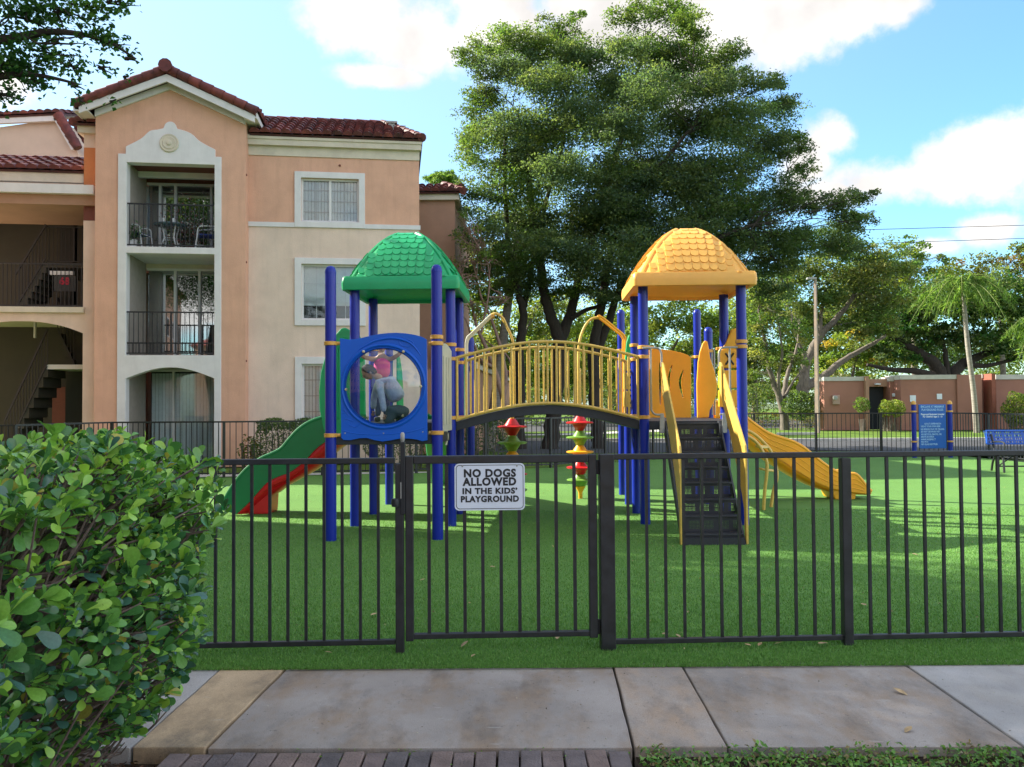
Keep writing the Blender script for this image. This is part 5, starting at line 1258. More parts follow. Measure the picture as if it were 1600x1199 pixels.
wallrect('stair_landing', bU(74, TV + 1.2), e0 + .05, TV + 1.2, TV + 3.9, zl1 - .12, zl1, M_TRIM)
flight('stair_flight', bU(95, TV + 1.5), zl1, bU(68, TV + 1.5), zl1 + .95, TV + 2.5, TV + 3.6, 5)
flight('stair_flight', bU(25, TV + 1.2), zs1, bU(72, TV + 1.2), zs1 + 1.35, TV + 1.2, TV + 2.4, 8)
wallrect('stair_landing', bU(72, TV + 1.2), e0 + .05, TV + 1.2, TV + 3.9, zs1 + 1.2, zs1 + 1.33, M_INW)
wallrect('notice_band', bU(79, TV + 1.15), bU(116, TV + 1.15), TV + 1.10, TV + 1.16, bZ(90, 430, TV + 1.15), bZ(90, 424, TV + 1.15), M_TRIM)
railing(zs1 + 1.36, zs1 + 2.32, bU(72, TV + 1.2), e0, TV + 1.25, n=12)
rr2 = railing(zs1 + .03, bZ(60, 411, TV), lu, e0, TV + .02, n=52)
nb2 = wallrect('number_board', bU(84, TV + 1.0), bU(118, TV + 1.0), TV + 1.02, TV + 1.05, bZ(90, 455, TV + 1), bZ(90, 431, TV + 1), mat('board_dark', (.05, .05, .05), .8))
def to_mesh(o):
    bpy.context.view_layer.update()
    dg = bpy.context.evaluated_depsgraph_get(); me = D.meshes.new_from_object(o.evaluated_get(dg)); n = D.objects.new(o.name, me); COL.objects.link(n)
    n.parent = o.parent; n.matrix_local = o.matrix_local.copy(); cu = o.data; nm = o.name; D.objects.remove(o); n.name = nm
    return n
nt_ = text('lettering', '68', .26, mat('number_red', (.40, .015, .045), .6), AB, (bU(101, TV + 1.0), TV + 1.0, bZ(101, 440, TV + 1.0)), bold=.012)
# light fitting and lamp post-like white pipe in the lower hall
wallrect('downpipe', bU(53, TV + 2.0), bU(56, TV + 2.0), TV + 2.0, TV + 2.08, bZ(54, 528, TV + 2), zs0, M_TRIM)
# roof deck pieces so that nothing is open to the sky
wallrect('roof_deck', -9, gl + .1, TV + 2.1, 7, bZ(60, 262, TV), bZ(60, 262, TV) + .1, M_BRN)
MB().add([(gl, .2, zl - .28), (ga, .2, za - .28), (gr, .2, zr - .28), (gl, 6, zl - .28), (ga, 6, za - .28), (gr, 6, zr - .28)], [(0, 1, 4, 3), (1, 2, 5, 4), (3, 4, 5)]).obj('roof_deck', M_BRN, AB)

# balcony furniture (things of their own) -------------------------
def loc(u, v, z): p = BP + bu_ * u + bv_ * v; return Vector((p.x, p.y, z))
M_CH = mat('chair_white', (.62, .64, .66), .4); M_NAVY = mat('navy_fabric', (.02, .04, .18), .8)
def chair(label, u, v, rz):
    t = thing('patio_chair', label, 'chair', loc(u, v, Z3b), BA + rz, 'white framed navy chairs on the top balcony')
    MB().plate([[(-.24, -.24), (.24, -.24), (.22, .24), (-.22, .24)]], lambda a, b: (a, b, .42), (0, 0, .04)).obj('seat', M_NAVY, t, bev=.01)
    MB().plate([[(-.22, .46), (.22, .46), (.22, 1.0), (-.22, 1.0)]], lambda a, b: (a, .22 + (b - .46) * .28, b), (0, .03, 0)).obj('backrest', M_NAVY, t, bev=.01)
    for s in (-1, 1):
        MB().tube(smoothpath([(s * .26, .42, 0), (s * .25, .25, .40), (s * .24, .36, .80), (s * .23, .42, 1.04)], 4), .018, 8).obj('leg', M_CH, t, True)
        MB().tube(smoothpath([(s * .26, -.30, 0), (s * .26, -.24, .42), (s * .26, -.20, .62), (s * .26, .05, .66), (s * .26, .30, .66)], 4), .018, 8).obj('armrest', M_CH, t, True)
        MB().tube([(s * .26, -.27, .14), (s * .26, .36, .14)], .012, 6).obj('stretcher', M_CH, t, True)
    MB().tube([(-.25, -.25, .42), (.25, -.25, .42)], .014, 6).obj('front_bar', M_CH, t, True)
    return t
chair('white framed navy chair at the left of the balcony table', bU(214, .7), .7, R(75)); chair('white framed navy chair at the right of the balcony table', bU(323, .7), .7, R(-75))
tb = thing('patio_table', 'round glass patio table with curved white legs on the top balcony', 'table', loc(bU(266, .75), .75, Z3b), BA)
MB().lathe([(.40, .70), (.42, .71), (.42, .725), (.40, .735)], (0, 0, 0), 28).obj('table_top', mat('table_glass', (.08, .14, .17), .15), tb, True)
for k in range(4):
    a = R(45 + 90 * k); MB().tube(smoothpath([(.34 * math.cos(a), .34 * math.sin(a), 0), (.24 * math.cos(a), .24 * math.sin(a), .2), (.17 * math.cos(a), .17 * math.sin(a), .4), (.25 * math.cos(a), .25 * math.sin(a), .70)], 4), .016, 8).obj('leg', M_CH, tb, True)
MB().tube([(.16 * math.cos(t), .16 * math.sin(t), .36) for t in [2 * math.pi * i / 16 for i in range(17)]], .01, 6).obj('leg_ring', M_CH, tb, True)
for du, lab in ((-.16, 'small white candle jar at the left on the balcony table'), (.10, 'taller white candle jar in the middle of the balcony table')):
    o = MB().lathe([(.045, 0), (.05, .02), (.05, .12 + abs(du) * .1), (.03, .14)], (0, 0, 0), 12).obj('candle_jar', M_CH, None, True); o.location = loc(bU(266, .75) + du, .6, Z3b + .736); tag(o, lab, 'jar', 'candle jars on the balcony table')
def potted(label, u, v, z, n, r, hh, pal, potm):
    t = thing('potted_plant', label, 'plant', loc(u, v, z), BA, 'potted plants on the top balcony')
    MB().lathe([(.09, 0), (.13, .22), (.14, .23), (.12, .24), (.11, .2)], (0, 0, 0), 14).obj('pot', potm, t, True)
    pos = RNG.normal(size=(n, 3)) * (r, r, hh * .4) + (0, 0, .24 + hh * .5); pos[:, 2] = np.maximum(pos[:, 2], .2)
    quadcloud('foliage', pos, .07, np.array(pal)[RNG.choice(len(pal), n)], M_WEED, t)
    for k in range(5): MB().tube([(0, 0, .2), (random.uniform(-r, r), random.uniform(-r, r), .3 + hh * .6)], .008, 5).obj('stem', M_INW, t)
potted('leafy potted plant on the top balcony floor below the left chair', bU(206, .35), .35, Z3b, 220, .14, .30, [(.05, .13, .05), (.09, .2, .07)], M_TRIM)
potted('tall pinkish flowering plant behind the right side of the balcony table', bU(300, 1.2), 1.2, Z3b, 600, .30, .95, [(.25, .22, .24), (.10, .14, .10), (.40, .36, .38), (.28, .10, .12)], M_REDBR)
potted('small flowering plant standing on the balcony between table and window', bU(272, 1.25), 1.25, Z3b + .0, 220, .14, .85, [(.30, .07, .09), (.08, .13, .07), (.30, .20, .2)], M_REDBR)

# set-back block at the right end, and the long low wall running away behind the bridge
RB = thing('rear_building', 'brown stucco building block with a red tile eave set back behind the beige wing', 'building', (0, 0, 0))
ry_ = 27.0; x0 = XA(600, ry_, 400); x1 = XA(711, ry_, 400); z1 = ZA(690, 304, ry_); z2 = ZA(690, 314, ry_)
MB().box(x0, x1, ry_, ry_ + 9, 0, z2).obj('wall', M_BRN, RB); MB().box(x0, x1 + .15, ry_ - .15, ry_ + 9.1, z2 + .003, z1).obj('fascia', M_CRTR, RB)
tile_roof(RB, (x0 + 0, ry_ - .25, z1 + .02), (1, 0, 0), (0, 1, .42), x1 - x0 + .3, 1.35, nm='roof')
caps(RB, ((x1 + .3, ry_ - .25, z1 + .05), (x1 - .45, ry_ + 1.0, z1 + .60)), r=.12)
LW = thing('low_building', 'long low brown building wall with red tile edge receding behind the bridge balusters', 'building')
a = Vector((XA(737, 24, 600), 26, 0)); b = Vector((XA(806, 46, 600), 46, 0)); dd = (b - a).normalized(); zt_ = 2.66
MB().plate([[(0, 0), ((b - a).length, 0), ((b - a).length, zt_), (0, zt_)]], lambda u, z: a + dd * u + Vector((0, 0, z)), Vector((-.3, 0, 0))).obj('wall', M_BRN, LW)
MB().box(a.x - 3.5, a.x - .01, a.y, a.y + .3, 0, zt_).obj('end_wall', M_BRN, LW)
MB().plate([[(0, zt_ + .004), ((b - a).length, zt_ + .004), ((b - a).length, zt_ + .2), (0, zt_ + .2)]], lambda u, z: a + dd * (u - .1) + Vector((.12, -.02, z)), Vector((-.3, 0, 0))).obj('fascia', M_CRTR, LW)
sd = Vector((-1, .1, .5)); tile_roof(LW, a + Vector((.2, -.1, zt_ + .22)), dd, sd, (b - a).length, 1.4, cols=50, rows=3, nm='roof')
# neighbouring block beyond on the far left: pale gable wall with tiled roof
NB = thing('neighbour_building', 'pale stucco gable wall with red tile roof rising at the far left', 'building')
ny = 27.5; q = lambda px, py: (P(px, py, ny).x, P(px, py, ny).z)
MB().plate([[q(-260, 560), q(-260, 205), q(0, 199), q(92, 186), (q(122, 240)[0], q(122, 240)[1]), q(124, 560)]], lambda a, b: (a, ny, b), (0, 6, 0)).obj('wall', mat('pale_stucco', (.55, .44, .36), .9, var=.08, scale=1, bump=.4, bscale=40), NB)
a0, a1 = Vector((q(-260, 205)[0], ny - .15, q(-260, 204)[1])), Vector((q(92, 186)[0], ny - .15, q(92, 187)[1]))
MB().bar(a0, a1, .12, .22).obj('fascia', M_TRIM, NB); b1 = Vector((q(120, 238)[0], ny - .15, q(120, 236)[1])); MB().bar(a1, b1, .12, .16).obj('fascia', M_TRIM, NB)
L_ = (a1 - a0).length; tile_roof(NB, a0 + Vector((0, -.1, .12)), (a1 - a0), (0, 1, .30), L_ + .2, 2.4, nm='roof')
caps(NB, (a1 + Vector((.08, -.05, .1)), b1 + Vector((.12, -.05, .08))), r=.15, step=.28); caps(NB, (a1 + Vector((.35, .5, .1)), b1 + Vector((.4, .5, .08))), r=.15, step=.28)

# buildings of the courtyard that stand outside the frame: left (shades the turf) and across (mirrored in the glass)
def outside(name, label, x0, x1, y0, y1, h, ridge, faces):
    t = thing(name, label, 'building'); MB().box(x0, x1, y0, y1, 0, h).obj('wall', M_PEACH, t)
    o = .5; xm, ym = (x0 + x1) / 2, (y0 + y1) / 2; k = min(x1 - x0, y1 - y0) / 2
    if x1 - x0 > y1 - y0: r0, r1 = (x0 + k, ym, h + ridge), (x1 - k, ym, h + ridge)
    else: r0, r1 = (xm, y0 + k, h + ridge), (xm, y1 - k, h + ridge)
    c = [(x0-o, y0-o, h), (x1+o, y0-o, h), (x1+o, y1+o, h), (x0-o, y1+o, h)]
    if x1 - x0 > y1 - y0: fs = [(0, 1, 5, 4), (1, 2, 5), (2, 3, 4, 5), (3, 0, 4), (3, 2, 1, 0)]
    else: fs = [(0, 1, 4), (1, 2, 5, 4), (2, 3, 5), (3, 0, 4, 5), (3, 2, 1, 0)]
    MB().add(c + [r0, r1], fs).obj('roof', mat('roof_red', (.24, .06, .045), .7, col2=(.12, .03, .03), scale=8), t)
    for (ax, fixed, lo, hi, s) in faces:
        n = int((hi - lo) / 3.2)
        for fl_ in range(3):
            for i in range(n):
                c0 = lo + (i + .5) * (hi - lo) / n; z = .9 + fl_ * 2.7
                w = MB().box(c0 - .75, c0 + .75, fixed - .03, fixed + .03, z, z + 1.3) if ax == 'y' else MB().box(fixed - .03, fixed + .03, c0 - .75, c0 + .75, z, z + 1.3)
                f = w.obj('window', M_TRIM, t)
                p_ = MB().box(c0 - .65, c0 + .65, fixed + s * .03, fixed + s * .04, z + .1, z + 1.2) if ax == 'y' else MB().box(fixed + s * .03, fixed + s * .04, c0 - .65, c0 + .65, z + .1, z + 1.2)
                p_.obj('pane', M_DARKIN, f)
    return t
outside('courtyard_building', 'peach apartment block left of the playground casting its shade over the turf', -26, -13.6, -22, 15.2, 9.9, 2.6, [('x', -13.6, -22, 15, 1)])
outside('courtyard_building', 'peach apartment block across the courtyard mirrored in the balcony doors', -14, 24, -50, -38, 7.4, 3.2, [('y', -38, -13, 23, 1)])
# ------------------------------------------------------------------ vegetation
M_LEAF = leafmat('tree_leaf', .55, .5, .3)
M_HEDGE = leafmat('hedge_leaf', .25, .22, .6)
M_BARKD = mat('dark_bark', (.050, .038, .030), .95, col2=(.022, .018, .015), scale=14, bump=1, bscale=30, stretch=(1, 1, .3))
M_BARKG = mat('grey_bark', (.20, .17, .14), .95, col2=(.10, .085, .07), scale=12, bump=1, bscale=30, stretch=(1, 1, .3))
M_BARKP = mat('palm_bark', (.34, .31, .27), .9, col2=(.20, .18, .15), scale=6, bump=1, bscale=20, stretch=(.4, .4, 3))
DG = [(.085, .142, .078), (.100, .160, .080), (.120, .180, .082), (.150, .205, .085), (.085, .148, .098)]
MG = [(.085, .165, .045), (.115, .205, .05), (.15, .235, .06), (.075, .14, .042), (.19, .26, .065)]
YG = [(.17, .26, .045), (.24, .33, .055), (.13, .22, .04), (.30, .35, .07), (.20, .25, .06)]
OL = [(.13, .18, .06), (.18, .23, .07), (.10, .15, .05), (.22, .24, .08), (.15, .18, .07)]
BR = [(.20, .15, .06), (.14, .15, .04), (.26, .17, .07), (.10, .13, .03), (.16, .10, .05)]
def clump_points(c, r, n, sub=None, flat=.55):
    """leaf positions for one clump: sub-clumps near its surface, leaves densest on each sub-clump's top"""
    c = np.array(c); r = np.array(r); sub = sub or max(5, int(n / 70))
    d = RNG.normal(size=(sub, 3)); d /= np.linalg.norm(d, axis=1)[:, None]
    sc = c + d * r * (RNG.random((sub, 1)) ** .45)
    sr = np.mean(r[[0, 2]]) * RNG.uniform(.26, .56, (sub, 1)) * np.array([[1.25, 1.25, flat]])
    k = RNG.integers(0, sub, n); q = RNG.normal(size=(n, 3)); q /= np.linalg.norm(q, axis=1)[:, None]
    q[:, 2] = np.where(RNG.random(n) < .7, np.abs(q[:, 2]), q[:, 2])
    p = sc[k] + q * sr[k] * (RNG.random((n, 1)) ** .35) + RNG.normal(size=(n, 3)) * .05
    return p, k
def pxclump(px, py, rx, ry, Y, dy=None):
    s = F / Y; p = P(px, py, Y); return (p.x, p.y, p.z), (rx / s, (dy if dy is not None else (rx + ry) / 2 / s), ry / s)
def limb(name, pxs, Y, r0, r1, m, par, dY=0, n=5):
    pts = [P(px, py, Y + dY * i / (len(pxs) - 1)) for i, (px, py) in enumerate(pxs)]; pts = smoothpath(pts, n); L = len(pts)
    pts = [p + Vector((random.uniform(-1, 1), random.uniform(-1, 1), 0)) * r0 * .12 for p in pts]
    return MB().tube(pts, [r0 + (r1 - r0) * (i / (L - 1)) ** .8 for i in range(L)], 9).obj(name, m, par, True)
def twigs(starts, targets, r, m, par, name='branches', wob=.12):
    mb = MB()
    for a, b in zip(starts, targets):
        a, b = Vector(a), Vector(b); L = (b - a).length
        pts = [a.lerp(b, t) + Vector((random.uniform(-1, 1), random.uniform(-1, 1), random.uniform(-.3, 1) * math.sin(math.pi * t))) * L * wob * (0 < t < 1) for t in (0, .25, .5, .75, 1)]
        mb.tube(pts, [r * (1 - .8 * t) for t in (0, .25, .5, .75, 1)], 5, False)
    o = mb.obj(name, m, par, True); o['kind'] = 'stuff'; return o
def tree(name, label, Y, foot_px, limbs, clumps, pal, leaf=.12, dens=1.0, bark=M_BARKD, group=None, dyf=1.0, ntw=1.0, yj=.18, flat_=.55, brightY=0):
    """limbs: list of (pixel path, r0, r1, depth drift); clumps: (px,py,rx,ry[,dYoffset[,pal]])"""
    g = P(foot_px, 640, Y); t = thing(name, label, 'tree', (g.x, g.y, 0), 0, group)
    off = Vector((g.x, g.y, 0)); ends = []
    tk = MB(); tops = []
    first = None
    for pxs, r0, r1, dY in limbs:
        pts = [P(px, py, Y + dY * i / max(1, len(pxs) - 1)) - off for i, (px, py) in enumerate(pxs)]; pts = smoothpath(pts, 5); L = len(pts)
        if pts[0].z < 1.0: pts[0].z = -.1
        pts = [p + Vector((random.uniform(-1, 1), random.uniform(-1, 1), 0)) * r0 * .15 * (i > 0) for i, p in enumerate(pts)]
        mb = MB().tube(pts, [r0 * (1.35 if i == 0 and pts[0].z < .5 else 1) * (1 - i / (L - 1)) + r1 * i / (L - 1) for i in range(L)], 9)
        nm = 'trunk' if first is None else 'limb'; o = mb.obj(nm, bark, t, True); first = first or o
        tops += [p for p in pts[len(pts) // 3:]]
    P_, K_, C_ = [], [], []; starts, targets = [], []
    for cl in clumps:
        px, py, rx, ry = cl[:4]; dY = cl[4] if len(cl) > 4 else 0; pl = np.array(cl[5] if len(cl) > 5 else pal)
        c, r = pxclump(px, py, rx, ry, Y + dY + random.uniform(-yj, yj) * 4, None); r = (r[0], r[1] * dyf, r[2]); c = Vector(c) - off
        area = math.pi * r[0] * r[2]; n = int(dens * 4.6 * area / (leaf * leaf * .55))
        if n < 20: n = 20
        p, k = clump_points(c, r, n, flat=flat_); P_.append(p)
        base = pl[RNG.integers(0, len(pl), k.max() + 1)][k]; col = base * (RNG.uniform(.75, 1.3, (n, 1))) * RNG.uniform(.85, 1.18); C_.append(col)
        if tops:
            for _ in range(max(1, int(2 * ntw))):
                a = min(tops, key=lambda q: (q - c).length + random.uniform(0, 1.5)); b = c + Vector((random.uniform(-.7, .7) * r[0], random.uniform(-.7, .7) * r[1], random.uniform(-.5, .6) * r[2]))
                starts.append(a); targets.append(b)
                for _ in range(2): starts.append(a.lerp(b, random.uniform(.4, .8))); targets.append(c + Vector((random.uniform(-.95, .95) * r[0], random.uniform(-.9, .9) * r[1], random.uniform(-.7, .8) * r[2])))
    pos = np.concatenate(P_); col = np.concatenate(C_)
    quadcloud('crown', pos, leaf * RNG.uniform(.6, 1.35, len(pos)), col, M_LEAF, t)
    if starts: twigs(starts, targets, min(.055, max(.02, limbs[0][2] * .2)), bark, t); print(name, len(pos))
    return t
# the big spreading tree in the middle
big = [(760,80,42,26),(735,92,22,20),(800,62,38,20),(838,72,40,24),(790,112,60,30),(748,150,34,34),(880,45,34,18),(868,88,50,26),(915,100,55,30),(860,145,60,30),(893,26,14,10),
 (985,28,42,22),(1040,20,38,18),(1072,40,36,22),(1000,70,52,26),(1060,82,55,26),(1105,92,42,22),(1140,82,34,16),(1125,120,40,20),(1010,14,20,10),(1090,26,22,12),
 (950,140,60,32),(1030,150,70,32),(1105,152,60,28),(1170,140,45,20),(1195,130,25,12),(760,195,42,34),(822,205,62,34),(900,205,70,34),(985,212,70,34),(1075,210,70,34),(1150,195,60,30),(1210,175,42,22),(1235,165,24,12),
 (742,240,30,34),(800,262,58,36),(875,275,68,38),(960,285,74,38),(1050,275,78,38),(1135,258,70,34),(1205,240,52,28),(1240,225,26,16),(1262,262,22,14),
 (750,305,36,38),(820,335,64,40),(910,345,74,40),(1005,350,76,42),(1100,335,76,40),(1180,315,66,34),(1235,300,42,24),(1270,322,40,22),(1305,322,38,20),(1338,312,26,12),(1358,306,14,8),
 (752,365,38,34),(815,395,52,34),(895,405,64,34),(985,410,70,36),(1080,405,74,36),(1165,385,66,32),(1235,368,54,26),(1290,362,46,24),(1335,350,30,18),(1352,340,20,14),
 (1200,425,52,24),(1150,445,52,20),(1255,405,48,22),(1215,455,34,16),(960,455,54,18),(1050,455,60,20),(1305,392,34,18),(780,425,34,22),(738,425,28,22),(775,458,34,18),(830,440,52,24),(880,458,40,16),(930,448,50,22),(1000,440,60,22),(1090,445,60,22),(860,240,50,30),(1000,250,60,34),(960,320,60,30),(1100,370,60,30),(800,300,44,34),(880,370,60,30)]
bigc = []
for c in big:
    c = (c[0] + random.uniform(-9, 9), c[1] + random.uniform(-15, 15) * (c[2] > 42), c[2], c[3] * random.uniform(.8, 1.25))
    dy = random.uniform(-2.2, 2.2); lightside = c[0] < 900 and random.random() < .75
    bigc.append((*c, dy, [DG[3], MG[0], MG[1], MG[2], DG[2]] if lightside or c[1] < 100 else DG + [MG[0]]))  # lighter greens paint the sunlit left side and top into the crown
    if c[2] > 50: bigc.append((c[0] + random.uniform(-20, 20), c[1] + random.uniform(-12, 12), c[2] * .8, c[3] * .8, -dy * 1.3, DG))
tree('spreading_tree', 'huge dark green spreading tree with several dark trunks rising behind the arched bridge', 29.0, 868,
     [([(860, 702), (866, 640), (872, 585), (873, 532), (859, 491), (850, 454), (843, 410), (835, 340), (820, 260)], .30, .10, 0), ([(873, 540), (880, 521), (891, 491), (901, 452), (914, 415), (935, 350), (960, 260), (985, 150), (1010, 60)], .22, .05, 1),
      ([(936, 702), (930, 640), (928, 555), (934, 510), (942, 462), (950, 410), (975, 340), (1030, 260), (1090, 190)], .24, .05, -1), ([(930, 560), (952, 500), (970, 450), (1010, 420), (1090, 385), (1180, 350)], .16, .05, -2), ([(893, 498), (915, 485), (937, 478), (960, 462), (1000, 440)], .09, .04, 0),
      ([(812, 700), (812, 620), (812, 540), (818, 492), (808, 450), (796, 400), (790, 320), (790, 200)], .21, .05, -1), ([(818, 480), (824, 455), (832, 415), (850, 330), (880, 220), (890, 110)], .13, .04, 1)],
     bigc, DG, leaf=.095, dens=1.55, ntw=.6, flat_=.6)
# pale leaning palm trunk and bare branchy trees to its left
tree('crape_myrtle', 'small sprawling tree with bare reddish branches behind the left end of the bridge', 25.0, 778,
     [([(800, 690), (785, 620), (772, 575), (758, 540), (745, 510), (735, 470), (722, 430)], .10, .02, 0), ([(785, 625), (790, 590), (782, 545), (770, 505), (752, 465), (742, 420)], .08, .02, 1), ([(772, 575), (750, 560), (738, 530), (728, 500), (716, 480)], .06, .015, -1),
      ([(795, 650), (800, 600), (795, 560), (768, 540), (745, 520)], .05, .015, 1), ([(752, 520), (760, 480), (765, 440), (760, 400)], .04, .012, 0)],
     [(735, 440, 30, 30), (760, 410, 30, 26), (725, 400, 22, 30), (745, 480, 20, 16), (728, 345, 20, 24), (738, 375, 26, 22), (790, 470, 18, 14)], OL + MG, leaf=.10, dens=.30, bark=mat('pink_bark', (.22, .14, .11), .9, var=.25, scale=10), ntw=3)
lp_ = thing('leaning_palm', 'pale grey palm trunk leaning to the right behind the bridge', 'palm', G(764, 700).to_tuple())
o_ = Vector(lp_.location); Yp = o_.y
pts = smoothpath([P(764, 702, Yp), P(772, 640, Yp), P(780, 580, Yp), P(789, 510, Yp), P(800, 430, Yp), P(808, 370, Yp)], 6)
MB().tube([p - o_ for p in pts], [.20 - .0025 * i for i in range(len(pts))], 12).obj('trunk', M_BARKP, lp_, True)
def frond(mb, base, dirv, L, droop, leafl, pal, P_, S_, C_, Dr, n=46, w=.5):
    base = Vector(base); d = Vector(dirv).normalized(); pts = []
    side = d.cross(Vector((0, 0, 1))).normalized()
    for i in range(13):
        t = i / 12; pts.append(base + d * L * t + Vector((0, 0, -droop * L * t * t)))
    mb.tube(pts, [.03 * (1 - .85 * i / 12) for i in range(13)], 5, False)
    for i in range(n):
        t = .12 + .88 * i / n; k = min(11, int(t * 12)); p = pts[k].lerp(pts[k + 1], t * 12 - k); tang = (pts[k + 1] - pts[k]).normalized()
        for s in (-1, 1):
            ll = leafl * (.35 + .65 * math.sin(math.pi * min(1, t * .85 + .12)))
            dr = (side * s * .9 + tang * .5 + Vector((0, 0, -.55 - random.random() * .5))).normalized()
            P_.append(p + dr * ll * .5); S_.append(ll); C_.append(np.array(random.choice(pal)) * random.uniform(.8, 1.25)); Dr.append(dr)
def palm(name, label, Y, trunk_px, crown_px, pal, fr=14, L=2.7, leafl=.75, r=.16, droop=.42, seed=3, aspect=.06):
    random.seed(seed); g = P(trunk_px[0][0], 640, Y); t = thing(name, label, 'palm', (g.x, g.y, 0)); off = Vector((g.x, g.y, 0))
    pts = smoothpath([P(*q, Y) - off for q in trunk_px], 6); pts[0].z = -.1
    MB().tube(pts, [r * (1.15 - .35 * i / (len(pts) - 1)) for i in range(len(pts))], 12).obj('trunk', M_BARKP, t, True)
    c = P(*crown_px, Y) - off
    MB().tube([pts[-1], c], [r * .8, r * .45], 10).obj('crown_shaft', M_BARKP, t, True)
    mb = MB(); P_, S_, C_, Dr = [], [], [], []
    for k in range(fr):
        a = 2 * math.pi * (k + random.random() * .5) / fr; e = random.uniform(.1, 1.3) if k % 3 else random.uniform(1.3, 3.0)
        frond(mb, c, (math.cos(a), math.sin(a), e), L * random.uniform(.8, 1.1), droop * random.uniform(1.0, 1.6) * (1 + .45 * min(e, 1.5)), leafl, pal, P_, S_, C_, Dr)
    mb.obj('rachis', MATS['weed_stem'] if 'weed_stem' in MATS else mat('weed_stem', (.16, .20, .05), .7), t, True)
    quadcloud('fronds', [tuple(p) for p in P_], np.array(S_), np.array(C_), M_LEAF, t, aspect=aspect, fold=.02, dirs=np.array([tuple(d) for d in Dr]), upb=0)
    return t
PG = [(.08, .17, .04), (.12, .23, .05), (.16, .28, .07), (.20, .30, .09)]
palm('queen_palm', 'tall queen palm with feathery light green fronds in front of the low pink wall', 41.0, [(1526, 674), (1521, 610), (1512, 540), (1507, 480)], (1503, 446), PG, fr=26, L=2.9, leafl=.66, seed=5, droop=.6, r=.12)
palm('queen_palm', 'queen palm at the right edge with its fronds reaching into view', 37.0, [(1645, 680), (1642, 600), (1638, 540)], (1636, 505), PG, fr=17, L=2.7, leafl=.75, seed=9, droop=.55)
palm('fan_palm', 'distant palm top showing above the set-back brown building', 62.0, [(697, 640), (696, 400), (695, 300)], (694, 282), PG, fr=20, L=1.7, leafl=.8, seed=12, droop=.25, aspect=.14)
random.seed(21)

# background trees, each its own crown ---------------------------------
gb = 'sunlit trees beyond the far fence'
def bgtree(label, Y, foot, limbs, clumps, pal, **k): k['dens'] = k.get('dens', 1) * 2.1; k.setdefault('flat_', .85); k.setdefault('ntw', .8); return tree('background_tree', label, Y, foot, limbs, clumps, pal, group=gb, **k)
bgtree('yellow green tree right beside the set-back brown building', 44, 735, [([(735, 650), (733, 560), (730, 470)], .15, .05, 0)], [(728, 350, 18, 30), (738, 400, 28, 34), (735, 455, 30, 34), (752, 500, 34, 34), (735, 545, 24, 28), (770, 455, 34, 30), (770, 400, 30, 34)], OL + YG, leaf=.22, dens=.55, bark=M_BARKG)
bgtree('pale yellow green tree seen between the bridge and the dark canopy', 60, 800, [([(800, 645), (802, 560), (790, 480)], .2, .06, 0), ([(802, 570), (830, 500), (850, 460)], .12, .05, 0)], [(770, 530, 40, 34), (815, 500, 44, 34), (800, 560, 40, 30), (850, 545, 44, 30), (850, 490, 40, 30), (770, 590, 34, 20)], YG + OL, leaf=.26, dens=.6, bark=M_BARKG)
bgtree('bright lime tree seen between the two dark trunks above the bridge', 62, 900, [([(900, 645), (900, 560), (905, 490)], .2, .06, 0)], [(890, 520, 46, 34), (935, 500, 44, 34), (900, 565, 44, 26), (945, 560, 44, 28), (975, 515, 36, 34), (880, 480, 36, 24)], YG, leaf=.26, dens=.6, bark=M_BARKG)
bgtree('mid green tree seen behind the yellow tower posts', 58, 1030, [([(1030, 645), (1035, 580), (1060, 530)], .25, .08, 0), ([(1035, 590), (1000, 540), (990, 500)], .15, .06, 0), ([(1040, 570), (1100, 530), (1130, 510)], .14, .05, 0)], [(1010, 520, 40, 30), (1050, 500, 46, 34), (1095, 510, 44, 34), (1060, 555, 50, 28), (1110, 560, 44, 34), (1135, 505, 40, 34), (1000, 570, 36, 26), (1040, 595, 50, 22)], MG + YG, leaf=.24, dens=.65, bark=M_BARKG)
bgtree('slender olive tree with forking pale trunks just right of the yellow tower', 47, 1222, [([(1226, 655), (1219, 625), (1209, 600), (1201, 570), (1195, 530), (1185, 480)], .22, .06, 0), ([(1224, 645), (1226, 610), (1232, 580), (1245, 545), (1250, 500)], .18, .05, 1), ([(1219, 630), (1216, 590), (1222, 550), (1216, 500)], .12, .04, -1), ([(1226, 620), (1240, 596), (1256, 575)], .09, .03, 0)],
       [(1190, 520, 30, 34), (1215, 480, 34, 34), (1200, 560, 28, 26), (1235, 520, 28, 30), (1180, 470, 26, 28), (1225, 440, 30, 24), (1196, 440, 28, 20), (1178, 590, 18, 18), (1244, 560, 20, 24)], OL + MG, leaf=.17, dens=.42, bark=M_BARKG, ntw=2)
bgtree('wide olive green tree behind the street light with a forked grey trunk', 54, 1252, [([(1253, 628), (1255, 600), (1262, 565), (1275, 535), (1300, 505), (1322, 480), (1340, 450)], .42, .10, 0), ([(1255, 606), (1285, 590), (1315, 565), (1350, 545), (1385, 525)], .32, .09, 1), ([(1256, 595), (1257, 555), (1245, 525), (1235, 490)], .22, .07, -1), ([(1280, 535), (1283, 490), (1290, 450)], .18, .06, 0)],
       [(1230, 450, 36, 30), (1270, 430, 40, 34), (1315, 420, 44, 34), (1355, 440, 40, 40), (1290, 470, 38, 26), (1340, 480, 46, 30), (1380, 480, 40, 34), (1250, 490, 28, 22), (1335, 385, 34, 24), (1375, 405, 36, 30), (1400, 430, 34, 30), (1320, 515, 30, 16), (1370, 520, 36, 20)], OL + [MG[0], MG[3], DG[2]], leaf=.20, dens=.6, bark=M_BARKG, ntw=1.6)
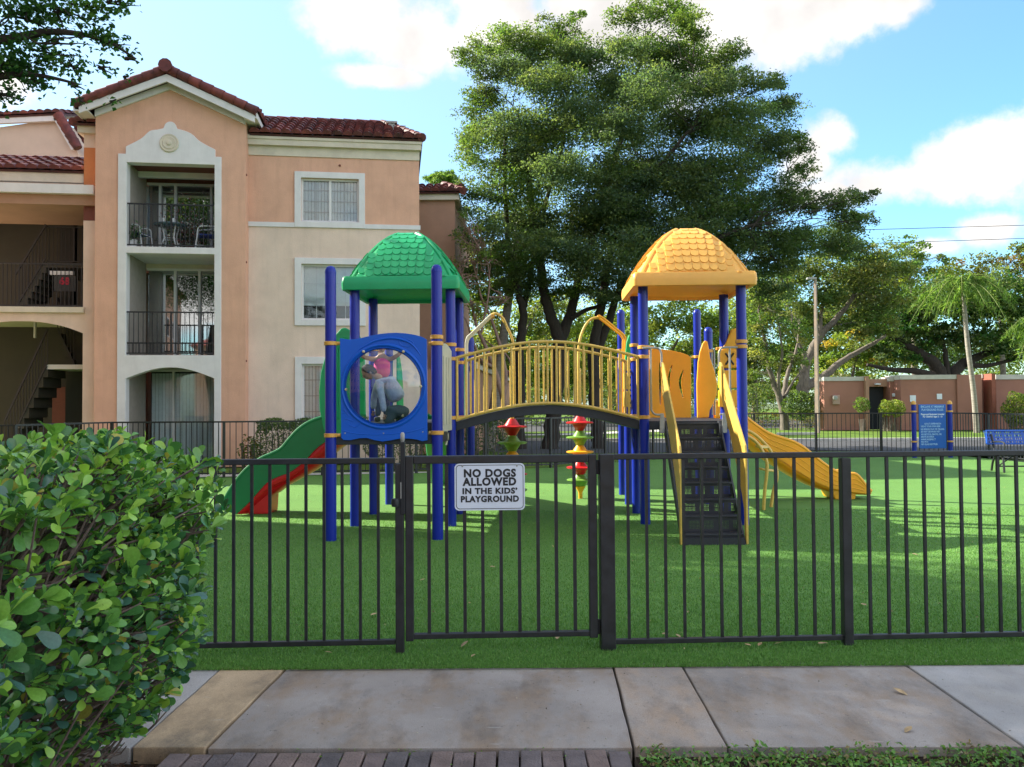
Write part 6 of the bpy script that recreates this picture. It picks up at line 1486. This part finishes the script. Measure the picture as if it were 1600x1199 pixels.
bgtree('yellow tinged tree between the street light and the broad oak', 66, 1330, [([(1330, 640), (1332, 590), (1340, 550)], .2, .07, 0)], [(1320, 530, 30, 18), (1350, 545, 34, 20), (1300, 560, 28, 18), (1380, 555, 34, 18), (1410, 560, 34, 18), (1345, 575, 50, 12)], YG + [(.38, .28, .05)], leaf=.28, dens=.6, bark=M_BARKG)
bgtree('broad deep green oak spreading above the low pink wall', 60, 1470, [([(1475, 620), (1472, 590), (1455, 565), (1430, 548), (1400, 530), (1370, 512)], .62, .14, 0), ([(1485, 620), (1490, 585), (1510, 565), (1545, 550), (1580, 525)], .55, .14, 1), ([(1470, 590), (1430, 580), (1395, 578), (1355, 570)], .3, .10, -1), ([(1480, 600), (1478, 560), (1470, 520)], .26, .1, 0), ([(1510, 568), (1540, 572), (1590, 560)], .25, .08, 0)],
       [(1420, 490, 44, 30), (1465, 470, 50, 34), (1515, 480, 50, 34), (1560, 500, 46, 36), (1390, 520, 40, 24), (1440, 530, 44, 24), (1490, 525, 44, 24), (1540, 540, 44, 22), (1590, 540, 34, 24), (1400, 555, 36, 14), (1560, 455, 44, 30), (1610, 480, 40, 40), (1365, 545, 30, 12), (1650, 520, 50, 40)], [DG[2], DG[3], MG[0], MG[1], (.03, .10, .02)], leaf=.26, dens=1.0)
bgtree('brownish sparse crown rising above the queen palm', 75, 1570, [([(1570, 640), (1565, 520), (1560, 430)], .3, .1, 0)], [(1545, 415, 40, 20), (1585, 410, 36, 24), (1620, 430, 40, 34), (1570, 445, 46, 20), (1530, 440, 34, 18), (1600, 390, 20, 12), (1480, 432, 30, 18)], BR + OL, leaf=.28, dens=.42, bark=M_BARKG, ntw=2)
bgtree('light green tree crown with open twigs above the left half of the oak', 70, 1420, [([(1430, 640), (1428, 520), (1422, 430)], .3, .1, 0)], [(1425, 400, 26, 20), (1450, 395, 28, 18), (1400, 420, 26, 20), (1445, 425, 34, 22), (1475, 400, 18, 12), (1418, 380, 14, 10), (1480, 425, 26, 16)], MG + YG, leaf=.24, dens=.42, bark=M_BARKG, ntw=2)
bgtree('distant pale tree low behind the yellow tower and the olive tree', 85, 1150, [([(1150, 640), (1150, 560)], .2, .08, 0)], [(1150, 600, 34, 24), (1185, 615, 30, 16), (1120, 610, 34, 18), (1165, 570, 30, 26), (1215, 610, 34, 18), (1250, 600, 34, 20), (1290, 590, 30, 20)], YG + [(.22, .20, .12), (.30, .28, .20)], leaf=.3, dens=.7, bark=M_BARKG)
bgtree('distant pale tree low behind the middle of the arched bridge', 90, 960, [([(960, 640), (960, 560)], .2, .08, 0)], [(960, 600, 40, 24), (910, 605, 40, 22), (1000, 605, 36, 22), (1050, 612, 40, 16), (1090, 610, 30, 18)], YG + [(.24, .22, .12), (.05, .09, .03)], leaf=.3, dens=.7, bark=M_BARKG)
bgtree('distant pale tree low behind the left foot of the arched bridge', 88, 830, [([(830, 640), (830, 560)], .2, .08, 0)], [(830, 600, 44, 24), (785, 608, 40, 20), (870, 605, 34, 20), (740, 610, 30, 20)], YG + [(.24, .22, .12), (.05, .09, .03)], leaf=.3, dens=.7, bark=M_BARKG)
bgtree('dense green tree mass behind the two dark trunks', 70, 870, [([(870, 645), (870, 560)], .3, .1, 0)], [(850, 590, 50, 26), (900, 580, 50, 30), (950, 585, 46, 28), (870, 545, 50, 34), (930, 540, 50, 34), (985, 560, 40, 34), (815, 575, 36, 30), (780, 560, 36, 34), (760, 600, 34, 24)], MG + YG, leaf=.27, dens=.7, bark=M_BARKG)
bgtree('dense olive tree mass right of the light pole above the pink wall', 80, 1340, [([(1340, 640), (1340, 560)], .3, .1, 0)], [(1300, 500, 50, 40), (1350, 500, 50, 40), (1400, 480, 50, 40), (1320, 450, 50, 36), (1370, 440, 50, 34), (1270, 520, 36, 44), (1300, 560, 60, 24), (1360, 565, 50, 20), (1240, 560, 34, 34), (1420, 545, 60, 30), (1480, 560, 60, 22), (1550, 555, 60, 26), (1450, 480, 40, 40), (1590, 500, 40, 40)], OL + MG + [YG[1]], leaf=.30, dens=.75, bark=M_BARKG)
bgtree('dense olive tree mass filling the gap right of the yellow tower', 78, 1180, [([(1180, 640), (1180, 560)], .3, .1, 0)], [(1170, 500, 40, 40), (1205, 480, 40, 44), (1180, 560, 50, 34), (1230, 560, 40, 34), (1150, 540, 40, 40), (1110, 560, 40, 34), (1080, 540, 40, 40), (1240, 500, 36, 36), (1060, 590, 40, 24)], OL + MG + YG[:2], leaf=.30, dens=.7, bark=M_BARKG)
HB = []
# wood far behind everything, one mass
pf = []
for x in np.linspace(-30, 110, 34):
    c = (x, 125 + random.uniform(-6, 6), 4 + random.uniform(-1, 1.2)); p, k = clump_points(c, (5, 4, 4.0), 900); pf.append(p)
for x in np.linspace(-110, -36, 16):
    c = (x, 125 + random.uniform(-6, 6), 5); p, k = clump_points(c, (5, 4, 5), 500); pf.append(p)
pf = np.concatenate(pf); pf[:, 2] = np.maximum(pf[:, 2], .1)
cf = np.array(MG + OL)[RNG.integers(0, 10, len(pf))] * RNG.uniform(.6, 1.2, (len(pf), 1))
tag(quadcloud('distant_wood', pf, .55 * RNG.uniform(.6, 1.3, len(pf)), cf, M_LEAF), 'continuous band of distant trees along the horizon', 'wood', kind='stuff')

for k, (px, Yh, w, h_, lab) in enumerate(((760, 60, 3.5, 2.2, 'tall dark boundary hedge far behind the left foot of the bridge'), (880, 66, 5, 2.6, 'tall dark boundary hedge far behind the middle of the bridge'), (1010, 62, 4, 2.4, 'tall boundary hedge far behind the posts of the yellow tower'), (1120, 64, 4, 2.8, 'tall boundary hedge far behind the play stairs'), (1215, 70, 4.5, 2.6, 'tall boundary hedge far behind the slender olive tree'))):
    HB.append((lab, XA(px, Yh), Yh, w, h_))
# clipped bushes ------------------------------------------------------
def bush(name, label, cx, cy, rx, ry, h, pal, leaf=.06, dens=1.0, box=True, group=None, z0=.05):
    t = thing(name, label, 'hedge' if box else 'bush', (cx, cy, 0), 0, group)
    vol = (rx * 2) * (ry * 2) + (rx * 2 + ry * 2) * 2 * h; n = int(dens * vol / (leaf * leaf * .55) * 1.6)
    u = RNG.uniform(-1, 1, (n, 3)); ax = RNG.choice(3, n, p=[.2, .45, .35])
    if box:
        for a in range(3): m = ax == a; u[m, a] = np.sign(u[m, a]) * (1 - RNG.random(m.sum()) ** 2 * .35)
        u[:, 2] = np.where(ax == 2, np.abs(u[:, 2]), u[:, 2])
    else:
        u = RNG.normal(size=(n, 3)); u /= np.linalg.norm(u, axis=1)[:, None]; u *= (1 - RNG.random((n, 1)) ** 2 * .5)
    lump = 1 + .10 * np.sin(u[:, :1] * 5 + u[:, 2:3] * 4) + .05 * np.sin(u[:, :1] * 13)
    pos = u * np.array([rx, ry, h / 2]) * lump + np.array([0, 0, h / 2 + z0]); pos[:, 2] = np.maximum(pos[:, 2], .03)
    c = np.array(pal)[RNG.choice(len(pal), n)] * RNG.uniform(.7, 1.3, (n, 1))
    quadcloud('foliage', pos, leaf * RNG.uniform(.6, 1.3, n), c, M_LEAF, t)
    mb = MB()
    for _ in range(14):
        x, y = random.uniform(-.8, .8) * rx, random.uniform(-.8, .8) * ry; mb.tube([(x * .8, y * .8, 0), (x, y, h * .8)], [.02, .01], 5)
    mb.obj('stems', M_BARKG, t); return t
Yb = 19.4
for lab, cx, cy, w, h_ in HB: bush('boundary_hedge', lab, cx, cy, w, .8, h_, MG + OL + DG, .2, .6, group='tall boundary hedges beyond the road')
bush('clipped_hedge', 'clipped dark green hedge against the beige wall left of the play tower', XA(446, Yb), Yb, .62, .45, 1.13, DG + [MG[0]], .06)
bush('clipped_hedge', 'clipped dark hedge seen under the left play tower between its posts', XA(640, 20), 20.0, 1.0, .45, 1.1, DG + [MG[0]], .06)
bush('clipped_hedge', 'clipped dark hedge behind the left end of the arched bridge', XA(745, 20.6), 20.6, .85, .5, 1.2, DG + [MG[0]], .06)
bush('ornamental_grass', 'small tuft of reddish grass at the foot of the beige wall', XA(392, 19.4), 19.4, .30, .3, .8, BR + MG[:2], .09, .35, False)
bush('round_bush', 'dense green bush left of the low pink wall behind the light pole', XA(1252, 46), 46, 1.0, .8, 1.6, MG + DG, .13, 1, False, z0=.6)
bush('round_bush', 'sparse bush with bare stems in front of the dark doorway', XA(1347, 43.5), 43.5, .42, .4, .8, MG, .10, .8, False, z0=1.0)
bush('round_bush', 'pale variegated shrub just right of the dark doorway', XA(1386, 43.2), 43.2, .40, .4, .9, YG + [(.35, .40, .18)], .10, .8, False, z0=.75)
bush('round_bush', 'second pale variegated shrub beside the left post of the rules sign', XA(1402, 43.0), 43.0, .42, .4, .9, YG + [(.35, .40, .18)], .10, .8, False, z0=.75)
bush('round_bush', 'green bush at the wall near the right edge of the picture', XA(1592, 43.0), 43.0, .8, .6, 1.9, MG + YG, .12, 1, False, z0=.1)
bush('clipped_hedge', 'long brownish hedge along the far lawn behind the light pole', XA(1190, 49), 49, 3.4, .5, .9, OL + BR, .13, .7)

# ------------------------------------------------------------------ land beyond the fence
def quadp(*pts): return [(p[0], p[1]) for p in pts]
flat('far_lawn', [(-90, 18.6), (-14, 18.6), (-12, 18.3), (-7, 18.3), (-2.2, 19), (1, 20.4), (4, 23.2), (8, 25.8), (14, 24.3), (17.5, 20), (60, 16), (90, 200), (-90, 200)], -.03, M_LAWN)
flat('road', [(.5, 26.0), (9, 26.6), (40, 24.5), (60, 25), (60, 31.2), (30, 32.4), (10, 33.2), (0, 35.5), (-4, 38), (-6, 34)], -.022, M_ASPH)
kb = thing('kerb', 'concrete kerb edging the road', 'kerb'); kb['kind'] = 'structure'; del kb['category']
def kerb(pts, w=.16, h=.12):
    for a, b in zip(pts[:-1], pts[1:]):
        MB().bar((*a, h / 2 - .03), (*b, h / 2 - .03), w, h).obj('kerb_stone', M_KERB, kb, bev=.01)
kerb([(0, 35.6), (10, 33.3), (20, 32.9), (30, 32.5), (45, 31.9), (60, 31.3)])
kerb([(-5.5, 38.6), (-1, 36.2), (0, 35.6)]); 
flat('far_path', [(-4, 41), (3, 41.5), (10, 47), (9, 49), (2, 43), (-4, 42.4)], -.018, M_KERB)
flat('parking_bay', [(-3, 46), (14, 50), (40, 54), (40, 75), (-3, 75)], -.018, M_ASPH)
ws = thing('wheel_stop', 'white concrete wheel stop on the ground beyond the fence right of the slide', 'wheel stop', (XA(1243, 39), 39, 0)); MB().box(-.9, .9, -.08, .08, 0, .12).obj('block', M_KERB, ws, bev=.02)
flat('building_path', [(-14, 18.75), (-1.8, 19.3), (-1.6, 18.95), (-2.5, 18.9), (-7, 18.25), (-12.5, 18.3)], -.015, M_KERB)
# light pole
Yl = 41.2; lpx = XA(1277.5, Yl, 672)
lp2 = thing('light_pole', 'tall weathered concrete light pole with a small lamp head on top', 'light pole', (lpx, Yl, 0)); hz = ZA(1273, 437, Yl)
MB().tube([(0, 0, 0), (0, 0, hz)], [.135, .075], 4).obj('pole', mat('weathered_pole', (.36, .27, .20), .9, col2=(.22, .19, .17), scale=4, bump=.4), lp2)
MB().box(-.42, .05, -.10, .10, hz, hz + .10).obj('lamp_head', M_GREY, lp2, bev=.02)
# low pink wall building with cap, alcove and fittings
Yw = 45.0; PW = thing('pink_wall_building', 'long low terracotta pink walled building with pale cap beyond the road', 'building', (0, 0, 0))
M_PINKW = mat('terracotta_wall', (.33, .155, .115), .9, var=.10, scale=.7, bump=.3, bscale=30); M_CAPW = mat('pale_cap', (.50, .48, .44), .8, var=.1, scale=2)
X = lambda px, py=630, Y=Yw: XA(px, Y, py); Z = lambda py, px=1400, Y=Yw: ZA(px, py, Y)
def wseg(p0, p1, ytop, Y, cap=6.5, m=M_PINKW, d=1.0, label=None):
    x0, x1 = XA(p0, Y), XA(p1, Y); px = (p0 + p1) / 2; zt = ZA(px, ytop + cap, Y)
    MB().box(x0, x1, Y, Y + d, 0, zt).obj('wall', m, PW)
    if cap: MB().box(x0 - .02, x1 + .02, Y - .05, Y + d, zt + .003, ZA(px, ytop, Y)).obj('cap', M_CAPW, PW)
wseg(1288, 1353, 589, Yw); wseg(1353.5, 1358.5, 588, Yw - .25, 0, M_BRN); wseg(1391, 1407, 589, Yw, 7); wseg(1408, 1496, 586, Yw - .8, 7, d=1.8)
wseg(1496.5, 1535, 585.5, Yw - .9, 0, d=1.9); wseg(1535.5, 1550, 585, Yw - .3, 6); wseg(1550.5, 1556.5, 584, Yw - 1.1, 0, mat('rust_wall', (.27, .09, .06), .9, var=.1), d=2); wseg(1557, 1760, 585, Yw, 7.5)
MB().box(X(1359), X(1391), Yw + .3, Yw + 1, Z(604), Z(592)).obj('lintel', M_BRN, PW); MB().box(X(1359), X(1391), Yw + .8, Yw + .9, 0, Z(604)).obj('dark_door', mat('door_black', (.012, .014, .02), .6), PW)
MB().box(X(1370), X(1378), Yw + .1, Yw + .3, Z(601), Z(599)).obj('entry_lamp', M_WHITE, PW)
MB().box(X(1300), X(1311), Yw - .14, Yw, Z(631.5), Z(617)).obj('meter_box', mat('meter_box', (.40, .26, .21), .7), PW, bev=.02); MB().lathe([(.12, 0), (.12, .1), (.02, .12)], (0, 0, 0), 14).obj('meter_dial', M_GREY, PW, True).matrix_local = Matrix.Translation((X(1303), Yw - .14, Z(621))) @ Matrix.Rotation(R(90), 4, 'X')
for px, py, Y, nm in ((1396, 617, Yw, 'wall_lamp'), (1545, 612, Yw - .3, 'wall_lamp')):
    MB().box(XA(px, Y) - .08, XA(px, Y) + .08, Y - .14, Y, ZA(px, py + 3, Y), ZA(px, py - 2, Y)).obj(nm, M_WHITE, PW, bev=.03)
for (a, b, c, d), nm in (((1422, 1431, 618, 628), 'wall_notice'), ((1464, 1472, 615.5, 624), 'wall_notice')):
    MB().box(XA(a, Yw - .8), XA(b, Yw - .8), Yw - .83, Yw - .8, ZA(a, d, Yw - .8), ZA(a, c, Yw - .8)).obj(nm, M_WHITE, PW)
# overhead wires
for k, (ya_w, yb_w, lab) in enumerate(((357.5, 351.5, 'upper overhead wire crossing the sky at the right'), (379, 372, 'lower overhead wire crossing the sky just above the treetops'))):
    pts = []
    for i in range(15):
        px = 1000 + 800 * i / 14; py = ya_w + (yb_w - ya_w) * (px - 1380) / 220 + 1.0 * math.sin(math.pi * i / 14); pts.append(P(px, py, 58))
    tag(MB().tube(pts, .022, 5).obj('overhead_wire', M_BLACK), lab, 'wire')

# near tree at the left whose branch hangs into the top corner, and a second one shading the turf
random.seed(33)
def worldtree(name, label, base, hgt, trunk_r, clumps, pal, leaf, dens, group=None, m=None, limbs_=()):
    t = thing(name, label, 'tree', (*base, 0), 0, group); bx, by = base
    pts = smoothpath([(0, 0, -.1), (.1, .05, hgt * .3), (-.1, .1, hgt * .6), (.05, 0, hgt)], 5); MB().tube(pts, [trunk_r * (1 - .5 * i / (len(pts) - 1)) for i in range(len(pts))], 10).obj('trunk', M_BARKD, t, True)
    P_, C_, st, tg = [], [], [], []; pal = np.array(pal)
    for c in clumps:
        cx, cy, cz, rx, ry_, rz_ = c; n = int(dens * 3 * math.pi * rx * rz_ / (leaf * leaf * .55)); p, k = clump_points((cx - bx, cy - by, cz), (rx, ry_, rz_), n, sub=max(8, n // 45), flat=.6)
        P_.append(p); C_.append(pal[RNG.integers(0, len(pal), k.max() + 1)][k] * RNG.uniform(.75, 1.3, (n, 1)))
        for _ in range(1 if cx < bx + 3.4 else 0): st.append(pts[-1 - random.randrange(6)]); tg.append(Vector((cx - bx, cy - by, cz)) + Vector((random.uniform(-.7, .7) * rx, random.uniform(-.7, .7) * ry_, random.uniform(-.5, .5) * rz_)))
        for _ in range(6): st.append(Vector((cx - bx, cy - by, cz)) + Vector((random.uniform(-.9, -.3) * rx, 0, random.uniform(-.1, .3) * rz_))); tg.append(Vector((cx - bx, cy - by, cz)) + Vector((random.uniform(-1, 1) * rx, random.uniform(-1, 1) * ry_, random.uniform(-1, .8) * rz_)))
    pos = np.concatenate(P_); quadcloud('crown', pos, leaf * RNG.uniform(.6, 1.3, len(pos)), np.concatenate(C_), M_LEAF, t, aspect=.7)
    for L_ in limbs_: MB().tube(smoothpath([Vector(q) - Vector((bx, by, 0)) for q in L_], 6), [.07 - .06 * i / (6 * (len(L_) - 1)) for i in range(6 * (len(L_) - 1) + 1)], 7).obj('limb', M_BARKD, t, True)
    twigs(st, tg, .016, M_BARKD, t, wob=.08); return t
cY = 9.0
def cw(px, py, rx, ry, Y=cY): c, r = pxclump(px, py, rx, ry, Y); return (*c, r[0], r[1] * 1.1, r[2])
worldtree('overhanging_tree', 'tree at the left whose leafy branches hang into the top left corner', (-9.2, 9.0), 5.0, .22,
    [cw(-20, 30, 80, 60), cw(60, 25, 55, 38), cw(120, 20, 45, 24), cw(150, 60, 34, 20), cw(90, 75, 50, 26), cw(40, 100, 46, 30), cw(-10, 120, 50, 40), cw(180, 70, 22, 11), cw(205, 92, 12, 6), cw(125, 105, 24, 14), cw(65, 128, 26, 14), cw(10, 150, 26, 16), cw(150, 12, 40, 14), cw(190, 5, 26, 8), cw(120, 135, 10, 8), cw(128, 158, 5, 9), cw(165, 108, 14, 9), cw(198, 122, 7, 5), cw(178, 160, 6, 6), cw(-60, 180, 50, 40),
     (-8.5, 9, 6.8, 2.6, 2.5, 1.6), (-10, 7, 7.5, 2.8, 2.8, 1.8), (-7.5, 7.0, 8.0, 2.4, 2.4, 1.3), (-9, 10.5, 8.2, 2.4, 2.0, 1.4)],
    [(.03, .095, .03), (.04, .12, .035), (.055, .145, .04), (.08, .18, .045), (.04, .10, .045)], .062, 1.1, limbs_=[[(-9.2, 9, 4.0), (-7.6, 9, 5.2), tuple(P(20, 60, 9)), tuple(P(90, 50, 9)), tuple(P(160, 62, 9)), tuple(P(212, 92, 9))], [(-9.2, 9, 4.0), (-7.4, 9, 4.9), tuple(P(0, 120, 9)), tuple(P(60, 118, 9)), tuple(P(124, 132, 9))]])
worldtree('shade_tree', 'tall dense tree left of the frame shading the front of the playground', (-11.2, 11.0), 8.0, .3,
    [(-11.5, 11.5, 10.5, 2.8, 2.6, 2.4), (-9.6, 12.2, 10.6, 2.2, 2.0, 1.8), (-11, 9, 10.5, 2.8, 2.6, 2.2), (-10, 7, 11, 2.6, 2.6, 2.2), (-11.5, 13.0, 8.4, 2.0, 1.6, 1.6), (-9.2, 9.5, 12.2, 2.4, 2.2, 1.8), (-11, 12, 13, 2.6, 2.4, 1.8)], DG, .16, .9)


# ------------------------------------------------------------------ big hedge in the left foreground
random.seed(5)
HG = thing('leafy_hedge', 'big dense hedge of thick round glossy leaves filling the lower left', 'hedge', (-1.9, 2.9, 0)); ho = Vector((-1.9, 2.9, 0))
def leafmesh(name, L=1.0, W=.62, cup=.10, bend=.14, cols=None):
    """obovate leaf, stem end at the origin, pointing along +Y, face up +Z"""
    ts = [0, .18, .40, .62, .80, .93, 1.0]; ws = [.05, .22, .62, .95, 1.0, .70, .22]; v, f = [], []
    for t, w in zip(ts, ws):
        zc = -bend * t * t
        v += [(-W / 2 * w, L * t, zc + cup * w * w * .55), (0, L * t, zc - cup * .12), (W / 2 * w, L * t, zc + cup * w * w * .55)]
    for i in range(6):
        a = i * 3; f += [(a, a + 1, a + 4, a + 3), (a + 1, a + 2, a + 5, a + 4)]
    return np.array(v), f
lv, lf = leafmesh('leaf')
HPAL = 1.22 * np.array([(.030, .10, .036), (.052, .155, .042), (.095, .235, .045), (.17, .36, .055), (.27, .46, .07), (.05, .13, .10), (.34, .32, .06)])
tips = []; branch_pts = []
def hedge_surface_z(x, y): 
    return 1.395 - .05 * (y - 2.2) - .40 * max(0, (x + 1.52)) ** 1.5 + .05 * math.sin(x * 5 + y * 3) + .04 * math.sin(y * 9 + x * 2)
rows_ = []
def add_tip(x, y, z, out, top): tips.append((Vector((x, y, z)), out, top))
for _ in range(1400):      # right-hand face, the one in view
    y = random.uniform(1.9, 3.60); z = random.uniform(.20, 1.46) if random.random() < .9 else random.uniform(.12, .4)
    if z < .42 and random.random() < .6: continue
    bulge = -1.27 + .07 * math.sin(y * 4.2 + z * 2.5) + .07 * math.sin(z * 5.5 + y * 1.7) + .10 * math.sin(math.pi * (z - .2) / 1.3) - (.62 * max(0, (.80 - z)))
    d = abs(random.gauss(0, .15)); x = bulge - d
    if z > hedge_surface_z(x, y): continue
    add_tip(x, y, z, Vector((1, random.uniform(-.9, .5), random.uniform(-.1, .9))), z > 1.0)
for _ in range(850):      # top
    y = random.uniform(1.9, 3.60); x = random.uniform(-3.0, -1.22); z = hedge_surface_z(x, y) - abs(random.gauss(0, .05)) + random.uniform(0, .04)
    add_tip(x, y, z, Vector((random.uniform(-.5, .7), random.uniform(-.8, .4), 1.2)), True)
for _ in range(420):      # far end by the fence and near end
    z = random.uniform(.3, 1.35); x = random.uniform(-2.8, -1.35 - .6 * max(0, .8 - z)); y = random.choice((3.60, 3.55, 1.95)) + random.uniform(-.08, .02)
    add_tip(x, y, z, Vector((random.uniform(-.4, .6), 1 if y > 4 else -1, random.uniform(0, .8))), z > 1.1)
for _ in range(40):       # loose sprigs sticking out
    y = random.uniform(2.2, 3.55); z = random.uniform(.9, 1.36); add_tip(-1.27 + random.uniform(0, .06), y, z, Vector((.8, random.uniform(-.5, .5), 1)), True)
leaves = []
for p, out, top in tips:
    out = out.normalized(); n = random.choice((4, 5, 5, 6, 7)); sz = random.choice((random.uniform(.030, .044), random.uniform(.038, .055), random.uniform(.048, .070)))
    young = (top and random.random() < .72) or random.random() < .12
    for k in range(n):
        a = 2.4 * k + random.uniform(-.4, .4); s = out.cross(Vector((.3, .2, 1))).normalized(); u2 = s.cross(out).normalized()
        spread = random.uniform(.5, 1.7)
        d = (out + (s * math.cos(a) + u2 * math.sin(a)) * spread + Vector((0, 0, .15))).normalized()
        L = sz * random.uniform(.8, 1.2); base = p - out * random.uniform(0, .05)
        nrm = (Vector((random.uniform(-.6, .6), random.uniform(-.8, .4), random.uniform(.3, 1))) - d * d.z + out * random.uniform(-.1, .5)); nrm = (nrm - d * nrm.dot(d)).normalized()
        ci = random.choices(range(7), (1, 3, 6, 6, 4, .5, .5) if young else (4, 6, 6, 3, .9, 3, .3))[0]
        leaves.append((base, d, nrm, L, HPAL[ci] * random.uniform(.8, 1.2), random.uniform(.6, 1.1)))
# the largest, nearest-looking leaves facing the camera are objects of their own
def score(l): 
    p = l[0]; dd = (p - EYE).length
    px = 800 + F * p.x / p.y
    vis = -20 < px < 420
    return (l[3] / dd) * (1 if vis else .1) * (1.2 if (p.x > -1.38 or p.z > 1.34) else .5)
leaves.sort(key=score, reverse=True)
lmats = []
for i, c in enumerate(HPAL):
    m = mat('big_leaf_%d' % i, tuple(c), .22, var=.12, scale=9, spec=.5, bump=.15, bscale=40, trans=.2, obj=True); lmats.append(m)
proto = []
for m in lmats:
    me = D.meshes.new('leaf'); me.from_pydata([tuple(v) for v in lv], [], lf); me.materials.append(m); me.polygons.foreach_set('use_smooth', [True] * len(lf)); proto.append(me)
def lmat(l, off):
    b, d, nrm, L, c, wv = l; x = d.cross(nrm).normalized(); M = Matrix((x * L * wv, d * L, nrm * L)).transposed().to_4x4(); M.translation = b - off; return M
for l in leaves[:298]:
    ci = int(np.argmin(np.abs(HPAL - l[4]).sum(1))); inst(proto[ci], 'leaf', parent=HG, mw=lmat(l, ho))
rest = leaves[298:]; nL = len(rest)
Ms = np.array([[list(r) for r in lmat(l, ho)] for l in rest]); hv = np.c_[lv, np.ones(len(lv))]
V = np.einsum('nij,kj->nki', Ms, hv)[:, :, :3]; faces = np.array(lf)
me = D.meshes.new('foliage'); k = len(lv); me.vertices.add(nL * k); me.vertices.foreach_set('co', V.reshape(-1)); me.loops.add(nL * 48); me.polygons.add(nL * 12)
me.loops.foreach_set('vertex_index', (np.arange(nL)[:, None, None] * k + faces[None]).reshape(-1).astype(np.int32)); me.polygons.foreach_set('loop_start', (np.arange(nL * 12) * 4).astype(np.int32))
ca = me.color_attributes.new('Col', 'FLOAT_COLOR', 'POINT'); cc = np.ones((nL, k, 4)); cc[:, :, :3] = np.array([l[4] for l in rest])[:, None, :]; ca.data.foreach_set('color', cc.reshape(-1))
me.update(calc_edges=True); me.polygons.foreach_set('use_smooth', [True] * (nL * 12)); me.materials.append(M_HEDGE)
o = D.objects.new('foliage', me); COL.objects.link(o); o.parent = HG; o['kind'] = 'stuff'; print('hedge leaves', nL)
# woody frame: thick stems fork up from the bed, thin twigs end at the rosettes
M_TWIG = mat('hedge_bark', (.16, .115, .095), .9, col2=(.085, .065, .055), scale=25, bump=.6, bscale=80)
stems = MB(); joints = []
for i in range(26):
    bx, by = random.uniform(-2.5, -1.72), random.uniform(2.1, 3.45); p = Vector((bx, by, -.08)); pts = [p]
    tx = bx + random.uniform(-.15, .30)
    for s in range(5): p = p + Vector(((tx - bx) / 5 + random.uniform(-.05, .05), random.uniform(-.07, .07), .22)); pts.append(p.copy())
    stems.tube([q - ho for q in smoothpath(pts, 3)], [.026 * (1 - .045 * k) for k in range(len(smoothpath(pts, 3)))], 7); joints += pts[1:]
stems.obj('stem', M_TWIG, HG, True)
tw = MB()
for p, out, top in random.sample(tips, min(1500, len(tips))):
    j = min(random.sample(joints, 26), key=lambda q: (q - p).length + (0.5 if q.z > p.z else 0)); mid = j.lerp(p, .55) + Vector((random.uniform(-.04, .04), random.uniform(-.04, .04), random.uniform(-.05, .02)))
    tw.tube([j - ho, mid - ho, p - out * .02 - ho], [.007, .0045, .0026], 5, False)
for _ in range(34):       # bare dead twigs low on the right
    y = random.uniform(2.9, 3.58); z = random.uniform(.12, .6); p = Vector((-1.62, y, z)); pts = [p]
    for s in range(4): p = p + Vector((random.uniform(.01, .07), random.uniform(-.05, .05), random.uniform(-.01, .07))); pts.append(p.copy())
    tw.tube([q - ho for q in pts], [.006, .005, .0045, .003, .002], 5); q = pts[2]; tw.tube([q - ho, q + Vector((.05, random.uniform(-.06, .06), .06)) - ho], [.004, .002], 5)
q = tw.obj('twigs', M_TWIG, HG, True); q['kind'] = 'stuff'

# lettering becomes real mesh objects
for o in [o for o in D.objects if o.type == 'FONT']:
    to_mesh(o)
